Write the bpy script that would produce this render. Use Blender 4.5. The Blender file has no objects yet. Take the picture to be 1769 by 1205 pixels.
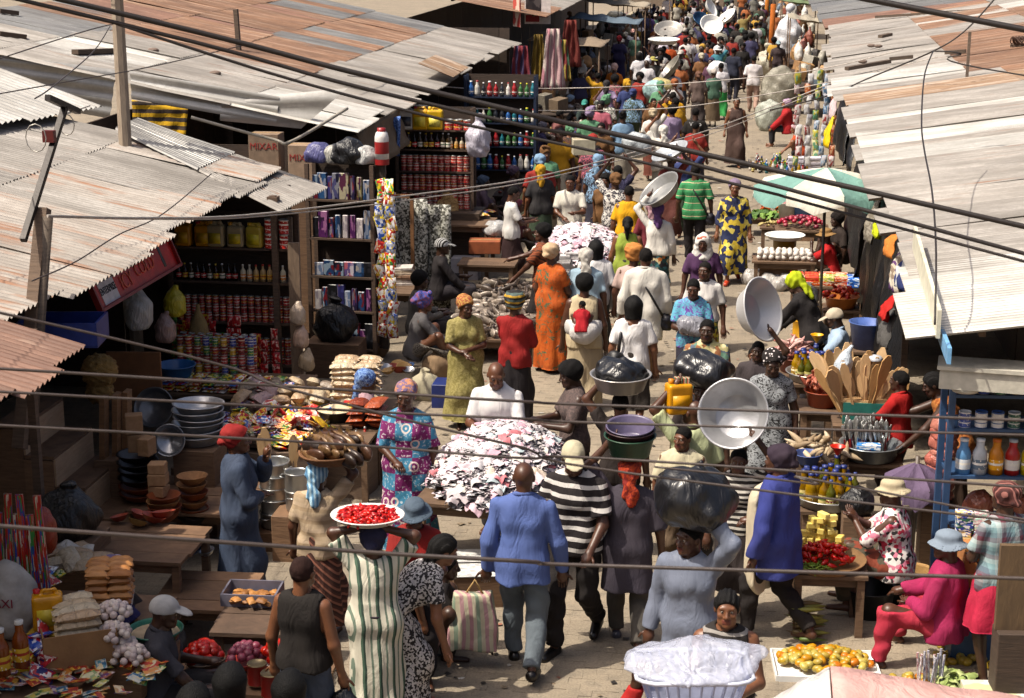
import bpy, bmesh, math, random
import numpy as np
from mathutils import Matrix, Vector, Euler
random.seed(7); rng = np.random.default_rng(7)
PI = math.pi; R = math.radians
sc = bpy.context.scene; col = sc.collection
# ---------------- camera
FPX, CAMH, HZ, VX = 2900.0, 5.7, -145.0, 1300.0
_p = math.atan((602.5-HZ)/FPX); _psi = math.atan((VX-884.5)*math.cos(_p)/FPX)
cam = bpy.data.cameras.new('camera'); camo = bpy.data.objects.new('camera', cam); col.objects.link(camo)
camo.location = (0, 0, CAMH); camo.rotation_euler = (PI/2-_p, 0, _psi)
cam.sensor_width = 36; cam.lens = FPX/1769*36; cam.clip_start = .1; cam.clip_end = 2000
cam.dof.use_dof = True; cam.dof.focus_distance = 17; cam.dof.aperture_fstop = 9
sc.camera = camo
# ---------------- sky, sun, exposure
SUN_EL, SUN_AZ = R(59), R(-118)          # azimuth measured from +Y towards +X
sd = Vector((math.sin(SUN_AZ)*math.cos(SUN_EL), math.cos(SUN_AZ)*math.cos(SUN_EL), math.sin(SUN_EL)))
w = bpy.data.worlds.new('World'); sc.world = w; w.use_nodes = True
nt = w.node_tree; bg = nt.nodes['Background']; sk = nt.nodes.new('ShaderNodeTexSky')
sk.sky_type = 'NISHITA'; sk.sun_disc = False; sk.sun_elevation = SUN_EL; sk.sun_rotation = SUN_AZ
sk.dust_density = 8; sk.air_density = .7
nt.links.new(sk.outputs[0], bg.inputs[0]); bg.inputs[1].default_value = .13
sl = bpy.data.lights.new('sun', 'SUN'); sl.energy = 4.7; sl.angle = R(.6); sl.color = (1, .915, .78)
so = bpy.data.objects.new('sun', sl); col.objects.link(so); so.rotation_euler = sd.to_track_quat('Z', 'Y').to_euler()
so.location = sd*60
sc.view_settings.view_transform = 'Standard'; sc.view_settings.look = 'None'
sc.view_settings.exposure = 0.36; sc.view_settings.gamma = 1; sc.view_settings.use_curve_mapping = False
sc.render.engine = 'CYCLES'; sc.cycles.max_bounces = 5; sc.cycles.diffuse_bounces = 4; sc.cycles.glossy_bounces = 2
sc.cycles.transmission_bounces = 3; sc.cycles.transparent_max_bounces = 6; sc.cycles.caustics_reflective = False; sc.cycles.caustics_refractive = False
# layout helper: where a sight line meets a height, or a plane x = const / y = const
_f = np.array([-math.sin(_psi)*math.cos(_p), math.cos(_psi)*math.cos(_p), -math.sin(_p)])
_r = np.array([math.cos(_psi), math.sin(_psi), 0]); _u = np.cross(_r, _f); _C = np.array([0, 0, CAMH])
def ray(x, y): return _f*FPX+_r*(x-884.5)-_u*(y-602.5)
def G(x, y, z=0): d = ray(x, y); return Vector(_C+d*((z-CAMH)/d[2]))
def RX(x, y, X): d = ray(x, y); return Vector(_C+d*(X/d[0]))
def RY(x, y, Y): d = ray(x, y); return Vector(_C+d*(Y/d[1]))
# ---------------- materials
def lin(c):
    if isinstance(c, str):
        v = [int(c[i:i+2], 16)/255 for i in (0, 2, 4)]
        return tuple(x/12.92 if x <= .04045 else ((x+.055)/1.055)**2.4 for x in v)
    return tuple(c)
def ds(c, a=-.02, v=1.0):      # faded, dusty version of a colour
    k = lin(c); y = .3*k[0]+.6*k[1]+.1*k[2]; s_ = max(k)-min(k); v = 1-(1-v)*min(1, s_*6)
    return tuple(max(.002, (x*(1-a)+y*a)*v) for x in k)
_mats = {}
class NT:
    def __init__(s, name):
        s.m = bpy.data.materials.new(name); s.m.use_nodes = True; s.t = s.m.node_tree; s.b = s.t.nodes['Principled BSDF']
    def n(s, ty, **k):
        o = s.t.nodes.new('ShaderNode'+ty)
        for a, v in k.items():
            if a[0] == '_': setattr(o, a[1:], v)
            else: o.inputs[a].default_value = v
        return o
    def l(s, a, b): s.t.links.new(a, b)
    def math(s, op, a, b=None, c=None):
        o = s.n('Math', _operation=op)
        for i, v in enumerate((a, b, c)):
            if v is None: continue
            if isinstance(v, (int, float)): o.inputs[i].default_value = v
            else: s.l(v, o.inputs[i])
        return o.outputs[0]
    def coord(s, scale=(1, 1, 1), kind='Object'):
        t = s.n('TexCoord'); mp = s.n('Mapping'); mp.inputs['Scale'].default_value = scale
        s.l(t.outputs[kind], mp.inputs[0]); return mp.outputs[0]
    def noise(s, vec, scale, detail=3, rough=.55, dist=0):
        o = s.n('TexNoise', Scale=scale, Detail=detail, Roughness=rough, Distortion=dist); s.l(vec, o.inputs['Vector']); return o
    def ramp(s, fac, stops, interp='LINEAR'):
        o = s.n('ValToRGB'); r = o.color_ramp; r.interpolation = interp
        while len(r.elements) < len(stops): r.elements.new(.5)
        for e, (p, c) in zip(r.elements, stops): e.position = p; e.color = (*lin(c), 1)
        s.l(fac, o.inputs[0]); return o.outputs[0]
    def mix(s, fac, a, b, mode='MIX'):
        o = s.n('Mix', _data_type='RGBA', _blend_type=mode)
        for i, v in ((0, fac), (6, a), (7, b)):
            if isinstance(v, (int, float)): o.inputs[i].default_value = v
            elif isinstance(v, (tuple, str)): o.inputs[i].default_value = (*lin(v), 1)
            else: s.l(v, o.inputs[i])
        return o.outputs[2]
    def bump(s, h, strength=.3, dist=.02):
        o = s.n('Bump', Strength=strength, Distance=dist); s.l(h, o.inputs['Height']); s.l(o.outputs[0], s.b.inputs['Normal'])
    def out(s, c, rough=.6, metal=0, spec=None):
        if isinstance(c, (tuple, str)): s.b.inputs['Base Color'].default_value = (*lin(c), 1)
        else: s.l(c, s.b.inputs['Base Color'])
        if isinstance(rough, (int, float)): s.b.inputs['Roughness'].default_value = rough
        else: s.l(rough, s.b.inputs['Roughness'])
        s.b.inputs['Metallic'].default_value = metal
        if spec is not None: s.b.inputs['Specular IOR Level'].default_value = spec
        return s.m
def cached(f):
    def g(*a, **k):
        key = (f.__name__, repr(a), repr(sorted(k.items())))
        if key not in _mats: _mats[key] = f(*a, **k)
        return _mats[key]
    return g
def objrand(s, c, amt=.25):      # each object its own slight shade
    r = s.n('ObjectInfo').outputs['Random']
    v = s.math('ADD', s.math('MULTIPLY', r, amt), 1-amt/2)
    h = s.n('HueSaturation'); s.l(v, h.inputs['Value'])
    if isinstance(c, (tuple, str)): h.inputs['Color'].default_value = (*lin(c), 1)
    else: s.l(c, h.inputs['Color'])
    return h.outputs[0]
@cached
def solid(c, rough=.5, metal=0, var=.25, scale=9., bump=.15, bs=40., rnd=.2, spec=None):
    s = NT('paint'); v = s.coord(); n = s.noise(v, scale, 4)
    k = ds(c, -.03, 1); dk = tuple(x*(1-var) for x in k); lt = tuple(min(1, x*(1+var*.6)) for x in k)
    cc = s.ramp(n.outputs[0], [(.3, dk), (.7, lt)])
    if rnd: cc = objrand(s, cc, rnd)
    if bump: s.bump(s.noise(v, bs, 2).outputs[0], bump, .01)
    return s.out(cc, rough, metal, spec)
@cached
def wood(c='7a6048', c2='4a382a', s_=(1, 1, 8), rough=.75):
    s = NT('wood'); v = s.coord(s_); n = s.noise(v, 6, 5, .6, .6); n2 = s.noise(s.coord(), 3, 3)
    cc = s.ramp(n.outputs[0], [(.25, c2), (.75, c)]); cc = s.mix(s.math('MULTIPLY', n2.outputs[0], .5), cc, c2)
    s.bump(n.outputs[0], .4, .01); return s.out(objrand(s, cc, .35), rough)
@cached
def foil(c, rough=.25, var=.3, rnd=.15, bs=14, alpha=1):           # crinkled plastic film
    s = NT('plastic_film'); v = s.coord(); n = s.noise(v, 7, 5, .6, 1.2)
    k = lin(c); cc = s.ramp(n.outputs[0], [(.3, tuple(x*(1-var) for x in k)), (.7, c)])
    n2 = s.noise(s.coord((1, 1, .35)), bs, 3 if bs < 10 else 4, .5, 2); s.bump(n2.outputs[0], .8, .03*min(1, 14/bs*.6 if bs < 10 else 1)); s.b.inputs['Alpha'].default_value = alpha
    return s.out(objrand(s, cc, rnd), rough, 0, .6)
@cached
def cloth(cols, pat='plain', s_=8., rough=.85, w=None, bump=.55, fs=8):
    if isinstance(cols, str): cols = cols.split()
    cols = [ds(q) for q in cols]; s = NT('cloth'); v = s.coord(); fold = s.noise(s.coord((1, 1, .35)), fs, 4, .55, .8)
    wob = s.noise(v, 5, 2)
    sep = s.n('SeparateXYZ'); s.l(v, sep.inputs[0]); X, Y, Z = sep.outputs
    st = [(i/len(cols), c) for i, c in enumerate(cols)] if w is None else list(zip(w, cols))
    def wb(a, amt=.03): return s.math('ADD', a, s.math('MULTIPLY', wob.outputs[0], amt))
    def stripes(a, f): return s.math('FRACT', s.math('MULTIPLY', a, f))
    if pat == 'plain': cc = s.ramp(wob.outputs[0], [(.3, tuple(x*.8 for x in lin(cols[0]))), (.7, cols[0])])
    elif pat == 'h': cc = s.ramp(stripes(wb(s.math('ADD', Z, 5.)), s_), st, 'CONSTANT')
    elif pat == 'v': cc = s.ramp(stripes(wb(s.math('ADD', s.math('ADD', X, s.math('MULTIPLY', Y, .6)), 5.)), s_), st, 'CONSTANT')
    elif pat == 'diag': cc = s.ramp(stripes(wb(s.math('ADD', s.math('ADD', X, Z), 5.)), s_), st, 'CONSTANT')
    elif pat == 'plaid':
        a = s.ramp(stripes(wb(s.math('ADD', Z, 5.)), s_), st, 'CONSTANT'); b = s.ramp(stripes(wb(s.math('ADD', X, 5.)), s_), st, 'CONSTANT')
        cc = s.mix(.5, a, b)
    elif pat == 'print':
        dv = s.n('VectorMath', _operation='ADD'); s.l(v, dv.inputs[0]); q = s.noise(v, s_*.8, 2)
        sc2 = s.n('VectorMath', _operation='SCALE'); s.l(q.outputs[1], sc2.inputs[0]); sc2.inputs['Scale'].default_value = .9/s_; s.l(sc2.outputs[0], dv.inputs[1])
        vo = s.n('TexVoronoi', Scale=s_); s.l(dv.outputs[0], vo.inputs['Vector']); sp = s.n('SeparateColor'); s.l(vo.outputs['Color'], sp.inputs[0])
        cc = s.ramp(sp.outputs[0], st, 'CONSTANT')
    elif pat == 'dots':
        vo = s.n('TexVoronoi', Scale=s_); s.l(v, vo.inputs['Vector']); cc = s.ramp(vo.outputs['Distance'], [(0, cols[1]), (.28, cols[0])], 'CONSTANT')
    elif pat == 'batik':
        q = s.noise(v, s_, 4, .65, 2.5); cc = s.ramp(q.outputs[0], [(.3+.4*i/max(1, len(cols)-1)-.001*(i == 0)*300, c) for i, c in enumerate(cols)], 'CONSTANT')
    elif pat == 'patch':
        ck = s.math('FRACT', s.math('MULTIPLY', s.math('ADD', s.math('FLOOR', s.math('MULTIPLY', s.math('ADD', X, 5.), s_)), s.math('FLOOR', s.math('MULTIPLY', s.math('ADD', Z, 5.), s_))), .5))
        a = s.ramp(s.math('GREATER_THAN', ck, .25), [(0, cols[0]), (.5, cols[1])], 'CONSTANT')
        vo = s.n('TexVoronoi', Scale=s_*.9); s.l(v, vo.inputs['Vector']); rg = s.math('FRACT', s.math('MULTIPLY', vo.outputs['Distance'], 5))
        msk = s.math('MULTIPLY', s.math('LESS_THAN', vo.outputs['Distance'], .3), s.math('LESS_THAN', rg, .4)); cc = s.mix(msk, a, cols[2])
        q = s.noise(v, s_*6, 3); cc = s.mix(s.math('GREATER_THAN', q.outputs[0], .6), cc, s.mix(.45, cc, 'e8e8e8'))
    d = s.noise(v, 2.3, 3); cc = s.mix(s.math('MULTIPLY', d.outputs[0], .22), cc, (.12, .1, .08))
    s.bump(fold.outputs[0], bump, .05*8/fs)
    return s.out(cc, rough, 0, .15)
@cached
def skinm(i):
    c = ['5c3a28', '4a2e20', '6e4730', '3c271c', '7a5038'][i]; k = lin(c)
    s = NT('skin'); n = s.noise(s.coord(), 11, 4)
    cc = s.ramp(n.outputs[0], [(.3, tuple(x*.78 for x in k)), (.7, tuple(x*1.12 for x in k))])
    s.bump(s.noise(s.coord(), 60, 2).outputs[0], .08, .005); return s.out(cc, .42, 0, .45)
# ---------------- meshes
def mesh(name, V, F, smooth=False, mi=None, nslots=1):
    me = bpy.data.meshes.new(name); me.from_pydata([tuple(v) for v in V] if not isinstance(V, np.ndarray) else V.tolist(), [], F if isinstance(F, list) else F.tolist())
    for _ in range(nslots): me.materials.append(None)
    n = len(me.polygons)
    if smooth is True: me.polygons.foreach_set('use_smooth', np.ones(n, dtype=bool))
    elif smooth is not False: me.polygons.foreach_set('use_smooth', np.asarray(smooth, dtype=bool))
    if mi is not None: me.polygons.foreach_set('material_index', np.asarray(mi, dtype=np.int32))
    me.update(); return me
def setm(o, mats):
    if mats is None: return
    if not isinstance(mats, (list, tuple)): mats = [mats]
    for sl_, m in zip(o.material_slots, mats): sl_.link = 'OBJECT'; sl_.material = m
def ob(name, me, mats=None, parent=None, loc=(0, 0, 0), rot=(0, 0, 0), scale=(1, 1, 1)):
    o = bpy.data.objects.new(name, me); col.objects.link(o); setm(o, mats)
    if parent is not None: o.parent = parent
    o.location = loc
    if isinstance(rot, Matrix): o.rotation_euler = rot.to_euler()
    elif isinstance(rot, (int, float)): o.rotation_euler = (0, 0, rot)
    else: o.rotation_euler = rot
    o.scale = (scale,)*3 if isinstance(scale, (int, float)) else scale
    return o
def tag(o, label=None, cat=None, group=None, kind=None):
    if label: o['label'] = label
    if cat: o['category'] = cat
    if group: o['group'] = group
    if kind: o['kind'] = kind
    return o
def thing(name, label, cat, loc=(0, 0, 0), rz=0, group=None):
    o = bpy.data.objects.new(name, None); col.objects.link(o); o.empty_display_size = .1
    o.location = loc; o.rotation_euler = (0, 0, rz) if isinstance(rz, (int, float)) else rz
    return tag(o, label, cat, group)
def copytree(o, loc, rot, parent=None):
    c = o.copy(); col.objects.link(c); c.parent = parent
    if loc is not None: c.location = loc; c.rotation_euler = (0, 0, rot) if isinstance(rot, (int, float)) else rot
    for ch in o.children: copytree(ch, None, None, c)
    return c
class MB:
    def __init__(s): s.V = []; s.F = []; s.S = []; s.M = []; s.cm = 0
    def add(s, V, F, sm=False):
        b = len(s.V); s.V += [tuple(v) for v in V]
        for f in F: s.F.append(tuple(i+b for i in f)); s.S.append(sm); s.M.append(s.cm)
        return s
    def box(s, c, d, rot=None):
        x, y, z = d[0]/2, d[1]/2, d[2]/2
        V = [Vector((i*x, j*y, k*z)) for k in (-1, 1) for j in (-1, 1) for i in (-1, 1)]
        if rot is not None:
            m = rot if isinstance(rot, Matrix) else Euler(rot if isinstance(rot, tuple) else (0, 0, rot)).to_matrix(); V = [m @ v for v in V]
        c = Vector(c); return s.add([v+c for v in V], [(0, 2, 3, 1), (4, 5, 7, 6), (0, 1, 5, 4), (2, 6, 7, 3), (0, 4, 6, 2), (1, 3, 7, 5)])
    def beam(s, a, b, w_, h_):
        a = Vector(a); b = Vector(b); d = b-a; q = d.to_track_quat('X', 'Z').to_matrix(); return s.box((a+b)/2, (d.length, w_, h_), q)
    def tube(s, pts, r, n=6, caps=True, sm=True):
        pts = [Vector(p) for p in pts]; V = []; rs = r if isinstance(r, (list, tuple)) else [r]*len(pts); up = None
        for i, p in enumerate(pts):
            t = (pts[min(i+1, len(pts)-1)]-pts[max(i-1, 0)]).normalized()
            if up is None: up = Vector((0, 0, 1)) if abs(t.z) < .9 else Vector((1, 0, 0))
            a = t.cross(up).normalized(); up = a.cross(t).normalized()
            V += [p+(a*math.cos(2*PI*k/n)+up*math.sin(2*PI*k/n))*rs[i] for k in range(n)]
        F = [(i*n+k, i*n+(k+1) % n, (i+1)*n+(k+1) % n, (i+1)*n+k) for i in range(len(pts)-1) for k in range(n)]
        b = len(s.V); s.add(V, F, sm)
        if caps:
            s.F.append(tuple(b+k for k in range(n))[::-1]); s.S.append(False); s.M.append(s.cm)
            e = b+(len(pts)-1)*n; s.F.append(tuple(e+k for k in range(n))); s.S.append(False); s.M.append(s.cm)
        return s
    def lathe(s, prof, n=16, c=(0, 0, 0), sm=True, sx=1, sy=1):
        V = []; m = len(prof)
        for r_, z in prof: V += [(c[0]+sx*r_*math.cos(2*PI*k/n), c[1]+sy*r_*math.sin(2*PI*k/n), c[2]+z) for k in range(n)]
        return s.add(V, [(i*n+k, i*n+(k+1) % n, (i+1)*n+(k+1) % n, (i+1)*n+k) for i in range(m-1) for k in range(n)], sm)
    def me(s, name, nslots=None): return mesh(name, s.V, s.F, s.S, s.M, nslots or (max(s.M)+1 if s.M else 1))
    def ob(s, name, mats, parent=None, loc=(0, 0, 0), rot=(0, 0, 0)): return ob(name, s.me(name), mats, parent, loc, rot)
# ---------------- signed distance shapes turned into one closed surface
class SDF:
    def __init__(s, lo, hi, vox):
        s.lo = np.array(lo, float)-3*vox; s.v = vox; s.n = np.ceil((np.array(hi)+3*vox-s.lo)/vox).astype(int)+1
        s.ax = [(s.lo[i]+np.arange(s.n[i])*vox).astype(np.float32) for i in range(3)]
        s.D = np.full(tuple(s.n), .5, np.float32)
    def sub(s, lo, hi):
        i0 = np.clip(np.floor((np.array(lo)-s.lo)/s.v).astype(int), 0, s.n); i1 = np.clip(np.ceil((np.array(hi)-s.lo)/s.v).astype(int)+1, 0, s.n)
        sl_ = tuple(slice(a, b) for a, b in zip(i0, i1))
        return sl_, s.ax[0][sl_[0]][:, None, None], s.ax[1][sl_[1]][None, :, None], s.ax[2][sl_[2]][None, None, :]
    def put(s, sl_, d, k, op='u'):
        D = s.D[sl_]
        if D.size == 0: return
        if op == 'u':
            if k > 0: h = np.maximum(k-np.abs(D-d), 0)/k; s.D[sl_] = np.minimum(D, d)-h*h*k*.25
            else: s.D[sl_] = np.minimum(D, d)
        else:
            if k > 0: h = np.maximum(k-np.abs(D+d), 0)/k; s.D[sl_] = np.maximum(D, -d)+h*h*k*.25
            else: s.D[sl_] = np.maximum(D, -d)
    def cap(s, a, b, ra, rb=None, k=.03, op='u', cut=False):
        rb = ra if rb is None else rb; a = np.array(a, np.float32); b = np.array(b, np.float32); m = max(ra, rb)+k+2.5*s.v
        sl_, X, Y, Z = s.sub(np.minimum(a, b)-m, np.maximum(a, b)+m)
        ab = b-a; L2 = float(ab@ab)+1e-9
        tt = ((X-a[0])*ab[0]+(Y-a[1])*ab[1]+(Z-a[2])*ab[2])/L2; t = np.clip(tt, 0, 1)
        d = np.sqrt((X-a[0]-t*ab[0])**2+(Y-a[1]-t*ab[1])**2+(Z-a[2]-t*ab[2])**2)-(ra+(rb-ra)*t)
        if cut: d = np.maximum(d, (tt-1)*math.sqrt(L2))
        s.put(sl_, d, k, op)
    def ell(s, c, r, M=None, k=.02, op='u'):
        c = np.array(c, np.float32); r = np.array(r, np.float32); m = float(r.max())+k+2.5*s.v
        sl_, X, Y, Z = s.sub(c-m, c+m); P = [X-c[0], Y-c[1], Z-c[2]]
        if M is not None: Mi = np.array(M, float).T; P = [Mi[i, 0]*P[0]+Mi[i, 1]*P[1]+Mi[i, 2]*P[2] for i in range(3)]
        k0 = np.sqrt(sum((p/q)**2 for p, q in zip(P, r))); k1 = np.sqrt(sum((p/q/q)**2 for p, q in zip(P, r)))+1e-6
        s.put(sl_, k0*(k0-1)/k1, k, op)
    def plane(s, n, c):      # keep the side n.p < c
        n = np.array(n, float); s.D = np.maximum(s.D, (s.ax[0][:, None, None]*n[0]+s.ax[1][None, :, None]*n[1]+s.ax[2][None, None, :]*n[2]-c).astype(np.float32))
    def xyz(s): return s.ax[0][:, None, None], s.ax[1][None, :, None], s.ax[2][None, None, :]
    def folds(s, amp, f=30., ph=0., zs=.35):
        X, Y, Z = s.xyz(); W = 2*np.sin(f*zs*.35*Z+ph)
        s.D += (amp*(np.sin(f*X+W+ph)*np.sin(f*.83*Y+1.7*W+f*zs*Z)+.6*np.sin(f*zs*1.7*Z+f*.5*X+1.3*ph)*np.sin(f*.9*Y-ph))).astype(np.float32)
    def verts(s):
        D = s.D; S = D < 0; n = s.n; cells = []; pos = []; quads = []; sgn = []
        str_ = np.array([n[1]*n[2], n[2], 1])
        for a in range(3):
            sa = [slice(None)]*3; sb = [slice(None)]*3; sa[a] = slice(0, -1); sb[a] = slice(1, None)
            I = np.argwhere(S[tuple(sa)] != S[tuple(sb)])
            if len(I) == 0: continue
            J = I.copy(); J[:, a] += 1
            da = D[tuple(I.T)]; db = D[tuple(J.T)]; p = I.astype(np.float32); p[:, a] += da/(da-db)
            o1, o2 = [(1, 2), (2, 0), (0, 1)][a]; e1 = np.zeros(3, int); e1[o1] = 1; e2 = np.zeros(3, int); e2[o2] = 1
            cs = [(I-e1-e2)@str_, (I-e2)@str_, I@str_, (I-e1)@str_]
            for c in cs: cells.append(c); pos.append(p)
            q = np.stack(cs, 1); fl = S[tuple(I.T)]; q[~fl] = q[~fl][:, ::-1]; quads.append(q)
        if not quads: return np.zeros((0, 3)), np.zeros((0, 4), int)
        cells = np.concatenate(cells); pos = np.concatenate(pos); uq, inv = np.unique(cells, return_inverse=True)
        cnt = np.bincount(inv); V = np.stack([np.bincount(inv, pos[:, i])/cnt for i in range(3)], 1)
        return V*s.v+s.lo, np.searchsorted(uq, np.concatenate(quads))
    def me(s, name, relax=0):
        V, F = s.verts(); return mesh(name, V, F, True)
# ---------------- heads, hair and headgear (shared meshes, head centre at the origin, facing +Y)
def head_tpl(vox):
    s = SDF((-.1, -.13, -.2), (.1, .13, .13), vox)
    s.cap((0, -.028, -.05), (0, -.04, -.17), .053, .056, .03)
    s.ell((0, -.012, .03), (.074, .096, .087), k=.03); s.ell((0, .02, -.028), (.06, .072, .086), k=.03)
    s.cap((-.03, .05, -.075), (.03, .05, -.075), .03, k=.03); s.ell((0, .078, -.092), (.022, .018, .017), k=.02)
    s.cap((-.04, .078, .03), (.04, .078, .03), .013, k=.015)
    for x in (-1, 1):
        s.ell((x*.031, .102, .008), (.019, .016, .013), k=.012, op='s'); s.ell((x*.043, .068, -.022), (.02, .018, .018), k=.02)
        s.ell((x*.076, -.008, -.005), (.011, .02, .03), k=.008); s.ell((x*.014, .098, -.027), (.011, .012, .009), k=.008)
    s.cap((0, .088, .015), (0, .108, -.022), .009, .013, .012)
    s.cap((-.021, .087, -.052), (.021, .087, -.052), .009, k=.008); s.cap((-.018, .087, -.066), (.018, .087, -.066), .010, k=.008)
    V, F = s.verts(); c = V[F].mean(1); mi = np.zeros(len(F), int)
    mi[(c[:, 1] > .083) & (np.abs(c[:, 0]) < .03) & (c[:, 2] < -.043) & (c[:, 2] > -.078)] = 1
    b = MB()
    for x in (-1, 1):
        for m, r_, y in ((2, .0105, .079), (3, .0066, .0842)):
            b.cm = m; b.lathe([(r_*math.sin(t), r_*math.cos(t)) for t in np.linspace(.01, PI-.01, 6)], 8, (x*.031, y, .007))
    n = len(V); V = np.vstack([V, np.array(b.V)]); F = F.tolist()+[tuple(i+n for i in f) for f in b.F]
    return V, F, mi.tolist()+b.M
HEAD = {0: head_tpl(.0062), 1: head_tpl(.011)}
def skull(s, o, k=.03): s.ell((0, -.012, .03), (.074+o, .096+o, .087+o), k=k)
def hairline(s, c=.02, zlo=-.07): s.plane((0, .72, -.69), c); s.plane((0, 0, -1), -zlo)
def hair_tpl(kind):
    s = SDF((-.24, -.3, -.36), (.24, .24, .3), .0085)
    if kind == 'short': skull(s, .006); s.folds(.0025, 75, 1, 1); hairline(s, .008)
    elif kind == 'afro': skull(s, .03); s.ell((0, -.02, .05), (.115, .12, .105)); s.folds(.003, 60); hairline(s, .022, -.08)
    elif kind == 'bob':
        skull(s, .022); s.cap((-.06, -.04, .02), (-.066, -.045, -.12), .045, .035, .05); s.cap((.06, -.04, .02), (.066, -.045, -.12), .045, .035, .05)
        s.cap((0, -.07, .02), (0, -.08, -.12), .06, .045, .05); s.folds(.003, 40); s.plane((0, .9, -.43), .035); s.plane((0, 0, -1), .135)
    elif kind == 'bun': skull(s, .012); s.ell((0, -.09, .085), (.055, .05, .05), k=.03); s.folds(.003, 110); hairline(s, .015)
    elif kind == 'pony': skull(s, .011); s.cap((0, -.1, .05), (0, -.15, -.02), .035, .045, .03); s.cap((0, -.15, -.02), (0, -.13, -.2), .045, .018, .02); s.folds(.003, 110); s.plane((0, .72, -.69), .16)
    elif kind == 'braids':
        skull(s, .012); s.cap((0, -.06, .0), (0, -.09, -.15), .065, .05, .04); X, Y, Z = s.xyz(); s.D += (.005*np.sin(X*190+Z*12)).astype(np.float32); s.plane((0, .85, -.53), .03); s.plane((0, 0, -1), .16)
    elif kind == 'wrap': skull(s, .022); s.ell((0, -.05, .06), (.1, .1, .09)); s.ell((0, -.14, .0), (.045, .035, .035), k=.02); s.folds(.005, 55, .5, .8); hairline(s, .0, -.085)
    elif kind == 'knot':
        skull(s, .024); s.ell((0, -.04, .07), (.1, .105, .09)); s.cap((-.05, .06, .13), (.06, .05, .15), .025, .03, .02); s.ell((0, -.15, .02), (.06, .04, .05), k=.02)
        s.folds(.006, 60, 1.3, .9); s.plane((0, .72, -.69), .0+.09); s.plane((0, .8, -.6), .045)
    elif kind == 'turban': skull(s, .035); s.ell((0, -.02, .09), (.125, .135, .085)); s.folds(.007, 50, 2, 1.1); hairline(s, .012, -.05)
    elif kind == 'scarf':
        skull(s, .018); s.ell((0, -.04, .05), (.093, .1, .09)); s.cap((0, -.1, -.02), (.015, -.135, -.22), .042, .03, .03); s.cap((-.02, -.1, -.02), (-.045, -.13, -.16), .035, .018, .02); s.ell((.02, -.135, -.15), (.055, .02, .1), k=.02)
        s.folds(.006, 60, .2, .5); s.plane((0, .72, -.69), .11); s.plane((0, .85, -.53), .05)
    elif kind == 'veil':
        skull(s, .02); s.cap((-.05, 0, 0), (-.07, .0, -.14), .055, .07, .05); s.cap((.05, 0, 0), (.07, .0, -.14), .055, .07, .05); s.ell((0, -.01, -.2), (.15, .12, .08), k=.05)
        s.folds(.005, 55, .9, .7); s.ell((0, .1, -.02), (.058, .09, .085), k=.01, op='s')
    elif kind == 'cap':
        skull(s, .014); s.folds(.002, 60); s.plane((0, .15, -.99), -.012)
        s.ell((0, .115, .033), (.072, .085, .012), Euler((-.22, 0, 0)).to_matrix(), k=.008)
    elif kind in ('bucket', 'straw'):
        skull(s, .016); s.ell((0, -.012, .09), (.084, .1, .04), k=.02); s.plane((0, 0, -1), -.02); o = .165 if kind == 'straw' else .148
        sl_, X, Y, Z = s.sub((-.24, -.26, -.05), (.24, .24, .1)); r_ = np.sqrt((X)**2+((Y+.012)*.93)**2)
        zz = .045-(r_-.085)*(.28 if kind == 'straw' else .5)+.008*np.sin(3*np.arctan2(Y, X)+1)
        d = np.maximum(np.maximum(np.abs(Z-zz)-.006, r_-o), .07-r_); s.put(sl_, d, .01)
    elif kind == 'band': skull(s, .02); s.plane((0, .5, -.86), -.025); s.plane((0, -.5, .86), .075)
    return s.me(kind)
_hair = {}
def hairme(k):
    if k not in _hair: _hair[k] = hair_tpl(k)
    return _hair[k]
def ik(a, t, l1, l2, pole):
    a = np.array(a, float); t = np.array(t, float); d = t-a; L = np.linalg.norm(d); m = (l1+l2)*.995
    if L > m: d *= m/L; t = a+d; L = m
    L = max(L, abs(l1-l2)+.02); x = (l1*l1-l2*l2+L*L)/(2*L); u_ = d/np.linalg.norm(d)
    p = np.array(pole, float); p = p-u_*(p@u_); p /= np.linalg.norm(p)+1e-9
    return a+u_*x+p*math.sqrt(max(l1*l1-x*x, 0)), t
# hand targets from the shoulder: (outwards, forwards, upwards) and the way the elbow points
ARM = dict(down=((.1, .05, -.52), (.6, -1, 0)), fwd=((.03, .26, -.43), (.5, -1, -.2)), back=((.08, -.2, -.46), (.4, -1, 0)), work=((-.06, .34, -.24), (.7, -.5, -1)),
           hold=((-.12, .27, -.34), (.9, -.5, -.6)), up=((.0, .06, .42), (1, .25, 0)), head=((-.09, .0, .3), (1, .1, -.2)), reach=((.0, .5, -.2), (.6, 0, -1)), low=((.02, .36, -.4), (.6, -.6, -.3)),
           lap=((-.1, .26, -.3), (.8, -.6, -.5)), knee=((.0, .42, -.3), (.6, -.3, -1)), chin=((-.12, .26, .05), (.5, .5, -1)), clap=((-.15, .34, -.05), (.6, .3, -1)), side=((.3, .15, -.35), (.6, -1, -.2)), far=((.1, .5, -.05), (.5, 0, -1)), belly=((-.17, .2, -.3), (1, -.4, -.3)))
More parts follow.
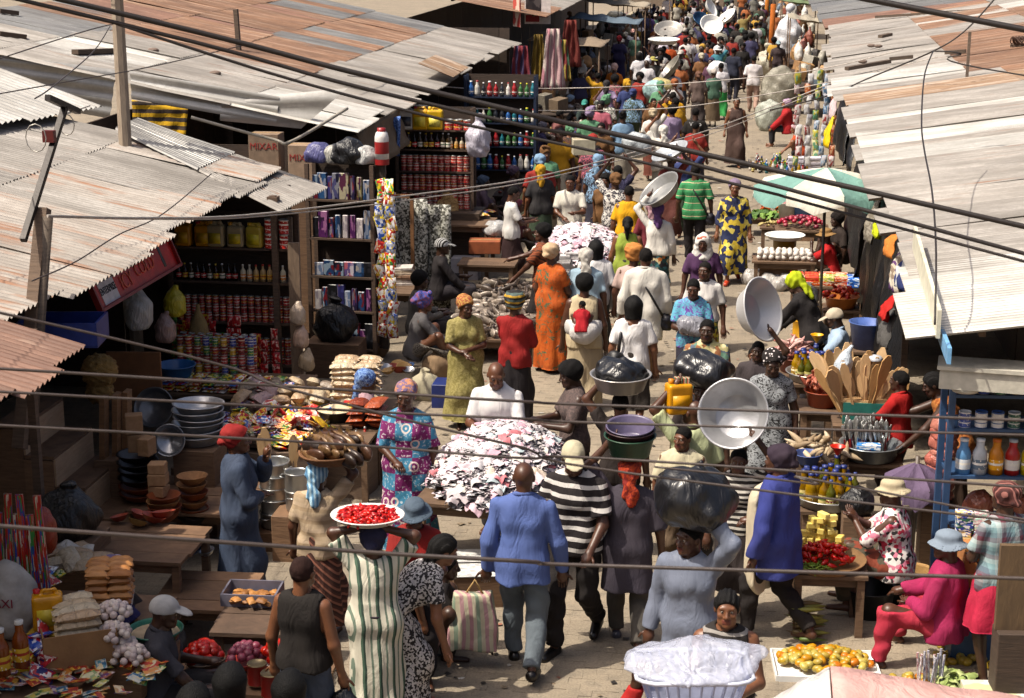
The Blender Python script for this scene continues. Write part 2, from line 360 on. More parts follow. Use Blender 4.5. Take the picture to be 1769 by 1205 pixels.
LEG = dict(stand=(.93, 0, (-.09, 0, 0), (.09, .02, 0), 0), walk=(.905, 0, (-.08, .22, .0), (.08, -.27, .07), 2), walk2=(.905, 0, (-.08, -.27, .07), (.08, .22, 0), 2), sit=(.47, 0, (-.13, .4, 0), (.13, .42, 0), 6),
           sitw=(.4, 0, (-.3, .42, 0), (.24, .5, 0), 2), low=(.25, 0, (-.17, .42, 0), (.18, .45, 0), 14), ground=(.13, 0, (-.16, .62, 0), (.2, .6, 0), 6), bend=(.88, -.12, (-.1, 0, 0), (.1, .05, 0), 68), squat=(.2, -.05, (-.14, .16, 0), (.14, .18, 0), 22), lean=(.92, -.04, (-.1, 0, 0), (.1, .05, 0), 25))
PEOPLE = []
def person(label, px, py, h, face, top=None, bot=None, hair=('short', '0d0b0a'), pose='stand', arms=('down', 'down'), skin=1, z=0, lean=None, turn=0, nod=0, sleeve=.42, hem=-.12, loose=.013,
           skirt=None, fem=False, shoes=None, fat=.93, group=None, cat='person', at=None, vox=None, bagstrap=None, neck=0):
    """top / bot are cloth materials; skirt = (hem height, hem radius) instead of trousers; px,py = crown of the head in the photograph"""
    S = h/1.70; pz, py_, fl, fr, ln = LEG[pose]; ln = R(ln if lean is None else lean); fz = R(face)
    u_ = np.array((0, math.sin(ln), math.cos(ln))); fw = np.array((0, math.cos(ln), -math.sin(ln))); pel = np.array((0, py_, pz)); E = lambda q: np.array(q, float)
    sw = .165 if fem else .182; hw = .092
    waist = pel+u_*.14; chest = pel+u_*.32; nb = pel+u_*.485
    hn = ln*.35+R(nod); hu = np.array((0, math.sin(hn), math.cos(hn)))
    hc = nb+u_*.03+hu*.125+np.array((0, .018, 0)); Hm = Matrix.Rotation(R(turn), 3, 'Z') @ Matrix.Rotation(-hn, 3, 'X')
    top_pt = hc+hu*.118
    caps = []; hands = []
    def C(t, a, b, ra, rb=None, k=.03): caps.append((t, E(a)*S, E(b)*S, ra*S, (ra if rb is None else rb)*S, k*S))
    C('torso', pel+E((-hw*.75, 0, 0)), pel+E((hw*.75, 0, 0)), .105*fat*(1.08 if fem else 1), k=.05)
    for x in (-.062, .062):
        xo = E((x, 0, 0)); C('torso', pel+xo, waist+xo*.9, .1*fat, .09*fat, .05); C('torso', waist+xo*.9, chest+xo, .09*fat, .1*fat, .05); C('torso', chest+xo, nb+xo*.8-u_*.06, .098*fat, .065, .05)
        if fem: C('torso', chest+xo*1.15+fw*.06-u_*.01, chest+xo*1.15+fw*.075-u_*.03, .055*fat, k=.04)
        else: C('torso', chest+xo*1.2+fw*.03, chest+xo*1.2+fw*.03, .075, k=.05)
    C('torso', nb-u_*.058+E((-sw*.72, 0, 0)), nb-u_*.058+E((sw*.72, 0, 0)), .05, k=.06); C('torso', nb-u_*.02, nb-u_*.1, .055, k=.06)
    C('neck', nb-u_*.05, hc-hu*.05, .056, .052, .04)
    elb = []
    for i, (sx, arm) in enumerate(((-1, arms[0]), (1, arms[1]))):
        sh = nb-u_*.065+E((sx*sw, 0, 0)); tg, pole = ARM[arm] if isinstance(arm, str) else arm
        if arm in ('up', 'head'): sh = sh+E((0, 0, .03))
        t = sh+E((sx*tg[0], tg[1], tg[2])); el, wr = ik(sh, t, .285, .255, (sx*pole[0], pole[1], pole[2]))
        C('uarm%d' % i, sh, el, .055*fat**.5, .042, .04); C('farm%d' % i, el, wr, .042, .028, .025)
        fd = (wr-el)/np.linalg.norm(wr-el); side = np.cross(fd, E((0, 0, 1)) if abs(fd[2]) < .8 else E((0, 1, 0))); side /= np.linalg.norm(side)
        C('hand', wr, wr+fd*.075, .03, .034, .02); C('hand', wr+fd*.05-side*.018, wr+fd*.05+side*.018, .028, k=.02); hands.append((wr, fd, side, sx)); elb.append((sh, el, wr))
    legs = []
    for i, (sx, f) in enumerate(((-1, fl), (1, fr))):
        hp = pel+E((sx*hw, 0, -.02)); an = E(f)+E((0, 0, .085)); kn, an = ik(hp, an, .43, .42, (sx*(.5 if pose in ('low', 'squat', 'ground', 'sitw') else .1), 1, .6))
        C('thigh%d' % i, hp, kn, .085*fat, .058, .05); C('shank%d' % i, kn, an, .056, .036, .03); C('shank%d' % i, kn+(an-kn)*.25+E((0, -.015, 0)), kn+(an-kn)*.45, .05, .04, .03)
        toe = an+E((sx*.03, .16, -.055-f[2]*.6)); C('foot', an+E((0, -.03, -.05)), toe, .036, .026, .02); legs.append((hp, kn, an, toe))
    hl = top_pt*S; cz, sz = math.cos(fz), math.sin(fz)
    if at is None:
        P = G(px, py, z+hl[2]); loc = Vector((P.x-(hl[0]*cz-hl[1]*sz), P.y-(hl[0]*sz+hl[1]*cz), z))
    else: loc = Vector(at)
    dist = (loc-Vector((0, 0, CAMH))).length; vx = vox or min(.034, max(.0125, dist*.00095)); near = dist < 24
    root = thing('person', label, cat, loc, fz, group)
    def grid(sel, m):
        lo = np.min([np.minimum(c[1], c[2])-max(c[3], c[4]) for c in sel], 0)-m; hi = np.max([np.maximum(c[1], c[2])+max(c[3], c[4]) for c in sel], 0)+m; return SDF(lo, hi, vx)
    s = grid(caps, .02)
    for t, a, b, ra, rb, k in caps: s.cap(a, b, ra, rb, k)
    V, F = s.verts(); F = F.tolist(); mi = [0]*len(F)
    hv, hf, hm = HEAD[0 if near else 1]; n = len(V); Hn = np.array(Hm); V = np.vstack([V, (hv@Hn.T+hc)*S]); F += [tuple(i+n for i in f) for f in hf]; mi += hm
    fb = MB()
    for wr, fd, side, sx in hands:
        nrm = np.cross(fd, side); curl = .5
        for j in range(4):
            b0 = wr+fd*.085+side*(j-1.5)*.019; L = (.06, .072, .066, .05)[j]; p1 = b0+fd*L*.5+nrm*.006*sx; p2 = p1+(fd*.7+nrm*curl*sx)*L*.5
            fb.tube([E(q)*S for q in (b0-fd*.03, b0, p1, p2)], [.009*S, .0095*S, .0085*S, .006*S], 5)
        b0 = wr+fd*.03+side*.03*sx; fb.tube([E(q)*S for q in (b0, b0+(fd+side*sx)*.028, b0+(fd*1.3+side*sx)*.045)], [.012*S, .011*S, .008*S], 5)
    if dist < 34: n = len(V); V = np.vstack([V, np.array(fb.V)]); F += [tuple(i+n for i in f) for f in fb.F]; mi += [0]*len(fb.F)
    lip = solid(('5a2f28', '48251f', '6a3a30', '3a1f1b', '7a463a')[skin], .4, rnd=0)
    ob('body', mesh('body', V, F, True, mi, 4), [skinm(skin), lip, solid('9a8c7e', .35, rnd=0, bump=0), solid('0c0806', .2, rnd=0, bump=0)], root)
    if hair:
        for hk, hcol in [hair] if isinstance(hair[0], str) else hair:
            nm = 'hair' if hk in ('short', 'afro', 'bob', 'bun', 'pony', 'braids') else {'cap': 'cap', 'bucket': 'sun_hat', 'straw': 'straw_hat', 'band': 'head_band'}.get(hk, 'head_scarf')
            hmt = (solid(hcol, .85 if hk in ('short', 'afro') else .62, bump=.8, bs=160, rnd=0, spec=.2) if nm == 'hair' else cloth(hcol, 'plain', bump=.35)) if isinstance(hcol, str) else hcol
            ob(nm, hairme(hk), hmt, root, E(hc)*S, Hm, S*(1.0 if nm == 'hair' else 1.02))
    ph = random.random()*6; amp = (.0085 if near else .007)*S; ff = random.uniform(19, 30)
    def tagsel(*ts): return [c for c in caps if any(c[0].startswith(t) for t in ts)]
    def skirtsdf(s, hemz, rh, m):
        seated = pose in ('sit', 'sitw', 'low', 'ground', 'squat')
        for c in tagsel('thigh', 'shank0', 'shank1'): s.cap(c[1], c[2], c[3]+m+.012, c[4]+m+(.02 if seated else .012), .12*S)
        mk = (legs[0][1]+legs[1][1])/2*S; ma = (legs[0][2]+legs[1][2])/2*S
        if seated: s.cap(pel*S, mk, .11*S, .085*S, .14*S); s.cap(mk, ma, .075*S, .075*S, .12*S)
        else:
            Z0 = (waist[2]+.02)*S; X, Y, Z = s.xyz(); t = np.clip((Z0-Z)/(Z0-hemz), 0, 1.05); cx = 0; cy = waist[1]*S*(1-t)+ma[1]*.7*t
            th = np.arctan2(X-cx, Y-cy); fold = 1+.05*t*np.cos(9*th+ph)+.04*t*np.cos(5*th-2*ph)+.02*np.cos(14*th)*t
            rx = (((.145 if sk_in_top else .128)*fat+m)*S*(1-t)**1.5+(rh*S)*(1-(1-t)**1.5))*fold; ry = rx*.82
            k0 = np.sqrt((X/rx)**2+((Y-cy)/ry)**2); d = np.maximum(np.maximum((k0-1)*ry, Z-Z0), hemz-Z); sl_ = tuple(slice(None) for _ in range(3)); s.put(sl_, d.astype(np.float32), .03)
        s.plane((0, 0, -1), -hemz)
    sk_in_top = top is not None and skirt is not None and bot is None
    if bot is not None or (skirt is not None and not sk_in_top):
        sel = tagsel('thigh', 'shank')+[c for c in caps if c[0] == 'torso'][:2]
        if skirt is None:
            cutz = shoes if isinstance(shoes, float) else None
            s = grid(sel, .05)
            for c in caps:
                if c[0][:5] in ('thigh', 'shank'): s.cap(c[1], c[2], c[3]+.022*S, c[4]+.028*S, c[5], cut=c[0][:5] == 'shank')
            s.cap(caps[0][1], caps[0][2], caps[0][3]+.004*S, None, .03*S); s.cap(pel*S, waist*S, .118*S*fat, .105*S*fat, .05*S); s.plane(u_, float(waist@u_*S)-.01)
            s.folds(amp*1.1, ff/S, ph, .8); ob('trousers', s.me('trousers'), bot, root)
        else:
            s = grid(sel, .12+skirt[1]*.3); skirtsdf(s, skirt[0]*S, skirt[1], .015); s.cap(pel*S, waist*S, .12*S*fat, .105*S*fat, .05*S); s.plane(u_, float(waist@u_*S)-.01); s.plane((0, 0, -1), -skirt[0]*S)
            s.folds(amp, 24/S, ph, .3); ob('skirt', s.me('skirt'), bot or top, root)
    if top is not None:
        sel = tagsel('torso', 'uarm')+(tagsel('farm') if sleeve > .55 else [])+(tagsel('thigh') if hem < -.1 or sk_in_top else [])+(tagsel('shank') if sk_in_top else [])
        s = grid(sel, .07+(.12 if sk_in_top else 0)); m = loose*S
        for c in caps:
            if c[0] == 'torso': s.cap(c[1], c[2], c[3]+m, c[4]+m, c[5]+.02)
        for i, (sh, el, wr) in enumerate(elb):
            tot = .54*sleeve
            if sleeve <= 0: continue
            if tot <= .285: s.cap(sh*S, (sh+(el-sh)*tot/.285)*S, .054*S+m*.7, .05*S+m*1.5, .014*S, cut=True)
            else: s.cap(sh*S, el*S, .054*S+m*.7, .046*S+m, .014*S); s.cap(el*S, (el+(wr-el)*min(1, (tot-.285)/.255))*S, .046*S+m, .034*S+m, .014*S, cut=True)
        if sk_in_top: skirtsdf(s, skirt[0]*S, skirt[1], .02)
        elif hem < 0:
            s.cap((pel+E((-.07, 0, 0)))*S, (pel+E((-.07, 0, 0))+u_*hem)*S, .12*S*fat+m, .124*S*fat+m*1.5, .05*S); s.cap((pel+E((.07, 0, 0)))*S, (pel+E((.07, 0, 0))+u_*hem)*S, .12*S*fat+m, .124*S*fat+m*1.5, .05*S)
            s.plane(-u_, -float((pel+u_*hem)@u_)*S)
        else: s.plane(-u_, -float((pel+u_*hem)@u_)*S)
        s.folds(amp, ff/S, ph, .3+.2*random.random())
        s.cap((nb-u_*(.0+neck))*S, (hc+hu*.1)*S, (.068+neck*.5)*S, (.09+neck)*S, .01, op='s')
        if sleeve <= 0:
            for sh, el, wr in elb: s.cap((sh+E((np.sign(sh[0])*.005, 0, 0)))*S, el*S, .062*S, .06*S, .01, op='s')
        sho = ob('dress' if sk_in_top else 'shirt', s.me('dress' if sk_in_top else 'shirt'), top, root)
        if near and sleeve >= .4 and not fem and neck == 0:
            b = MB(); Cn = nb+u_*.005; b.tube([(Cn+np.array((.072*math.sin(t), .07*math.cos(t)+.012, .02-.028*math.cos(t))))*S for t in np.linspace(.25, 2*PI-.25, 15)], [.008*S]+[.019*S]*13+[.008*S], 6); b.ob('collar', top, sho)
    if shoes and isinstance(shoes, str):
        for hp, kn, an, toe in legs:
            s = SDF(np.minimum(an, toe)*S-.07, np.maximum(an, toe)*S+.07, .0125); s.cap((an+E((0, -.03, -.05)))*S, toe*S, .047*S, .036*S, .02); s.plane((0, 0, 1), float(an[2]*S)+.0); ob('shoe', s.me('shoe'), solid(shoes, .3, rnd=0), root)
    hw_ = Vector((loc.x+hl[0]*cz-hl[1]*sz, loc.y+hl[0]*sz+hl[1]*cz, loc.z+hl[2]))
    def W(q): q = E(q)*S; return Vector((loc.x+q[0]*cz-q[1]*sz, loc.y+q[0]*sz+q[1]*cz, loc.z+q[2]))
    r = dict(root=root, head=hw_, hands=[W(hd[0]+hd[1]*.09) for hd in hands], W=W, S=S, face=fz, loc=loc, dist=dist, pel=pel, chest=chest, nb=nb); PEOPLE.append(r); return r
# ---------------- the setting: ground and paving
@cached
def groundm():
    s = NT('ground'); v = s.coord(); n = s.noise(v, .9, 6, .65); n2 = s.noise(v, 6, 4); n3 = s.noise(v, 60, 3)
    c = s.ramp(n.outputs[0], [(.3, '665c4f'), (.5, '7e7261'), (.7, '8c7f6c')]); c = s.mix(s.math('MULTIPLY', s.ramp(n2.outputs[0], [(.5, (0, 0, 0)), (.68, (1, 1, 1))]), .5), c, '4c463e')
    c = s.mix(.25, c, s.ramp(n3.outputs[0], [(.3, '5a5248'), (.7, 'b0a592')]))
    br = s.n('TexBrick', Scale=1.0); br.inputs['Brick Width'].default_value = .2; br.inputs['Row Height'].default_value = .1; br.inputs['Mortar Size'].default_value = .006
    br.inputs['Color1'].default_value = (1, 1, 1, 1); br.inputs['Color2'].default_value = (.95, .95, .95, 1); br.inputs['Mortar'].default_value = (.8, .79, .77, 1); s.l(v, br.inputs['Vector'])
    c = s.mix(1, c, br.outputs[0], 'MULTIPLY'); s.bump(n3.outputs[0], .4, .01); return s.out(c, .9)
@cached
def blockm():
    s = NT('paving_block'); v = s.coord((1, 1, 1)); g = s.n('NewGeometry'); n = s.noise(g.outputs['Position'], .9, 6, .65); n2 = s.noise(g.outputs['Position'], 6, 4); n3 = s.noise(g.outputs['Position'], 60, 3)
    c = s.ramp(n.outputs[0], [(.3, '665c4f'), (.5, '7e7261'), (.7, '8c7f6c')]); c = s.mix(s.math('MULTIPLY', s.ramp(n2.outputs[0], [(.5, (0, 0, 0)), (.68, (1, 1, 1))]), .5), c, '4c463e')
    c = s.mix(.25, c, s.ramp(n3.outputs[0], [(.3, '5a5248'), (.7, 'b0a592')])); s.bump(n3.outputs[0], .4, .01); return s.out(objrand(s, c, .14), .9)
o = MB().add([(-300, -60, 0), (300, -60, 0), (300, 500, 0), (-300, 500, 0)], [(0, 1, 2, 3)]).ob('ground', groundm()); tag(o, kind='structure')
pv = thing('pavement', None, None); tag(pv, kind='structure')
def blockbox(b, x, y, dz=0): b.box((x, y, .006+dz), (.1985, .0985, .016))
bm = MB(); blockbox(bm, 0, 0); bme = bm.me('paving_block'); rest = MB(); nb_ = 0
for j in range(110):
    for i in range(34):
        x = -4.4+i*.2+(j % 2)*.1; y = 10.3+j*.1; dz = random.uniform(-.002, .003)
        if -2.15 < x < .75 and 10.9 < y < 13.0 and nb_ < 300: ob('paving_block', bme, blockm(), pv, (x, y, dz), (random.uniform(-.004, .004), random.uniform(-.004, .004), 0)); nb_ += 1
        else: blockbox(rest, x, y, dz)
tag(rest.ob('paving_blocks', blockm(), pv), kind='stuff')
# ---------------- corrugated roofs
@cached
def tin(kind):
    s = NT('corrugated_iron'); v = s.coord((.35, 1, 1)); n = s.noise(v, 2.2, 6, .6); n2 = s.noise(s.coord(), 14, 4, .7); n3 = s.noise(s.coord((.12, 2.2, 1)), 3.1, 5, .65)
    base, dirt, rust, lo, hi = dict(cream=('98938d', '736e68', '7a5a46', .6, .72), creamrust=('a19a92', '807870', '8a6248', .52, .64), rust=('85634c', '5f4636', 'a08672', .5, .68), white=('d0cec8', 'a8a49c', '7f6a5a', .72, .8),
                                    grey=('8e8e8c', '6c6a68', '6a5646', .66, .75), brown=('8a6857', '684c40', '9a8070', .6, .7), tan=('957a60', '7a624e', 'a8998a', .5, .6))[kind]
    c = s.ramp(n.outputs[0], [(.36, dirt), (.6, base)]); c = s.mix(s.math('MULTIPLY', s.ramp(n2.outputs[0], [(.42, (0, 0, 0)), (.7, (1, 1, 1))]), .55), c, dirt)
    c = s.mix(s.ramp(n3.outputs[0], [(lo, (0, 0, 0)), (hi, (1, 1, 1))]), c, rust)
    n4 = s.noise(s.coord((.06, 9, 1)), 2.4, 4, .7); c = s.mix(s.math('MULTIPLY', s.ramp(n4.outputs[0], [(.45, (0, 0, 0)), (.62, (1, 1, 1))]), .5), c, dirt)
    s.bump(n2.outputs[0], .15, .01); return s.out(objrand(s, c, .3), .38 if kind in ('white', 'grey') else .62, .35 if kind in ('white', 'grey') else .08)
def sheetme(P, pitch, amp, nb=2):
    a0, a1, c1, c0 = [Vector(p) for p in P]; La = (a1-a0).length; na = max(4, int(La/pitch*5)); nrm = (a1-a0).cross(c0-a0).normalized()
    if nrm.z < 0: nrm = -nrm
    V = []; F = []; j1, j2 = random.uniform(-.012, .012), random.uniform(-.01, .02); ph = random.random()*6
    for b in range(nb+1):
        t = b/nb
        for a in range(na+1):
            u_ = a/na; p = (a0*(1-u_)+a1*u_)*(1-t)+(c0*(1-u_)+c1*u_)*t
            V.append(p+nrm*(amp*math.sin(2*PI*u_*La/pitch+ph)+(j1*(1-t)+j2*u_)+random.uniform(-.002, .002)+.012*math.sin(t*PI)*math.sin(ph)))
    for b in range(nb):
        for a in range(na): i = b*(na+1)+a; F.append((i, i+1, i+na+2, i+na+1))
    return mesh('roof_sheet', V, F, True)
def roof(label, e0, e1, u1, u0, nc, nr, pick, pitch=.085, amp=.017, purlin=True, name='tin_roof'):
    e0, e1, u1, u0 = [Vector(p) for p in (e0, e1, u1, u0)]; base = e0.copy(); rt = thing(name, label, 'roof', base)
    Q = lambda a, b: (e0*(1-a)+e1*a)*(1-b)+(u0*(1-a)+u1*a)*b-base
    up = Vector((0, 0, 1))
    for r_ in range(nr):
        for c in range(nc):
            a0, a1 = c/nc-.012*1, (c+1)/nc+.012; b0, b1 = r_/nr-(.05/nr if r_ else random.uniform(0, .04)), (r_+1)/nr+.02/nr
            lift = up*(.012*r_+.007*(c % 2)+random.uniform(0, .006)); P = [Q(a0, b0)+lift, Q(a1, b0)+lift, Q(a1, b1)+lift, Q(a0, b1)+lift]
            cc = Q((a0+a1)/2, (b0+b1)/2)+base; ob('roof_sheet', sheetme(P, pitch, amp), tin(pick(r_, c, cc)), rt)
    if purlin:
        for b in (.06, .5, .94): m = MB(); m.beam(Q(0, b)-up*.06, Q(1, b)-up*.06, .05, .07); m.ob('purlin', wood(), rt)
    return rt
def ext(p, q, x):  # along p->q to the given x
    t = (x-p.x)/(q.x-p.x); return p+(q-p)*t
V3 = Vector
# left side, near to far
e1 = V3((-5.0, 11.94, 2.5)); u1 = ext(e1, RY(0, 556, 11.94), -8.2); d = V3((0, -2.6, 0))
roof('rusty corrugated roof corner at the lower left edge of the picture', e1+d, e1, u1, u1+d, 4, 1, lambda r_, c, p: 'brown')
e0 = V3((-5.82, 11.75, 2.6)); e1 = V3((-5.61, 19.7, 2.7)); u1 = ext(e1, RY(150, 220, 19.7), -11.3); u0 = V3((-11.3, 11.75, u1.z-.05)); L2S = (u1.z-2.7)/5.7
roof('large cream corrugated roof with rust streaks over the provision shop', e0, e1, u1, u0, 10, 3, lambda r_, c, p: 'creamrust' if (p.y < 15.5 or random.random() < .25) else 'cream')
e0 = G(478, 362, 2.52); e1 = G(557, 323, 2.5); u1 = RY(240, 208, e1.y+.4); u0 = u1+V3((0, -.75, -.02))
roof('narrow grey corrugated roof strip beside the large cream roof', e0, e1, u1, u0, 1, 2, lambda r_, c, p: 'cream' if r_ == 0 else 'grey', purlin=False)
e0 = RX(-30, 252, -8.55); e1 = RX(165, 208, -8.2); e1.z = e0.z = max(e0.z, 2.7+L2S*2.8+.12); u1 = e1+V3((-3, .1, 1.0)); u0 = e0+V3((-3, 0, 1.0))
roof('bright white sheet roof at the left edge below the concrete pole', e0, e1, u1, u0, 3, 1, lambda r_, c, p: 'white', pitch=.12, purlin=False)
NE = V3((-5.5, 23, 2.83)); FE = V3((-5.64, 40.2, 2.8)); SL = (RY(0, 90, 23).z-2.83)/(5.5-10.56)*-1
def pk(r_, c, p):
    if r_ == 0: return 'white' if p.y < 24.6 else ('tan' if 24.6 < p.y < 25.3 else 'cream')
    if p.y > 27.3: return random.choice(['rust', 'rust', 'brown', 'rust', 'grey', 'rust'])
    if r_ == 1: return 'cream'
    return random.choice(['cream', 'grey', 'cream', 'white'])
roof('long patched roof of rusty and cream iron sheets over the tin shops', NE, FE, V3((-12.4, 40.2, 2.8+6.8*SL)), V3((-12.4, 23, 2.83+6.9*SL)), 17, 4, pk)
# fascia sheets hung below the gable of that roof
fr = thing('fascia_sheeting', 'bent grey corrugated sheets hung along the gable behind the concrete pole', 'roof sheets', (0, 22.9, 0))
for q, kd in (((-20, 92, 200, 120, 190, 205, -20, 168), 'grey'), ((225, 122, 482, 166, 478, 214, 228, 170), 'white'), ((385, 172, 600, 152, 520, 222, 380, 208), 'white')):
    P = [RY(q[i], q[i+1], 22.9)-V3((0, 22.9, 0)) for i in (0, 6, 4, 2)]; me = sheetme([P[0], P[1], P[2], P[3]], .16, .016, 4); ob('sheet', me, tin(kd), fr)
e0 = V3((-5.2, 43.5, 3.25)); roof('far cream roof edge at the top of the street on the left', e0, V3((-5.2, 78, 3.25)), V3((-10, 78, 4.1)), V3((-10, 43.5, 4.1)), 12, 2, lambda r_, c, p: random.choice(['cream', 'cream', 'rust']), pitch=.16)
# small bent flap on the edge of the long roof
f0 = RY(815, 100, 31.5); roof('small rusty tin flap bent down from the long patched roof', f0+V3((-.1, -1.6, -.2)), f0+V3((-.1, 0, -.2)), f0+V3((-.7, 0, .02)), f0+V3((-.7, -1.6, .02)), 2, 1, lambda r_, c, p: 'tan', purlin=False)
# right side
NR = V3((1.5, 12.94, 2.6)); q = RY(1769, 553, 12.94); SR = (q.z-2.6)/(q.x-1.5)
def pr(r_, c, p):
    if p.y > 30 and r_ >= 1: return random.choice(['rust', 'rust', 'cream', 'white', 'rust'])
    if 29.2 < p.y < 30.6: return 'tan'
    return 'cream' if random.random() < .8 else 'white'
roof('broad pale corrugated roof along the right side of the street', NR, V3((1.78, 31.5, 2.6)), V3((7.6, 31.5, 2.6+6*max(SR, .13))), V3((7.6, 12.94, 2.6+6.1*max(SR, .11))), 17, 2, pr)
roof('patched far roof of pale and rusty sheets on the right', V3((1.72, 31.5, 2.55)), V3((2.3, 50, 2.6)), V3((9, 50, 3.75)), V3((9, 31.5, 3.65)), 14, 3, pr, pitch=.12)
roof('grey ribbed roof at the far top right corner', V3((2.2, 50.3, 2.55)), V3((2.6, 74, 2.6)), V3((10, 74, 3.7)), V3((10, 50.3, 3.6)), 7, 2, lambda r_, c, p: 'brown' if c == 0 else 'grey', pitch=.34, amp=.04)
# trodden scraps all over the lane
random.seed(3); lb_ = MB(); 
for k in range(900):
    x, y = random.uniform(-3.6, 1.4), 10.8+34*random.random()**1.5; lb_.cm = k % 5; sz_ = random.uniform(.012, .035)*(1+y/30); a_ = random.uniform(0, 6.28); q_ = [V3((math.cos(a_+t)*sz_*random.uniform(.5, 1.2), math.sin(a_+t)*sz_*random.uniform(.4, 1), random.uniform(.001, .01))) for t in (0, 1.5, 3, 4.6)]; lb_.add([v+V3((x, y, .02)) for v in q_], [(0, 1, 2, 3)])
tag(lb_.ob('litter', [solid('a09a90', .8), solid('4a4238', .9), solid('7a6c58', .9), solid('2a2624', .6), solid('8a5a48', .8)]), 'trodden scraps of paper and peel over the lane', 'litter', None, 'stuff'); random.seed(11)
# loose timber and stones lying on the roofs
def onroof_plank(lbl, px0, py0, px1, py1, X, w_=.12, h_=.07, mt=None):
    a = X(px0, py0); b = X(px1, py1); m = MB(); m.beam(V3((0, 0, 0)), b-a, w_, h_); tag(m.ob('plank', mt or wood('5a4838', '33271e'), None, a), lbl, 'plank')
def onL4(x, y): # meet the plane of the long left roof
    d = ray(x, y); n = V3((-SL, 0, -1)).normalized(); P0 = NE; t = (P0-V3(_C)).dot(n)/V3(d).dot(n); return V3(_C)+V3(d)*t+V3((0, 0, .09))
def onR(x, y, k=.12):
    d = V3(ray(x, y)); n = V3((-k, 0, 1)).normalized(); t = (NR-V3(_C)).dot(n)/d.dot(n); return V3(_C)+d*t+V3((0, 0, .1))
for i, a in enumerate([(130, 100, 200, 97), (0, 28, 32, 32), (0, 68, 46, 74)]): onroof_plank(['short dark timber offcut lying on the roof by the concrete pole', 'dark timber end at the upper left corner of the roofs', 'dark timber end under the upper left corner timber'][i], *a, onL4)
for i, a in enumerate([(1520, 70, 1538, 66), (1536, 110, 1577, 106), (1462, 127, 1536, 114), (1513, 35, 1710, 22), (1632, 99, 1668, 96), (1745, 88, 1769, 86)]): onroof_plank(['tiny brick of wood lying on the right hand roof', 'short pale batten on the right hand roof', 'dark ridge batten lifted along the right roof sheets', 'long dark batten across the top of the right roof', 'dark batten below the roof post on the right', 'grey plank at the right edge of the roof'][i], *a, onR, mt=wood('6a5a4a', '3a2e26'))
hb = thing('shade_house', 'unseen plastered block added left of the viewpoint to shade the lower left', 'shading block', (-7.6, 6.2, 0)); m = MB(); m.box((0, 0, 2.7), (3.4, 6.2, 5.4)); m.ob('wall', solid('b0a48c', .9), hb); m = MB(); m.box((0, 0, 5.47), (3.8, 6.5, .12)); m.ob('roof', solid('8a8278', .9), hb)  # unseen block, added to cast the shade over the lower left
# ---------------- walls behind the shops
def wall(label, a, b, z0, z1, mt, n, name='board_wall'):
    a = V3(a); b = V3(b); rt = thing(name, label, 'wall', a); d = (b-a)/n; ang = math.atan2(d.y, d.x); m = MB(); L = d.length
    m.box((0, 0, 0), (L*.985, .03, z1-z0)); me = m.me('wall_board')
    for i in range(n): ob('wall_board', me, mt, rt, d*(i+.5)+V3((0, 0, (z0+z1)/2-a.z))+V3((random.uniform(-.006, .006), random.uniform(-.006, .006), 0)), (0, 0, ang))
    return rt
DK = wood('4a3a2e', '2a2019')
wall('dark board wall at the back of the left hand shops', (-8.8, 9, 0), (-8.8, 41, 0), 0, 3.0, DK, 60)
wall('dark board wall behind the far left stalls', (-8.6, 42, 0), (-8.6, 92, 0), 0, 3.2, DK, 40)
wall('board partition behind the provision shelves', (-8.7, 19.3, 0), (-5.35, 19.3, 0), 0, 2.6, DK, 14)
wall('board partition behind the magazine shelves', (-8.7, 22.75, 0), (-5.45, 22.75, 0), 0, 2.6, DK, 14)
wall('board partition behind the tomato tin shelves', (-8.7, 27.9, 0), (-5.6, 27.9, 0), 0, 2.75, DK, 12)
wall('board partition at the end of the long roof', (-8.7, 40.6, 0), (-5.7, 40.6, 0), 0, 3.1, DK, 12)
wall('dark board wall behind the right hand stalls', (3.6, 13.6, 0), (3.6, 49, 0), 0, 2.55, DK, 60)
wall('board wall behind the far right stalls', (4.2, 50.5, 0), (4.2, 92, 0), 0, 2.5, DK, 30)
wall('far building front closing the street', (-9, 112, 0), (8, 112, 0), 0, 7, wood('8a7a68', '5a4c40'), 20)
for i, (x, y, h_, lb) in enumerate([(-5.55, 12.2, 2.55, 'nearest post under the large cream roof'), (-5.3, 18.4, 2.62, 'post at the right end of the provision shelves'), (-5.45, 23.2, 2.7, 'post at the near corner of the long roof'), (-5.6, 28.1, 2.7, 'post beside the tomato tin shelves'), (-5.62, 34, 2.7, 'post under the middle of the long roof'), (-5.64, 40, 2.7, 'post at the far corner of the long roof'),
                                   (1.75, 17.6, 2.5, 'post under the pale right roof behind the spatulas'), (1.8, 22.4, 2.5, 'post under the right roof behind the sun umbrella'), (1.85, 27, 2.5, 'post under the right roof beside the hanging cloths'), (1.9, 31.2, 2.5, 'post at the far end of the pale right roof'), (2.0, 40, 2.45, 'post under the patched far right roof')]):
    m = MB(); m.box((0, 0, h_/2), (.065, .065, h_)); m.box((0, 0, h_-.05), (.12, .12, .08)); tag(m.ob('roof_post', wood('6a5442', '3c2f26'), None, (x, y, 0)), 'rough wooden '+lb, 'post')
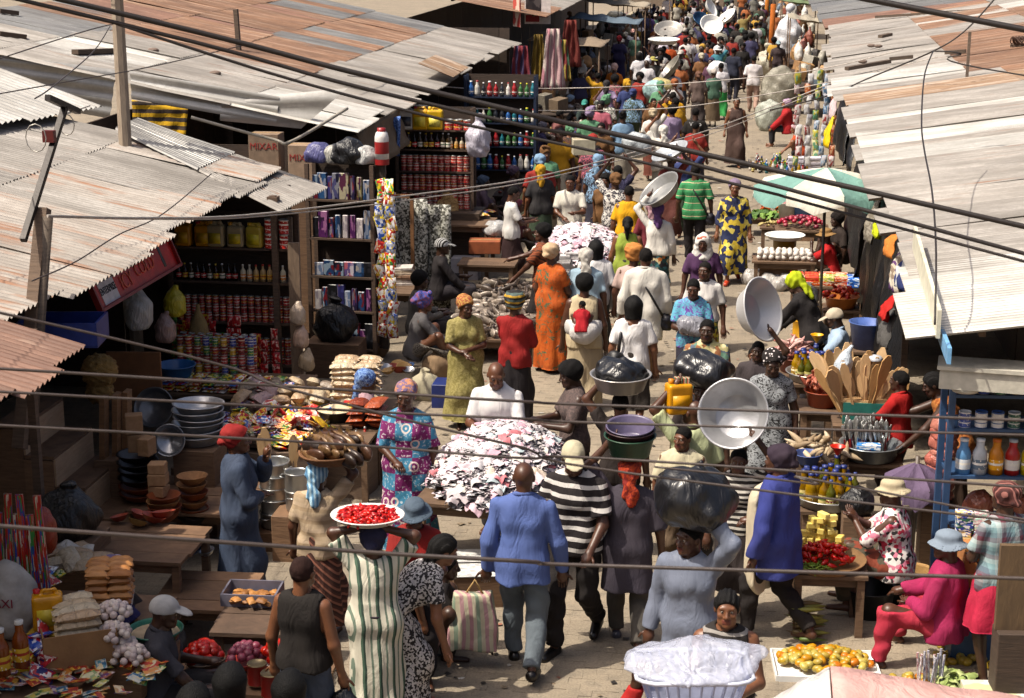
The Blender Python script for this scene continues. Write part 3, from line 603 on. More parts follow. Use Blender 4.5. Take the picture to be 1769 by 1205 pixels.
# ---------------- shapes of goods (shared meshes)
def lath(prof, n=12, name='m', mats=None, **k): b = MB(); b.lathe(prof, n, **k); return b.me(name)
def tinme(r_, h_):
    b = MB(); b.cm = 1; b.lathe([(0, 0), (r_*1.02, 0), (r_*1.02, h_*.04)], 12); b.lathe([(r_*1.02, h_*.96), (r_*1.02, h_), (r_*.93, h_), (r_*.92, h_*.975), (0, h_*.975)], 12); b.cm = 0; b.lathe([(r_*1.02, h_*.04), (r_, h_*.06), (r_, h_*.94), (r_*1.02, h_*.96)], 12); return b.me('tin')
def bottleme(r_, h_, neck=.35):
    b = MB(); b.lathe([(0, 0), (r_, .002), (r_, h_*.55), (r_*.85, h_*.64), (r_*neck, h_*.76), (r_*neck, h_*.9)], 10); b.cm = 1; b.lathe([(r_*1.02, h_*.15), (r_*1.03, h_*.16), (r_*1.03, h_*.42), (r_*1.02, h_*.43)], 10)
    b.cm = 2; b.lathe([(r_*neck*1.08, h_*.91), (r_*neck*1.1, h_*.92), (r_*neck*1.1, h_*.985), (0, h_*.99)], 10); return b.me('bottle')
def jerryme(w_=.2, d_=.14, h_=.3):
    s = SDF((-w_/2, -d_/2, 0), (w_/2, d_/2, h_), .012); X, Y, Z = s.xyz(); q = [np.abs(X)-w_/2+.03, np.abs(Y)-d_/2+.03, np.abs(Z-h_*.42)-h_*.42+.03]
    s.D = (np.sqrt(sum(np.maximum(a, 0)**2 for a in q))-.03).astype(np.float32); s.cap((-w_*.3, 0, h_*.8), (-w_*.1, 0, h_*.93), .018, k=.02); s.cap((-w_*.1, 0, h_*.93), (w_*.25, 0, h_*.93), .016, k=.01); s.cap((w_*.25, 0, h_*.93), (w_*.38, 0, h_*.78), .016, k=.02)
    V, F = s.verts(); F = F.tolist(); mi = [0]*len(F); b = MB(); b.cm = 1; b.lathe([(.022, h_*.82), (.022, h_*.9)], 8, (-w_*.32, 0, 0)); b.cm = 2; b.lathe([(.03, h_*.88), (.03, h_*.97), (0, h_*.975)], 8, (-w_*.32, 0, 0))
    b.cm = 1; b.box((0, -d_/2-.002, h_*.35), (w_*.7, .004, h_*.4)); n = len(V); return mesh('jerrycan', np.vstack([V, np.array(b.V)]), F+[tuple(i+n for i in f) for f in b.F], True, mi+b.M, 3)
def pouchme(w_, h_, t=.04, jit=.25):        # sewn packet lying flat, pillow shaped
    V = []; F = []; n = 6
    for sgn in (1, -1):
        for j in range(n+1):
            for i in range(n+1):
                u_, v = i/n*2-1, j/n*2-1; e = (1-u_**4)*(1-v**4); V.append((u_*w_/2*(1-.04*(1-abs(v))*0), v*h_/2, sgn*t/2*max(0, e)**.6*(1+jit*random.uniform(-1, 1)*e)+t/2))
    for k in range(2):
        for j in range(n):
            for i in range(n):
                a = k*(n+1)**2+j*(n+1)+i; f = (a, a+1, a+n+2, a+n+1); F.append(f if k == 0 else f[::-1])
    return mesh('packet', V, F, True)
def ragme(sz, n=11):                               # a crumpled small garment
    V = []; F = []; a1, a2, p1, p2 = [random.uniform(0, 6) for _ in range(4)]
    for j in range(n+1):
        for i in range(n+1):
            u_, v = i/n*2-1, j/n*2-1; q = max(abs(u_), abs(v)); q2 = math.hypot(u_, v)+1e-6; r_ = (q/q2*.75+.25)*(1-.18*math.sin(3*math.atan2(v, u_)+a1)*q)
            z_ = .22*math.sin(3.1*u_+p1+1.2*v)*math.cos(2.7*v+p2)+.09*math.sin(8*u_+5*v+a2)+.06*math.sin(11*v-7*u_+p1)-.4*(u_*u_+v*v)**1.4; V.append((u_*r_*sz, v*r_*sz*.8, z_*sz*.75))
    for j in range(n):
        for i in range(n): a = j*(n+1)+i; F.append((a, a+1, a+n+2, a+n+1))
    return mesh('garment', V, F, True)
def fishme(L=.26):
    b = MB(); pr = [(0, 0), (.14, .06), (.2, .2), (.21, .4), (.16, .65), (.06, .86), (.05, .9)]; V = []; F = []; n = 8
    for r_, y in pr: V += [(r_*L*.42*math.cos(2*PI*k/n), (y-.5)*L, r_*L*math.sin(2*PI*k/n)*.9+.02*L) for k in range(n)]
    F = [(i*n+k, i*n+(k+1) % n, (i+1)*n+(k+1) % n, (i+1)*n+k) for i in range(len(pr)-1) for k in range(n)]; b.add(V, F, True)
    b.add([(0, .38*L, .05*L), (0, .38*L, -.02*L), (.005, .52*L, .14*L), (.005, .52*L, -.12*L), (-.004, .47*L, .01*L)], [(0, 2, 4), (1, 4, 3), (0, 4, 1)]); b.add([(0, -.1*L, .2*L), (0, .12*L, .17*L), (.003, .1*L, .27*L)], [(0, 1, 2)]); return b.me('fish')
def ballme(r_, sx=1, sy=1, sz=1, n=8, stem=False):
    b = MB(); b.lathe([(r_*math.sin(t)*(1 if i not in (0,) else 1), -r_*sz*math.cos(t)+r_*sz-(.18*r_ if i == 6 else 0)) for i, t in enumerate(np.linspace(.02, PI-.02, 7))], n, (0, 0, 0), True, sx, sy); return b.me('fruit')
def pepme(L=.06, r_=.017):
    b = MB(); c = random.uniform(.2, .5); b.tube([(0, 0, r_), (L*.3, 0, r_*1.1), (L*.65, L*.1*c*3, r_), (L, L*.3*c*2, r_*.7)], [r_*.7, r_, r_*.75, .002], 6); b.tube([(-L*.22, .002, r_*1.4), (0, 0, r_)], [.002, .004], 4); return b.me('pepper')
def basinme(R_=.3, h_=.18, base=.68, th=.008, n=32):
    return lath([(0, .0), (R_*base, 0), (R_*(base+.06), .01), (R_*.95, h_*.93), (R_, h_*.97), (R_*1.03, h_*.96), (R_*1.035, h_), (R_*.995, h_+.004), (R_*.94, h_*.93), (R_*(base+.03), .02), (R_*base*.97, th), (R_*.35, th+.004), (R_*.33, th), (0, th)], n, 'basin')
def potme(R_=.16, h_=.2):
    b = MB(); b.lathe([(0, 0), (R_*.9, 0), (R_, .03), (R_, h_*.9), (R_*1.05, h_*.93), (R_*1.06, h_), (R_*.97, h_), (R_*.95, h_*.9), (R_*.93, .03), (0, .02)], 24)
    for s_ in (-1, 1): b.tube([(s_*R_, -.04, h_*.72), (s_*(R_+.04), -.04, h_*.76), (s_*(R_+.04), .04, h_*.76), (s_*R_, .04, h_*.72)], .008, 5)
    return b.me('cooking_pot')
def bowlme(R_=.15, h_=.09): return lath([(0, 0), (R_*.4, 0), (R_*.75, h_*.4), (R_, h_), (R_*1.02, h_*1.02), (R_*.93, h_), (R_*.68, h_*.45), (0, h_*.18)], 20, 'bowl')
def spatme(L=.6, w_=.06):
    b = MB(); pts = []
    for t in np.linspace(0, 1, 12):
        y = t*L; ww = .011 if t < .5 else (.011+(w_/2-.011)*min(1, (t-.5)/.18)) if t < .92 else w_/2*math.sqrt(max(.02, 1-((t-.92)/.085)**2)); pts.append((y, ww))
    V = [(sx*ww, sy*.006, y) for y, ww in pts for sx, sy in ((-1, -1), (1, -1), (1, 1), (-1, 1))]; F = [(i*4+k, i*4+(k+1) % 4, i*4+4+(k+1) % 4, i*4+4+k) for i in range(11) for k in range(4)]+[(3, 2, 1, 0), (44, 45, 46, 47)]; b.add(V, F); return b.me('spatula')
def boxme(w_, d_, h_, flaps=False):
    b = MB(); b.box((0, 0, h_/2), (w_, d_, h_))
    if flaps:
        for s_ in (-1, 1): b.box((s_*(w_/2+.03), 0, h_+.02), (.11, d_*.96, .004), (0, -s_*.7, 0))
    me = b.me('box'); bm_ = bmesh.new(); bm_.from_mesh(me); bmesh.ops.bevel(bm_, geom=[e for e in bm_.edges if e.calc_length() > .03], offset=min(.006, h_*.08), segments=1, affect='EDGES'); bm_.to_mesh(me); bm_.free(); return me
def sackme(w_, d_, h_, seed=0, neck=True, vox=.022):
    s = SDF((-w_, -d_, -.02), (w_, d_, h_*1.3), vox); s.ell((0, 0, h_*.42), (w_/2, d_/2, h_*.5), k=.02); s.cap((0, 0, h_*.25), (0, 0, h_*.55), min(w_, d_)*.42, min(w_, d_)*.36, .1)
    if neck: s.cap((.0, 0, h_*.8), (.03*math.sin(seed), .02, h_*1.02), w_*.14, w_*.06, .08); s.ell((.02, 0, h_*1.08), (w_*.16, w_*.13, h_*.09), k=.03)
    s.folds(.018*w_/.5, 16/w_*.5, seed, .7); s.folds(.008*w_/.5, 34/w_*.5, seed+2, .4); s.plane((0, 0, -1), 0); return s.me('sack')
@cached
def labelm(c1, c2, c3='e8e2d4', rough=.35, mt=0):
    c1, c2, c3 = ds(c1), ds(c2), ds(c3); s = NT('printed_label'); v = s.coord((1, 1, 1), 'Generated'); sp = s.n('SeparateXYZ'); s.l(v, sp.inputs[0])
    c = s.ramp(sp.outputs[2], [(0, c1), (.28, c2), (.34, c1), (.62, c3), (.72, c1), (.9, c2)], 'CONSTANT'); vo = s.n('TexVoronoi', Scale=6); s.l(s.coord((1, 1, 1.6), 'Generated'), vo.inputs['Vector'])
    c = s.mix(s.math('LESS_THAN', vo.outputs['Distance'], .22), c, c3); return s.out(objrand(s, c, .25), rough, mt)
@cached
def printm(cols, sc_=5., rough=.35):         # packet with printed blocks of colour
    cols = [ds(q) for q in cols.split()]; s = NT('printed_packet'); v = s.coord((1, 1, 1), 'Generated'); oi = s.n('ObjectInfo'); ad = s.n('VectorMath', _operation='ADD'); s.l(v, ad.inputs[0])
    cb = s.n('CombineXYZ'); s.l(s.math('MULTIPLY', oi.outputs['Random'], 17.), cb.inputs[0]); s.l(cb.outputs[0], ad.inputs[1])
    vo = s.n('TexVoronoi', Scale=sc_, _distance='CHEBYCHEV'); s.l(ad.outputs[0], vo.inputs['Vector']); sp = s.n('SeparateColor'); s.l(vo.outputs['Color'], sp.inputs[0])
    c = s.ramp(sp.outputs[0], [(i/len(cols), q) for i, q in enumerate(cols)], 'CONSTANT'); n = s.noise(s.coord(), 25, 3); s.bump(n.outputs[0], .25, .01); return s.out(c, rough)
STEEL = solid('a8a8a6', .32, .75, .15, 6, .08, 30, rnd=.1); ENAMEL = solid('dcdcd8', .25, 0, .08, 5, .05, rnd=.05); DARKPL = foil('0d0d10', .38); WOOD = wood(); WOODL = wood('cdab7e', 'b08c60', (6, 6, 1)); CARD = solid('8f6c48', .85, 0, .2, 6, .2, rnd=.25)
SP = []
def scat(name, mes, mats, poss, label, cat, group=None, s=(.92, 1.08), tilt=.25, rz=None):
    if not isinstance(mes, list): mes = [mes]
    for p in poss:
        o = ob(name, random.choice(mes), None, None, p, (random.uniform(-tilt, tilt), random.uniform(-tilt, tilt), random.uniform(0, 6.28) if rz is None else rz+random.uniform(-.12, .12)), random.uniform(*s))
        m = random.choice(mats) if isinstance(mats, list) else mats; setm(o, list(m) if isinstance(m, tuple) else m); tag(o, label, cat, group)
def one(name, me, mats, p, label, cat, rot=0, scale=1, group=None): return tag(ob(name, me, mats, None, p, rot, scale), label, cat, group)
def mound(c, rx, ry, h_, n, rz=0, pw=.6):
    o = []; ca, sa = math.cos(rz), math.sin(rz)
    for i in range(n):
        r_ = ((i+.5)/n)**.5; t = i*2.39996+random.uniform(-.3, .3); x, y = rx*r_*math.cos(t), ry*r_*math.sin(t); o.append(V3((c[0]+x*ca-y*sa, c[1]+x*sa+y*ca, c[2]+h_*(1-r_*r_)**pw)))
    return o
def rect(c, w_, d_, n, rz=0, h_=0):
    o = []; ca, sa = math.cos(rz), math.sin(rz)
    for i in range(n): x, y = random.uniform(-w_/2, w_/2), random.uniform(-d_/2, d_/2); o.append(V3((c[0]+x*ca-y*sa, c[1]+x*sa+y*ca, c[2]+random.uniform(0, h_))))
    return o
def grid(c, nx, ny, nz, dx, dy, dz, rz=0, j=.004):
    ca, sa = math.cos(rz), math.sin(rz); return [V3((c[0]+((i-(nx-1)/2)*dx+random.uniform(-j, j))*ca-((k-(ny-1)/2)*dy+random.uniform(-j, j))*sa, c[1]+((i-(nx-1)/2)*dx)*sa+((k-(ny-1)/2)*dy)*ca, c[2]+l*dz)) for i in range(nx) for k in range(ny) for l in range(nz)]
def table(label, c, w_, d_, h_, rz=0, mt=None, n=4, name='market_table', leg=.06, cat='table'):
    mt = mt or WOOD; t = thing(name, label, cat, (c[0], c[1], c[2] if len(c) > 2 else 0), rz); b = MB(); b.box((0, 0, 0), (w_, d_/n*.96, .03)); me = b.me('plank')
    for i in range(n): ob('plank', me, mt, t, (random.uniform(-.01, .01), d_*((i+.5)/n-.5), h_-.015+random.uniform(-.003, .003)))
    b = MB(); b.box((0, 0, (h_-.03)/2), (leg, leg, h_-.03)); me = b.me('leg')
    for sx in (-1, 1):
        for sy in (-1, 1): ob('leg', me, mt, t, (sx*(w_/2-leg), sy*(d_/2-leg), 0))
    for sy in (-1, 1): b = MB(); b.box((0, sy*(d_/2-leg*1.6), h_-.08), (w_-.1, .025, .09)); b.ob('apron', mt, t)
    return t
class Shelf:
    def __init__(s, label, a, w_, zs, d_=.3, rz=0, top=None, mt=None, name='goods_shelf', back=True):
        mt = mt or wood('5f4a3a', '352820'); s.t = thing(name, label, 'shelf', a, rz); s.a = V3(a); s.w = w_; s.zs = zs; s.d = d_; s.rz = rz; top = top or zs[-1]+.45
        b = MB(); b.box((w_/2, d_/2, 0), (w_-.02, d_, .025)); me = b.me('board')
        for z in zs: ob('board', me, mt, s.t, (0, 0, z-.0125))
        b = MB(); b.box((0, 0, top/2), (.05, .05, top)); me = b.me('upright')
        for x in (0, w_):
            for y in (.03, d_-.03): ob('upright', me, mt, s.t, (x, y, 0))
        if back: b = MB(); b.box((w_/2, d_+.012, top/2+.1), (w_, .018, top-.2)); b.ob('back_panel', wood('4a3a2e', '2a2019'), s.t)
    def P(s, x, y, z): c, n = math.cos(s.rz), math.sin(s.rz); return V3((s.a.x+x*c-y*n, s.a.y+x*n+y*c, s.a.z+z))
    def row(s, lv, name, me, mats, step, label, cat, group, x0=.05, x1=None, nz=1, dz=.1, rows=1, dy=.09, sc_=(.98, 1.02), rzj=.1, prob=1, rot0=0):
        x = x0; x1 = x1 or s.w-.05; i = 0
        while x < x1-step*.3:
            for r_ in range(rows):
                for k in range(nz):
                    if random.random() > prob: continue
                    o = ob(name, random.choice(me) if isinstance(me, list) else me, None, None, s.P(x+step/2, .06+r_*dy+random.uniform(-.008, .008), s.zs[lv]+k*dz+.001), (0, 0, s.rz+rot0+random.uniform(-rzj, rzj)), random.uniform(*sc_))
                    m = random.choice(mats) if isinstance(mats, list) else mats; setm(o, list(m) if isinstance(m, tuple) else m); tag(o, label, cat, group)
            x += step
def textob(txt, size, mt, parent, loc, rot, name='lettering', ex=.002, sx=1, align='CENTER'):
    c = bpy.data.curves.new('t', 'FONT'); c.body = txt; c.size = size; c.extrude = ex; c.align_x = align; c.align_y = 'CENTER'; o = bpy.data.objects.new('t', c); col.objects.link(o); dg = bpy.context.evaluated_depsgraph_get()
    me = bpy.data.meshes.new_from_object(o.evaluated_get(dg)); bpy.data.objects.remove(o); me.materials.clear(); me.materials.append(None); return ob(name, me, mt, parent, loc, rot, (sx, 1, 1))
def carton(label, p, w_, d_, h_, rz=0, mt=None, txt=None, flaps=False, tc='8a2420'):
    t = thing('carton', label, 'box', p, rz); bb_ = ob('box_body', boxme(w_, d_, h_, flaps), mt or CARD, t)
    b = MB(); b.box((0, 0, h_+.001), (w_*.98, .05, .003)); b.ob('tape', solid('a88a5c', .3), bb_)
    for i, tx in enumerate(txt or []): textob(tx, h_*.26, solid(tc, .8), bb_, (0, -d_/2-.004, h_*(.66-.3*i)), (PI/2, 0, 0))
    return t
RAGS = 1; T_S = tinme(.037, .1); T_M = tinme(.05, .13); T_L = tinme(.075, .17); BT_S = bottleme(.033, .2); BT_M = bottleme(.042, .27); BT_L = bottleme(.05, .3, .5); JC = jerryme(); JB = jerryme(.26, .18, .38)
PK = [pouchme(.12, .17, .035) for _ in range(3)]; PKL = [pouchme(.17, .3, .07) for _ in range(3)]; PUF = [pouchme(.15, .24, .12, .06) for _ in range(4)]; SACH = [pouchme(.07, .09, .01) for _ in range(2)]; RAG = [ragme(.08) for _ in range(10)]; RAGL = [ragme(.13) for _ in range(5)]; FISH = [fishme(.27), fishme(.22), fishme(.33)]
TOM = ballme(.033, sz=.85); ONI = ballme(.034); GAR = ballme(.028, sz=.9); MAN = ballme(.036, 1.35, .95, .9); PEP = [pepme() for _ in range(4)]; CHEESE = boxme(.1, .055, .045); BIGT = ballme(.045, sz=.85)
GRED = (labelm('a01c18', 'e0c040'), STEEL); TINS = [(labelm('a01c18', 'e0c040'), STEEL), (labelm('8c1a1c', '1c1c20', 'd8c8b0'), STEEL), (labelm('a82820', 'd8d0c0'), STEEL), (labelm('7a1a1c', 'b08030'), STEEL)]
MIXT = TINS+[(labelm('2a6a3a', 'd8c840'), STEEL), (labelm('2a3a8a', 'd8d0d0'), STEEL), (labelm('c8a030', 'a03020'), STEEL)]
BOTS = [(solid('2a1208', .12), labelm('c8a030', 'a02020'), solid('c8a838', .3)), (solid('180c08', .12), labelm('b02020', 'd8d0c0'), solid('101010', .3)), (solid('3a2a10', .12), labelm('d8d0c0', '2a5a3a'), solid('d8d8d8', .3))]
CREAM = [(solid('d0c4a8', .3), labelm('c87828', 'e8e0d0'), solid('d8d4c8', .3)), (solid('c0a070', .25), labelm('d0a030', '9a3020'), solid('c03020', .3))]
OIL = [(solid('7a5a10', .1), labelm('c8b878', '5a6a2a'), solid('22306c', .4)), (solid('8a6a14', .1), labelm('8a6a20', 'd8c8a0'), solid('26347a', .4)), (solid('4a4a14', .1), labelm('a8a060', '602018'), solid('2c3870', .4))]
BOXC = [printm(a, 3) for a in ('2a2a58 6a6070 3a3a70 6a2434', '1a1a30 4a4a70 808088 2a2a48', '7a7078 4a3464 241f38 803434', '1c2c48 70788a 24446a 98908a', '786c30 2c2040 989078 4c2438', '8a8480 202026 585860 8a7a48', '203a60 788898 641c24 1a1c2c', '4a2050 8a5a80 2a1a30', '1c4a4a 609090 203030', '151518 2a2a30 1c1c22', '8a4a24 c89a60 4a2a1c')]
PACK = [printm(a) for a in ('a8201c d8c8b0 b83028 e0c040', 'c8a028 a82820 e8e0d0 d0b040', '2a4a9a d8d8e0 a02028 3a6ab0', '3a7a3a d8d0a0 c8b030 2a5a2a', 'd8d0c8 b0a8a0 a03030 e8e4dc', 'c05820 e0c080 902018 e8d8b0')]
PASTA = [foil('c0a886', .3), foil('b89a78', .3), foil('c8b698', .3)]; BREAD = [solid('a8703c', .55), solid('9a6434', .55), solid('b27c48', .55)]
# ======================= LEFT SHOPS =======================
# clutter of bowls, packets and baskets in front of the first shops
def clut():
    random.seed(17)
    for i, (px, py, z, n, kd) in enumerate([(395, 745, .62, 14, 0), (435, 770, .5, 10, 1), (350, 800, .45, 8, 2), (505, 770, .6, 16, 0), (600, 770, .5, 12, 3), (660, 760, .4, 10, 1), (690, 640, .3, 8, 2), (640, 705, .45, 14, 3), (130, 985, .8, 10, 1), (60, 1010, .85, 12, 0), (330, 950, .48, 6, 2), (250, 900, .74, 5, 2)]):
        q = G(px, py, z); nm = ['by the enamel basins', 'behind the red head tie', 'under the wooden bowls', 'behind the pale blue scarf', 'by the meal basin', 'beside the patchwork dress', 'behind the yellow dress', 'by the blue patterned scarf', 'behind the pasta box', 'beside the flour sack', 'on the low bench', 'on the dark table below the steps'][i]
        if z > .3 and i < 8: one('goods_crate', boxme(.5, .4, z-.004), wood('7a6450', '54443a'), V3((q.x, q.y, 0)), 'rough crate of small goods '+nm, 'crate', random.uniform(-.2, .2))
        me, mt, w1, ct = [(PK, PACK, 'bright packet', 'packet'), (PUF, PASTA+[foil('c8c0b4', .3)], 'clear food bag', 'bag'), ([bowlme(.1, .06), bowlme(.08, .06)], [solid('b08a50', .5), solid('8a3a28', .5), solid('b8b8b8', .3, .6), solid('3a5a8a', .4)], 'small bowl', 'bowl'), ([T_S, BT_S], None, 'small tin or bottle', 'tin')][kd]
        for p in mound(q, .22, .17, .09 if kd < 2 else .0, n): o_ = ob(w1.replace(' ', '_').replace('_tin_or', ''), random.choice(me), None, None, p, (0 if kd == 3 else random.uniform(-.4, .4), 0 if kd == 3 else random.uniform(-.4, .4), random.uniform(0, 6)), random.uniform(.8, 1.1)); m_ = (random.choice(MIXT)+(STEEL,)) if kd == 3 else random.choice(mt); setm(o_, list(m_) if isinstance(m_, tuple) else m_); tag(o_, w1+' heaped '+nm, ct, w1+'s '+nm)
clut()
# red sign board under the large cream roof
a = G(172, 541, 2.12); b_ = G(312, 450, 2.18); b_.x = a.x+.02; L = (b_-a).length; az = math.atan2(b_.y-a.y, b_.x-a.x)
sg = thing('shop_sign', 'long red sign board with white name panel under the cream roof', 'sign', a, az); tlt = R(68); Rm = Matrix.Rotation(tlt, 3, 'X'); RED = solid('b41e18', .4, rnd=0); h_ = .5
def sgp(x, y, z=0): return Rm @ V3((x, y, z))
m = MB(); m.box(sgp(L/2, h_/2), (L, h_, .02), Rm); BRD = m.ob('board', RED, sg)
m = MB(); m.box(sgp(L*.16, h_/2, .012), (L*.17, h_*.86, .006), Rm); m.ob('name_panel', solid('c8c4c8', .5, rnd=0), sg)
m = MB(); m.box(sgp(L/2, .012, .02), (L*1.01, .03, .05), Rm); m.box(sgp(.012, h_/2, .02), (.03, h_, .05), Rm); m.box(sgp(L-.012, h_/2, .02), (.03, h_, .05), Rm); m.ob('frame', solid('7a1816', .4, rnd=0), sg)
BK = solid('15141a', .6, rnd=0); OR = solid('c8502a', .5, rnd=0)
for tx, sz, x, y, mt, sx in (('ODIE AND', .1, .16, .56, BK, .85), ('ENTERPRISE', .1, .16, .32, BK, .72), ('STAY', .12, .37, .58, OR, 1), ('ICY', .2, .37, .28, OR, 1), ('COLD', .19, .61, .36, OR, 1)): textob(tx, sz, mt, BRD, sgp(L*x, h_*y, .018), Rm.to_4x4().to_euler(), sx=sx)
b = MB(); b.lathe([(0, 0), (.035, 0), (.04, .06), (.03, .12), (.035, .2), (.016, .28), (.016, .33), (0, .33)], 10); o = b.ob('bottle_picture', solid('1c1210', .3, rnd=0), sg, sgp(L*.84, h_*.14, .012), (tlt-PI/2, 0, 0)); o.scale = (1, .15, 1.1)
# provision shelves
SA = Shelf('dark wooden shelves of jerrycans bottles and tins in the provision shop', RY(300, 600, 18.4)*1, 1.45, [.0, .5, .98, 1.38], .34, 0, top=1.75); SA.a.z = .62; SA.t.location.z = .62
g = 'goods on the provision shelves'
SA.row(3, 'jerrycan', JC, [(solid('9a8a6a', .3), solid('c8b030', .4), solid('c88a20', .4)), (solid('a8923a', .3), solid('c8b830', .4), solid('d8a020', .4))], .23, 'yellow labelled oil jerrycan on the top provision shelf', 'jerrycan', g, x0=.45, x1=1.12)
SA.row(3, 'jerrycan', JC, [(solid('b07814', .3), solid('c89a20', .4), solid('b02a1a', .4))], .24, 'amber oil jerrycan at the left of the top provision shelf', 'jerrycan', g, x0=.05, x1=.42)
SA.row(3, 'tin', T_L, [TINS[2]], .17, 'large red tin at the right of the top provision shelf', 'tin', g, x0=1.13, nz=2, dz=.172)
SA.row(2, 'bottle', BT_S, BOTS, .075, 'small dark bottle on the bottle shelf of the provision shop', 'bottle', g, x1=.8)
SA.row(2, 'jar', BT_S, CREAM, .08, 'cream jar with orange label on the provision bottle shelf', 'jar', g, x0=.82)
SA.row(1, 'tin', T_S, TINS, .085, 'red food tin stacked on the lower provision shelf', 'tin', g, nz=3, dz=.102)
SA.row(0, 'tin', T_S, TINS, .085, 'red food tin on the lowest provision shelf', 'tin', g, nz=3, dz=.102)
# stacks of red packets and tins in front of the provision shelves
tb = table('low wooden table under the stacked packets in the provision shop', G(420, 700, .75)+V3((-.5, .9, -.75)), 1.9, 1.0, .72); P0 = tb.location
scat('tin', T_S, MIXT, grid((P0.x-.1, P0.y+.15, .72), 9, 2, 5, .1, .12, .102), 'tin in the colourful tin wall of the provision shop', 'tin', 'tin wall in the provision shop', tilt=0)
scat('packet', PK, PACK, [p+V3((0, 0, .0)) for p in grid((P0.x+.1, P0.y-.25, .725), 11, 2, 4, .15, .19, .035)], 'bright packet stacked on the provision shop table', 'packet', 'packets on the provision shop table', tilt=.08, rz=0)
# front slope of bagged flour, rice and pasta beside it
m = MB(); m.box((0, 0, 1.05), (.13, .05, 2.1)); one('wide_post', m.me('post'), wood('8a745e', '5f4e40', (5, 5, 1)), V3((SA.P(1.52, -.08, 0).x, SA.a.y-.1, 0)), 'wide weathered board post at the right of the provision shelves', 'post')
tb = table('long wooden table of bagged food along the provision shop front', G(560, 745, .7)+V3((-.35, .6, -.7)), 1.7, 1.6, .66); P1 = tb.location
LOAFB = [pouchme(.26, .1, .075, .08) for _ in range(3)]
scat('packet', LOAFB, PASTA, grid((P1.x+.45, P1.y+.45, .67), 2, 3, 8, .25, .16, .062, .1, .012), 'long pale clear bag stacked at the right of the shop front table', 'bag', 'long pale bags on the shop front table', tilt=.1, rz=.1)
scat('packet', PUF, PASTA+[foil('8a7a6a', .3), foil('a88c8c', .3)], [p+V3((0, 0, .06*(1-abs(i % 7-3)/3))) for i, p in enumerate(grid((P1.x-.3, P1.y+.35, .67), 5, 3, 2, .2, .26, .085, 0, .03))], 'plump clear bag of grain on the shop front table', 'bag', 'plump clear bags on the shop front table', (.75, 1.1), tilt=.45)
scat('packet', PK, PACK+[printm('c8a028 d8c050 a88018', 3), printm('b8282a 8a1c20 d0a090', 3)], [p+V3((0, 0, random.uniform(0, .1))) for p in rect((P1.x-.15, P1.y-.2, .67), 1.3, .7, 70)], 'bright packet scattered among the bags on the shop front table', 'packet', 'bright packets among the bags', tilt=.9)
for i in range(13):
    hx = SA.P(.12+i*.1, -.28-.06*(i % 3), 0); cm_ = random.choice([printm('a01c20 c83030 8a1418 d8b0a0', 4), printm('a82420 c8a030 8a1818', 4), printm('2a6a34 6a9a4a a82020 3a7a3a', 4)]); zt = random.uniform(.95, 1.25)
    for j in range(random.randint(4, 6)): tag(ob('hanging_packet', random.choice(PK), cm_, None, V3((hx.x+random.uniform(-.01, .01), hx.y, zt-j*.14)), (PI/2, random.uniform(-.12, .12), random.uniform(-.4, .4)), .75), 'red or green packet in the strips hung before the provision shelves', 'packet', 'packet strips before the provision shelves')
scat('packet', PKL, [foil('8a3a1c', .3), foil('a04a24', .3)], grid((P1.x+.72, P1.y-.25, .67), 2, 1, 4, .19, .3, .07), 'rust coloured bag stacked on the shop front table', 'bag', 'rust coloured bags on the shop front table', tilt=.15, rz=0)
scat('sachet', SACH, PACK, rect((P1.x-.3, P1.y-.62, .67), 1.0, .3, 60, 0, .06), 'small printed sachet strewn on the shop front table', 'sachet', 'sachets on the shop front table', tilt=.4)
for i, (px, py, c1, c2, nm, lb) in enumerate([(580, 725, '8a8478', 'c8b898', 'grain', 'dark metal basin heaped with pale meal beside the fish basket'), (630, 718, '6a5a3a', 'c8b030', 'plantain', 'basin of sliced yellow plantain beside the blue scarf woman')]):
    p = G(px, py, .7); t = thing('basin', lb, 'basin', p); ob('bowl', basinme(.2, .12), solid('3a3632', .4, .5), t); b = MB(); b.lathe([(.185, .1), (.14, .125), (.07, .15), (0, .16)], 18); b.ob('meal' if i == 0 else 'fill', solid(c2, .8, bump=.6, bs=60), t)
    table('small wooden stand under the '+nm+' basin', (p.x, p.y, 0), .42, .42, .7, leg=.05, name='basin_stand', cat='stand', n=2)
scat('plantain_slice', pouchme(.05, .03, .015), [solid('c8a81c', .5), solid('d0b838', .5)], mound(G(630, 718, .7)+V3((0, 0, .1)), .17, .17, .07, 60), 'yellow slice of plantain in the basin by the blue scarf woman', 'food', 'sliced plantain')
# hanging strings of bags on the post
for i, (px, py, c_) in enumerate([(515, 560, 'b8a490'), (520, 600, 'c0a08a'), (530, 640, 'b8a080')]):
    p = RY(px, py, 18.1); one('hanging_bag', sackme(.16, .14, .24, i), foil(c_, .3), p, ['topmost', 'middle', 'lowest'][i]+' small clear bag of food hung on the shop post', 'bag')
one('broom', lath([(.02, .5), (.03, .42), (.09, .3), (.13, .1), (.14, 0), (0, .02)], 14, 'broom'), solid('8a7248', .9, bump=1, bs=90), RY(345, 600, 17.6), 'bundle of pale broom straw standing beside the tin wall', 'broom')
one('hanging_bag', sackme(.3, .22, .45, 3), foil('b8b8b4', .3), RY(240, 568, 16.2), 'white plastic bag hung under the red sign', 'bag'); one('hanging_bag', sackme(.22, .2, .3, 5), foil('b0a41c', .4), RY(303, 545, 17.0), 'yellow plastic bag hung beside the red sign', 'bag'); one('hanging_bag', sackme(.2, .2, .3, 4), foil('a88a80', .3), RY(287, 590, 16.8), 'pinkish clear bag of packets below the yellow bag', 'bag')
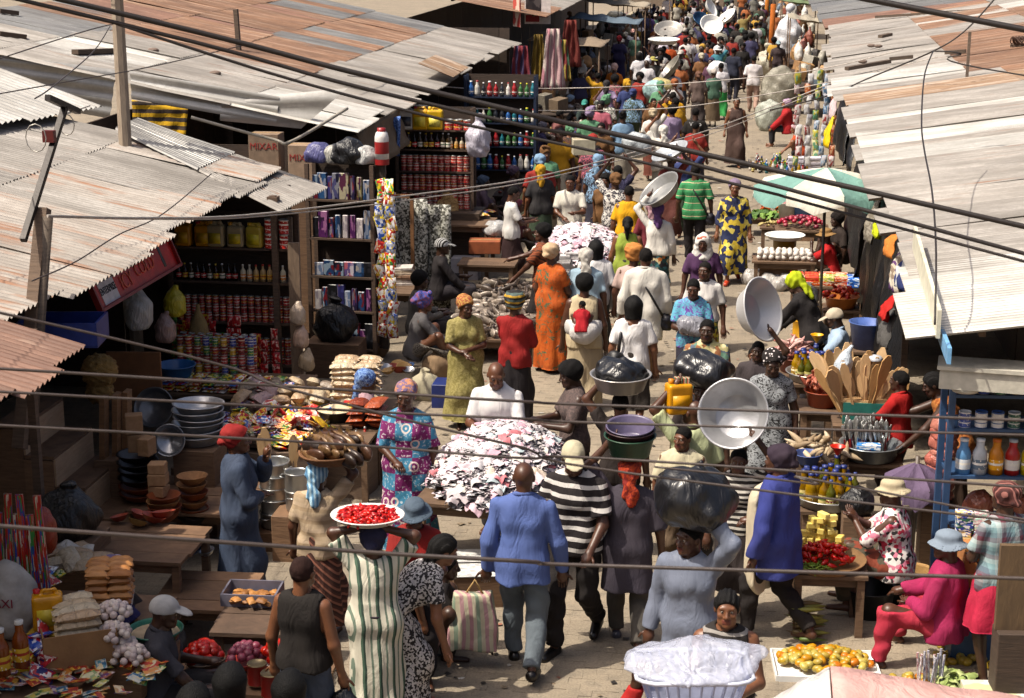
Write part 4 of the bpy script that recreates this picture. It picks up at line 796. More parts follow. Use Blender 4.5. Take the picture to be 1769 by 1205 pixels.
# straw sponge balls and blue crate at the dark opening
for i, (px, py, r_) in enumerate([(172, 640, .17), (172, 675, .13)]):
    s = SDF((-r_-.03,)*3, (r_+.03,)*3, .014); s.ell((0, 0, 0), (r_, r_, r_*.95)); s.folds(.012, 70, i, 1); one('straw_sponge', s.me('straw_sponge'), solid('8a6c3c', .95, bump=1.5, bs=70), RY(px, py, 14.6), ['larger straw coloured sponge ball hung in the dark shop', 'smaller straw coloured sponge ball below the larger one'][i], 'sponge')
t = thing('plastic_crate', 'blue plastic crate hanging in the dark opening under the roof', 'crate', RY(110, 590, 13.6), .15); b = MB(); b.box((0, 0, .01), (.7, .45, .02)); b.ob('floor', solid('1c2c66', .4), t)
for sx, sy, w_, d_ in ((-.34, 0, .02, .45), (.34, 0, .02, .45), (0, -.22, .7, .02), (0, .22, .7, .02)): b = MB(); b.box((sx, sy, .12), (w_, d_, .2)); b.ob('side', solid('24367a', .4), t)
one('sheet_panel', boxme(.55, .03, .5), solid('6a4426', .7), RY(235, 690, 15.6), 'brown hardboard panel leaning behind the bowls', 'board', .1)
one('plastic_basin', basinme(.2, .13), solid('1c4a7a', .35), RY(305, 650, 16.0), 'blue plastic basin on the shelf by the broom straw', 'basin')
# wooden display steps
st = thing('display_steps', 'dark wooden display steps climbing to the left by the shop', 'steps', (0, 0, 0)); DW = wood('86674c', '573f2d')
c0 = G(205, 895, .5)
for k in range(4):
    x0 = c0.x-.02-k*.27; z0 = .5+k*.28; b = MB(); b.box((x0-.13, c0.y+.42, z0-.015), (.27, .9, .03)); b.ob('tread', DW, st); b = MB(); b.box((x0+.0, c0.y+.42, z0-.155), (.025, .88, .25)); b.ob('riser', wood('b89a7c', '94785c'), st)  # soft ambient light on the steps is put into the lighter riser wood
    b = MB(); b.box((x0-.14, c0.y-.02, z0/2-.02), (.27, .025, z0-.04)); b.ob('side_board', DW, st)
# carved bowls, blocks and pans on a low stand
tb = table('low rough stand under the stacks of carved bowls', G(280, 872, .55)+V3((-.05, .45, -.55)), 1.7, 1.0, .5, mt=DW); PB = tb.location
BL = bowlme(.19, .09); BM = bowlme(.15, .1); BLK = solid('151314', .35, rnd=.1); TER = solid('7a3c1e', .5); WB = wood('a87848', '7a5230', (4, 4, 4))
def stack(px, py, z, me, mats, n, dz, lb, cat='bowl', name='bowl'):
    p = G(px, py, z)
    for k in range(n): m_ = mats[k] if isinstance(mats, list) else mats; tag(ob(name, me, m_, None, p+V3((random.uniform(-.006, .006), random.uniform(-.006, .006), k*dz)), (random.uniform(-.03, .03), random.uniform(-.03, .03), random.uniform(0, 6))), lb, cat, lb.replace('one of the ', ''))
    return p+V3((0, 0, n*dz))
q = stack(243, 865, .5, BL, [TER, TER, BLK, BLK, BLK, BLK], 6, .075, 'one of the black and terracotta bowls stacked by the steps'); 
scat('wood_block', boxme(.15, .12, .17), [wood('a88260', '80603f', (3, 3, 3))], [q+V3((.0, 0, .03)), q+V3((-.02, 0, .205)), q+V3((.12, -.08, .03))], 'pale wooden block on top of the black bowl stack', 'wood block', 'wooden blocks on the black bowls', tilt=.02)
stack(285, 900, .5, BM, [TER, TER, WB, TER], 4, .05, 'one of the wooden bowls stacked under the pale blocks')
scat('wood_block', boxme(.16, .13, .1), [wood('a88260', '80603f', (3, 3, 3))], [G(275, 855, .7)+V3((0, 0, k*.105)) for k in range(3)], 'pale wooden block on the wooden bowl stack', 'wood block', 'wooden blocks on the wooden bowls', tilt=.02)
stack(335, 905, .35, bowlme(.14, .09), [BLK, TER, WB, TER, WB, WB], 6, .075, 'one of the light wooden bowls stacked beside the drape of the blue cloth woman')
stack(345, 765, .85, basinme(.24, .1), [solid('b8b8ba', .3, .5, rnd=.08)]*6, 6, .06, 'one of the white enamel basins in the tall stack', 'basin', 'enamel_basin')
one('wooden_stand', boxme(.4, .4, .85), DW, G(345, 768, .85)-V3((0, 0, .85)), 'dark box stand under the white enamel basins', 'stand')
for i, (px, py, r_, tz) in enumerate([(275, 700, .2, 1.15), (300, 755, .15, 1.25), (345, 735, .13, 1.2)]): one('frying_pan' if i else 'basin', basinme(r_, .07, .8), [solid('6a6a6c', .35, .7), solid('9a9a9c', .25, .8), solid('4a4a4c', .35, .7)][i], G(px, py, .95)+V3((0, -.1, 0)), ['large grey metal basin propped upright over the bowls', 'bright aluminium pan propped up over the wooden bowls', 'dark grey pan hung on the enamel basin stack'][i], 'pan', (tz, 0, .15*i))
for i, px in enumerate((180, 195, 206)): m = MB(); m.box((0, 0, .3), (.05, .12, .6)); one('grater_board', m.me('board'), wood('9a7048', '6a4a30'), G(px, 790, .85)+V3((0, .1*i, 0)), ['left', 'middle', 'right'][i]+' of the three pale boards standing by the steps', 'board', (.05, .08, 0))
one('wooden_box', boxme(.3, .4, .85), DW, G(195, 790, .85)+V3((0, .1, -.85)), 'dark wooden box under the three pale boards', 'box')
# aluminium pots and wooden spatulas beside them
stack(478, 908, .2, potme(.14, .16), STEEL, 5, .12, 'one of the aluminium pots stacked in front of the blue cloth woman', 'pot', 'cooking_pot'); one('wooden_box', boxme(.4, .4, .2), DW, G(478, 908, .2)-V3((0, 0, .2)), 'low dark box under the aluminium pot stack', 'box')
stack(515, 880, .45, potme(.11, .2), [STEEL]*2, 2, .17, 'one of the small aluminium pots behind the polo shirt', 'pot', 'cooking_pot'); one('wooden_box', boxme(.4, .4, .45), DW, G(515, 880, .45)-V3((0, 0, .45)), 'dark box under the small aluminium pots', 'box')
SPA = [spatme(.62, .085), spatme(.55, .07), spatme(.5, .1)]
for i, (px, py, s_) in enumerate([(470, 850, 0), (455, 850, 1), (508, 845, 2), (540, 842, 1), (495, 850, 1)]): one('wooden_spatula', SPA[s_], WOODL, G(px, py, .55)+V3((0, .1, 0)), 'wooden spatula standing behind the aluminium pots', 'spatula', (.1, (i-2)*.06, .1), 1, 'spatulas behind the aluminium pots')
# tables and benches in front
table('dark wooden table below the display steps', G(240, 935, .72)+V3((0, 0, -.72)), 1.0, .85, .72, mt=DW); table('low wooden bench between the table and the tray stand', G(360, 1032, .45)+V3((-.05, .15, -.45)), .75, .8, .45, .05, DW, name='bench', cat='bench'); 
p = G(440, 1060, .52); table('rough wooden stand holding the grey tray', (p.x+.05, p.y, 0), .62, .75, .52, .05, wood('6a5240', '3a2c22'))
t = thing('plastic_tray', 'grey plastic tray of fried dough on the wooden stand', 'tray', G(437, 1035, .523), .05); b = MB(); b.box((0, 0, .006), (.42, .3, .012)); b.ob('base', solid('5c5a66', .4), t)
for sx, sy, w_, d_ in ((-.21, 0, .015, .3), (.21, 0, .015, .3), (0, -.15, .435, .015), (0, .15, .435, .015)): b = MB(); b.box((sx, sy, .05), (w_, d_, .1)); b.ob('rim', solid('62606c', .4), t)
scat('fried_dough', pouchme(.09, .06, .04), [solid('8a5a2a', .6), solid('a8743c', .6)], grid(G(437, 1035, .54), 4, 4, 1, .095, .065, .04, .05, .01)+grid(G(437, 1035, .575), 3, 3, 1, .095, .065, .04, .05, .02), 'piece of brown fried dough in the grey tray', 'food', 'fried dough in the grey tray', tilt=.3)
# near left heap stall
tb = table('crowded wooden table at the lower left corner', (-4.95, 10.35, 0), 1.7, 1.9, .75, mt=DW)
one('flour_sack', sackme(.4, .32, .6, 1, False), solid('b8b0a6', .75, bump=.9, bs=14), G(20, 1095, .76), 'white flour sack with red print at the left edge', 'sack'); textob('MAXI', .09, solid('8a2a3a', .8, rnd=0), bpy.data.objects['flour_sack'], (.0, -.172, .3), (PI/2, 0, .1))
stk_ = printm('a8201c c83820 2a4a9a 3a8a3a d8c8b0 b83028', 7)
for i in range(6): one('packet_strip', boxme(.055, .03, .75), stk_, V3((-5.28+i*.07, 10.85, .77))+V3((0, 0, .15*(i % 2))), 'tall strip of red foil sachets hung at the left edge', 'packets', (0, random.uniform(-.05, .05), .2), 1, 'strips of red sachets')
one('tomato_paste_stack', sackme(.16, .16, .4, 7, False), foil('9a3418', .3), G(78, 955, 1.15), 'orange net of tomato sachets behind the flour sack', 'bag'); one('black_bag', sackme(.5, .45, .4, 2), DARKPL, G(120, 925, .85), 'crumpled black plastic bag in front of the display steps', 'bag')
one('low_box', boxme(.5, .5, .85), DW, G(120, 925, .85)-V3((0, 0, .85)), 'dark box under the crumpled black bag', 'box')
LOAF = pouchme(.17, .065, .06)
pl = G(180, 1035, .95); t = one('cloth_board', boxme(.4, .42, .03), solid('b8b0a8', .7), pl-V3((0, 0, .035)), 'white board under the brown bread rolls', 'board', .3); one('low_box', boxme(.3, .32, .16), DW, pl-V3((0, 0, .2)), 'dark box under the bread board', 'box')
scat('bread_roll', LOAF, BREAD, grid(pl+V3((.05, 0, 0)), 2, 4, 5, .15, .09, .055, .3), 'long brown bread roll in the pile on the white board', 'bread', 'bread rolls on the white board', tilt=.08, rz=.3)
pc = G(135, 1130, .78); cb = thing('carton', 'open cardboard box full of clear pasta packs', 'box', pc, .5); b = MB()
for sx, sy, w_, d_ in ((-.24, 0, .01, .5), (.24, 0, .01, .5), (0, -.25, .48, .01), (0, .25, .48, .01)): b.box((sx, sy, .13), (w_, d_, .26))
b.ob('box_body', CARD, cb); scat('pasta_pack', pouchme(.3, .09, .06), PASTA, grid(pc+V3((0, 0, .02)), 1, 4, 6, .3, .11, .06, .5), 'clear pack of pasta in the open cardboard box', 'pasta pack', 'pasta packs in the open box', tilt=.06, rz=.5)
one('oil_bottle', JB, [solid('c88a14', .25), solid('d8c040', .4), solid('b01c18', .4)], G(85, 1085, .95), 'yellow cooking oil bottle with red cap by the pasta packs', 'bottle', .4, .8); one('low_box', boxme(.25, .2, .18), solid('b09020', .5), G(85, 1085, .95)-V3((0, 0, .182)), 'yellow carton under the oil bottle', 'box')
for i, (px, py) in enumerate([(38, 1150), (5, 1165)]): one('oil_bottle', BT_L, (solid('7a3a10', .15), labelm('c8a030', '9a2a1a'), solid('c8c4bc', .4)), G(px, py, .9), ['amber oil bottle with white cap on yellow cartons', 'amber oil bottle cut by the left edge'][i], 'bottle', 0, 1.1)
scat('yellow_carton', boxme(.2, .14, .05), [printm('b89a20 a82820 c8a830 e0d0a0')], grid(G(35, 1165, .76), 1, 1, 3, .2, .1, .05, .2), 'flat yellow carton stacked under the oil bottles', 'box', 'yellow cartons under the oil bottles', tilt=0, rz=.2)
scat('packet', PK, [printm('2040a0 d8d8e8 c02030 2a50b0'), printm('a01c28 e0d8d0 b83038 2a2a60')], [G(60+random.uniform(-12, 22), 1090+i*11, 1.0-.03*i) for i in range(9)], 'blue or red washing powder packet below the yellow oil bottle', 'packet', 'washing powder packets', tilt=.9)
scat('sachet', SACH, [printm('a88858 a83828 c8b898 b87838', 3), printm('2a5a7a a8a8a0 4a8090 c0b088', 3), printm('3a6a3a b8a850 8a9868 c0b890', 3), printm('5a3a6a b8a8a8 9a5a40 b09868', 3), printm('a84828 c89a40 8a2a20', 3)], rect((-4.35, 10.0, .77), 1.1, 1.0, 140, 0, .05), 'printed sachet strewn over the lower left table', 'sachet', 'sachets on the lower left table', (1, 1.5), tilt=.35)
GN = G(215, 1120, .82)
gar = [p for k, (dx, dy, dz) in enumerate([(-.05, .1, .2), (0, 0, .0), (.08, -.08, -.03), (-.02, -.02, .1)]) for p in mound(GN+V3((dx*1.3, dy-.08, dz)), .115, .1, .1, 34)]
scat('garlic_bulb', GAR, [solid('b8a8a4', .5, rnd=.15), solid('c0b4ac', .5, rnd=.15)], gar, 'white garlic bulb in the netted heap at the lower left', 'garlic', 'netted garlic'); one('low_box', boxme(.32, .3, .3), DW, (GN.x, GN.y, .5), 'dark box holding up the garlic heap', 'box')
p = G(270, 1115, .75); t = thing('plastic_bowl', 'green plastic bowl of grain held beside the white cap boy', 'basin', p); ob('bowl', basinme(.19, .13, .6), solid('1f5a48', .4), t); b = MB(); b.lathe([(.17, .1), (.1, .11), (0, .115)], 16); b.ob('grain', solid('a8967c', .9, bump=.8, bs=120), t); one('stool', boxme(.26, .26, .75), DW, p-V3((0, 0, .75)), 'dark box under the green plastic bowl', 'stool')
# tomatoes and onions at the bottom
tb = table('low table of tomatoes and onions at the bottom of the picture', G(420, 1160, .45)+V3((0, 0, -.45)), 1.25, .6, .42, mt=DW); P2 = tb.location
for i, (px, py, me, mt, lb, nm) in enumerate([(352, 1150, BIGT, [solid('b01c10', .3), solid('a82414', .3)], 'red tomato heaped in the left bowl at the bottom', 'tomato'), (425, 1150, ONI, [solid('7a3446', .45), solid('8a4a5a', .45)], 'purple onion in the heap at the bottom', 'onion'), (485, 1150, BIGT, [solid('b01c10', .3), solid('a82414', .3)], 'red tomato heaped beside the black tank top woman', 'tomato')]):
    p = G(px, py, .44); one('bowl', bowlme(.15, .08), [solid('6a5a4a', .5), solid('8a2a20', .5), solid('c0b8b0', .5)][i], p-V3((0, 0, .02)), ['brown bowl under the left tomatoes', 'red bowl under the purple onions', 'white bowl under the right tomatoes'][i], 'bowl'); scat(nm, me, mt, mound(p+V3((0, 0, .03)), .11, .11, .1, 22), lb, nm, lb)
scat('tin', T_L, [(solid('7a1c16', .4), solid('8a7a5a', .4, .5))], [G(445, 1180, .45), G(470, 1200, .45)], 'open red tin beside the onions at the bottom', 'tin', 'open red tins by the onions', tilt=0)
# ----- magazine and stationery shelves
SB = Shelf('tall dark shelves of stationery and small boxes in the second shop', V3((-5.52, 20.7, .2)), .86, [.05, .55, 1.0, 1.5, 2.0], .36, R(-4), top=2.45, back=True); g = 'stationery on the dark shelves'; MAGZ = [printm('8a7a98 b8b0b8 5a4a78 a85a68', 3), printm('6a7a98 b0b0b8 98a0b0', 3), printm('a89a68 c0b498 6a5a48', 3), printm('b0a8a8 8a8088 c0b8b4', 3)]
for lv in range(5):
    SB.row(lv, 'small_box', [boxme(.1, .05, .37), boxme(.07, .05, .3), boxme(.13, .06, .34), boxme(.09, .05, .26)] if lv not in (2,) else [boxme(.14, .03, .19), boxme(.12, .03, .17), boxme(.15, .03, .21)], BOXC+(MAGZ if lv in (1, 2, 3) else []), .098 if lv != 2 else .135, ['small printed box on the bottom stationery shelf', 'small printed box on the second stationery shelf', 'small printed box on the middle stationery shelf', 'small printed box on the upper stationery shelf', 'small printed box on the top stationery shelf'][lv], 'box', g, rows=1, rzj=.15, nz=1)
    SB.row(lv, 'small_box', [boxme(.12, .1, .07), boxme(.16, .12, .05)], BOXC, .14, 'small flat box laid on the stationery shelf boxes', 'box', 'flat boxes on the stationery shelves', rows=1, dz=.07, nz=1, x0=.05) if False else None
BAGP = [printm('c02820 d8c030 e8e0d8 3a8a4a'), printm('d8d0c8 c8a030 a02828 e8e4e0'), printm('2a4a9a d8d8e0 d8c030 a8b0c8'), printm('d84020 e8c8a0 d0d0d0 b02030')]
for i in range(26): p = SB.P(1.0+.13*(i % 2)+random.uniform(-.03, .03), -.06-.05*(i % 2), .35+(i//2)*.155); tag(ob('hanging_packet', random.choice(PK), random.choice(BAGP), None, p, (PI/2+random.uniform(-.2, .2), random.uniform(-.3, .3), random.uniform(-.4, .4)), 1.15), 'bright packet hung down the corner of the stationery shelves', 'packet', 'packets hung on the shelf corner')
one('black_bag', sackme(.6, .4, .5, 4), DARKPL, SB.P(.45, -.35, .25), 'black plastic bag slumped under the stationery shelves', 'bag'); one('low_box', boxme(.7, .45, .45), DW, SB.P(.45, -.35, -.2), 'dark box under the slumped black bag', 'box')
for i, (px, py, c_, w_) in enumerate([(585, 310, '5a5a8a', .4), (612, 300, '9a9890', .35), (650, 318, '1a1a1c', .5), (640, 300, 'b8b8b4', .35)]): one('plastic_bundle', sackme(w_, w_*.8, w_*.6, i+10, False), foil(c_, .35), SB.P(.12+.2*i, .15, 2.46), ['blue', 'grey', 'black', 'white'][i]+' plastic bundle on top of the stationery shelves', 'bundle')
t = thing('plastic_canister', 'white and red plastic canister on top of the stationery shelves', 'canister', SB.P(.98, .1, 2.46)); b = MB(); b.lathe([(0, .0), (.09, 0), (.09, .34), (.075, .4), (.05, .42)], 16); b.ob('body', solid('d0ccc8', .35, rnd=0), t); b = MB(); b.lathe([(.0915, .0), (.092, .06), (.0915, .07)], 16); b.lathe([(.055, .415), (.055, .46), (0, .465)], 16); b.lathe([(.0915, .14), (.0925, .15), (.0925, .28), (.0915, .29)], 16); b.ob('red_bands', solid('8a1c1c', .4, rnd=0), t); m = MB(); m.box((0, 0, 1.2), (.07, .07, 2.4)); one('shelf_post', m.me('post'), wood('4a3c30', '2c231c'), V3((*SB.P(.98, .12, 0).xy, .25)), 'dark post between the stationery shelves and the hung packets', 'post')
carton('brown carton with red print, nearer of the two behind the roof strip', RY(530, 312, 22.0), .42, .3, .5, 0, solid('8a7460', .8), ['MIXAR'], tc='8a3028'); carton('brown carton with red print, farther left behind the roof strip', RY(462, 292, 22.2), .42, .3, .5, 0, solid('7a6654', .8), ['MIXAR'], tc='8a3028')
one('carton_shelf', boxme(2.2, .5, 2.1), DW, RY(490, 312, 22.1)*1+V3((-.2, .2, -2.12)), 'dark shelf block under the two brown cartons', 'shelf')

# tarpaulin awning drooping from the corner of the long roof
def drape(label, pts, mt, nm='tarpaulin', cat='tarpaulin', nx=14, ny=8, sag=.1, th=.012, fold=.035):
    a, b, c, d = [V3(p) for p in pts]; o0 = a.copy(); V = []; nr = (b-a).cross(d-a).normalized(); ph = random.random()*6
    for sgn in (0, 1):
        for j in range(ny+1):
            for i in range(nx+1):
                u_, v = i/nx, j/ny; p = (a*(1-u_)+b*u_)*(1-v)+(d*(1-u_)+c*u_)*v-o0; V.append(p+nr*(sag*math.sin(PI*u_)*math.sin(PI*v)+fold*math.sin(u_*19+ph+2*v)*(.3+v)+.4*fold*math.sin(v*13+u_*9+ph)-sgn*th))
    n1 = (nx+1)*(ny+1); F = []
    for j in range(ny):
        for i in range(nx): k = j*(nx+1)+i; F += [(k, k+1, k+nx+2, k+nx+1), (n1+k+nx+1, n1+k+nx+2, n1+k+1, n1+k)]
    for i in range(nx): F += [(i+1, i, n1+i, n1+i+1), (n1-nx-1+i, n1-nx+i, 2*n1-nx+i, 2*n1-nx-1+i)]
    for j in range(ny): k = j*(nx+1); F += [(k, k+nx+1, n1+k+nx+1, n1+k), (k+nx+nx+1, k+nx, n1+k+nx, n1+k+2*nx+1)]
    return tag(ob(nm, mesh(nm, V, F, True), mt, None, o0), label, cat)
drape('yellow and black striped cloth hanging in the gap behind the concrete pole', (RY(228, 172, 22.4), RY(325, 188, 22.4), RY(322, 235, 22.4), RY(232, 228, 22.4)), cloth('b8901c 2c2624 b8901c 3a302a', 'h', 4.5), 'hanging_cloth', 'cloth', fold=.02, sag=.03)
e = NE+V3((.1, 0, -.05)); drape('brown tarpaulin drooping from the corner of the long roof', (e, e+V3((0, 3.0, 0)), e+V3((.15, 2.8, -.55)), e+V3((.2, .1, -.65))), cloth('6a5a48'))
drape('blue patterned plastic hanging at the tarpaulin end', (RY(662, 205, 25.5), RY(692, 200, 25.5), RY(690, 270, 25.4), RY(668, 265, 25.4)), cloth('2a4a8a 6a8ac8 2a3a70', 'batik', 14), fold=.02); drape('pink patterned cloth hanging beside the blue plastic', (RY(640, 235, 25), RY(665, 232, 25), RY(668, 300, 25), RY(648, 305, 25)), cloth('7a4a58 a87a80', 'batik', 14), fold=.02)
# ----- tomato tin shelves
SC = Shelf('wooden shelves of red tomato tins and bottles in the third shop', V3((-5.66, 27.0, 1.02)), 1.25, [0, .3, .62, .98, 1.3], .3, 0, top=1.65); g = 'goods on the tomato tin shelves'
one('shop_counter', boxme(1.5, .7, 1.0), wood('5a4636', '33281f'), (-5.0, 27.1, 0), 'dark wooden counter under the tomato tin shelves', 'counter')
SC.row(0, 'tin', T_M, TINS, .105, 'red tomato tin on the bottom row of the third shop shelves', 'tin', g, nz=2, dz=.132); SC.row(1, 'tin', T_M, TINS, .105, 'red tomato tin on the second row of the third shop shelves', 'tin', g, nz=2, dz=.132); SC.row(2, 'tin', T_M, TINS, .105, 'red tomato tin on the third row of the third shop shelves', 'tin', g, nz=2, dz=.132)
SC.row(3, 'bottle', BT_M, BOTS, .095, 'dark sauce bottle on the upper shelf of the third shop', 'bottle', g, x1=.85); SC.row(3, 'jar', BT_S, CREAM, .09, 'cream jar on the upper shelf of the third shop', 'jar', g, x0=.85)
SC.row(4, 'jerrycan', JB, [(solid('c0901c', .3), solid('d8c040', .4), solid('a02020', .4)), (solid('c09a20', .3), solid('e0d060', .4), solid('c8a020', .4))], .24, 'yellow oil jerrycan on the top shelf of the third shop', 'jerrycan', g, x0=.28, x1=.75); SC.row(4, 'jerrycan', JB, [(solid('c8c4bc', .3), solid('3a3a40', .4), solid('d8d4cc', .4))], .24, 'white jerrycan at the left of the top shelf', 'jerrycan', g, x0=.03, x1=.24); SC.row(4, 'tin', T_L, TINS, .16, 'large red tin on the top shelf of the third shop', 'tin', g, x0=.78, nz=1)
one('white_sack', sackme(.4, .35, .6, 6), foil('a8a4b0', .4), RY(826, 270, 26.8), 'white and violet plastic sack hung beside the tomato tin shelves', 'sack')
# blue steel shelves
SD = Shelf('blue painted steel shelves of bottles beyond the tomato tins', V3((-5.35, 32.0, .4)), 1.35, [.55, 1.0, 1.45, 1.95], .35, 0, top=2.35, mt=solid('1b263c', .5), back=True); g = 'goods on the blue shelves'
CON = [(solid(c_, .35), labelm(c_, 'd8d4cc'), solid(d_, .4)) for c_, d_ in (('1c6a78', 'd8d8d8'), ('9a2024', 'e0e0e0'), ('2a5a9a', 'd8d8d8'), ('3a6a3a', 'c8c030'), ('c8c4bc', '9a2024'), ('20242c', 'c8c8c8'))]
for lv in range(4): SD.row(lv, 'bottle', [BT_L, BT_M], CON, .12, 'coloured bottle on the blue steel shelves', 'bottle', g, rows=1)
# crates, tables and goods in front of the third shop
table('wooden table with small goods in front of the tomato tins', G(800, 385, .9)+V3((-.1, .3, -.9)), 1.1, .8, .88); table('wooden bench table left of the white shirt girl', G(840, 450, .55)+V3((0, .2, -.55)), .9, .6, .5)
scat('packet', PK, PACK, rect(G(800, 372, .89), .9, .5, 26, 0, .08), 'small bright packet on the table before the tomato tins', 'packet', 'packets before the tomato tins'); carton('shallow brown carton on the bench left of the white shirt girl', G(838, 435, .51), .5, .35, .2, .1, solid('8a4a2a', .8)); one('plastic_heap', sackme(.5, .4, .2, 9, False), foil('a8a8a8', .3), G(860, 405, .72), 'heap of white plastic bags beside the white shirt girl', 'plastic bags'); one('white_board', boxme(.45, .3, .35), solid('9a98a0', .7), G(805, 480, .0), 'grey white box behind the seated fish seller', 'box')
for i, (px, py, c_, d_) in enumerate([(705, 460, '5a5a54 a8a8a0 3a3a36 c8c8c0', 40), (745, 470, '5f5f58 9a9a90 34342f b8b8b0', 40)]): q = RY(px, py, 23.5); drape(['left', 'right'][i]+' grey net hung with small goods beside the wooden frame', (q+V3((-.3, 0, 1.0)), q+V3((.3, 0, 1.0)), q+V3((.28, 0, -.55)), q+V3((-.28, 0, -.5))), cloth(c_, 'print', d_), 'hanging_net', 'net')
fr = thing('display_rack', 'tall pale wooden rack standing before the second shop', 'rack', RY(700, 520, 23.2)); 
for x in (-.35, .12): b = MB(); b.box((x, 0, .75), (.05, .05, 1.6)); b.ob('frame_post', wood('8a6038', '5f4026'), fr)
b = MB(); b.box((-.115, 0, 1.53), (.52, .05, .05)); b.ob('cross_bar', wood('8a6038', '5f4026'), fr)
one('draped_cloth', sackme(.5, .35, 1.4, 8, False), cloth('8a6a44 b09060 6a4a30', 'batik', 8), G(770, 470, 0)+V3((0, .3, .1)), 'brown patterned cloth draped over a post behind the seated women', 'cloth')
table('small wooden table with folded cloths beside the stationery shelves', G(690, 500, .75)+V3((0, .1, -.75)), .6, .6, .74); scat('folded_cloth', boxme(.32, .24, .035), [cloth('b8a894'), cloth('c8c0b8'), cloth('a08068')], [G(695, 490, .742)+V3((0, 0, k*.036)) for k in range(7)], 'folded cloth stacked on the small table', 'cloth', 'folded cloths', tilt=.05, rz=.1)
one('paper_sack', sackme(.45, .35, .8, 11, False), solid('7a6248', .85), G(648, 615, 0), 'brown paper sack standing below the stationery shelves', 'sack'); 
for i, (px, py) in enumerate([(755, 655), (735, 690)]): one('cloth_bag', sackme(.4, .3, .35, i+3), cloth(['8a7258', 'b0a890'][i]), G(px, py, .0), ['brown paper bundle by the yellow dress woman', 'cream cloth bag by the patchwork dress woman'][i], 'bag')
one('blue_crate', boxme(.35, .35, .3), solid('1c2a66', .4), G(775, 700, 0), 'dark blue crate behind the white shirt man', 'crate')
# ======================= MIDDLE OF THE STREET =======================
def clothheap(label, c, w_, d_, h_, n, rz, zt, lb, cols, big=RAG, tl='table'):
    table(label, (c.x, c.y, 0), w_, d_, zt, rz); ps = mound(V3((c.x, c.y, zt)), w_*.52, d_*.52, h_, n, rz); scat('garment', big, [cloth(x, 'plain', bump=.35, fs=22) if len(x) < 8 else cloth(x, 'print', 45, bump=.35, fs=22) for x in cols], [p+V3((0, 0, .02)) for p in ps], lb, 'garment', lb, (.9, 1.4), tilt=.22)
    b = MB()
    for k, (p, wm) in enumerate(zip(mound(V3((0, 0, 0)), w_*.5, d_*.5, h_-.01, n*3), range(n*3))):
        b.cm = k % 6; q_ = random.choice(big); Rr = Euler((random.uniform(-.22, .22), random.uniform(-.22, .22), random.uniform(0, 6.28))).to_matrix()*random.uniform(.8, 1.2); b.add([Rr @ v.co+p+V3((random.uniform(-.04, .04), random.uniform(-.04, .04), 0)) for v in q_.vertices], [tuple(f.vertices) for f in q_.polygons], True)
    tag(ob('garment_heap', b.me('garment_heap'), [cloth(x, 'plain', bump=.35, fs=22) if len(x) < 8 else cloth(x, 'print', 45, bump=.35, fs=22) for x in random.sample(cols, 6)], None, (c.x, c.y, zt+.015), (0, 0, rz)), 'tangled lower layer of small garments in '+label.split('under ')[1], 'clothes', None, 'stuff')
    s = SDF((-w_*.55, -d_*.55, 0), (w_*.55, d_*.55, h_), .05); s.ell((0, 0, -.04), (w_*.49, d_*.49, h_-.02)); s.plane((0, 0, -1), 0); tag(ob('cloth_heap_core', s.me('core'), cloth('c8b8b8', bump=.3), None, (c.x, c.y, zt+.001), (0, 0, rz)), 'white bottom layer of '+lb.split(' in ')[1] if ' in ' in lb else lb, 'cloth')
WC = ['c8c0c4', 'c8c4c4', 'd0b0bc', 'd8c8cc', 'd8d4cc', 'c8a0b0', 'd8ccd4', 'd8d8dc d0a8b4 d8d8dc', 'd8d4d0 b8c4cc d8d0d0', 'd8d4cc d0a0a8 e0dcdc', 'c4b8bc', 'c4c0c4', 'ccc0c4', 'c87880', 'd8c8b8', 'b8c8cc', 'd8d4d4', 'd0c0c8']
M0 = G(855, 850, .8); clothheap('street table under the near heap of baby clothes', V3((M0.x-.03, M0.y+.55, 0)), 1.1, 1.85, .42, 195, R(-6), .78, 'small white or pink garment in the near clothes heap', WC)
M1 = G(1000, 425, .8); clothheap('street table under the far heap of white clothes', V3((M1.x, M1.y+.1, 0)), 1.1, 1.9, .36, 105, R(-5), .72, 'small white garment in the far clothes heap', WC[:9]+['d8d8dc'], RAGL)
scat('folded_cloth', boxme(.34, .26, .03), [cloth('c8c4c4'), cloth('d0ccc8'), cloth('b8b4b4')], [G(965, 478, .5)+V3((0, 0, k*.031)) for k in range(11)]+[G(995, 478, .5)+V3((0, .03, k*.031)) for k in range(12)], 'folded white cloth stacked at the near end of the far clothes heap', 'cloth', 'folded white cloths', tilt=.04, rz=.05); one('low_box', boxme(.75, .4, .5), WOOD, G(980, 478, .5)-V3((0, 0, .505)), 'wooden box under the folded white cloths', 'box')
F0 = G(862, 548, .36); table('low wide table of fresh fish by the seated women', (F0.x-.02, F0.y+.5, 0), 1.25, 3.4, .34, R(3), n=8)
FM = [solid('75695f', .42, .1, .5, 20, rnd=.5), solid('94887c', .4, .12, .5, 20, rnd=.4), solid('4c4139', .45, .05, .5, 20, rnd=.5)]
scat('fish', FISH, FM, [p+V3((0, 0, random.uniform(0, .08))) for p in rect((F0.x-.02, F0.y+.5, .35), 1.1, 3.2, 190, R(3))], 'silver fish spread on the low fish table', 'fish', 'fish on the low table', (.9, 1.3), tilt=.35)
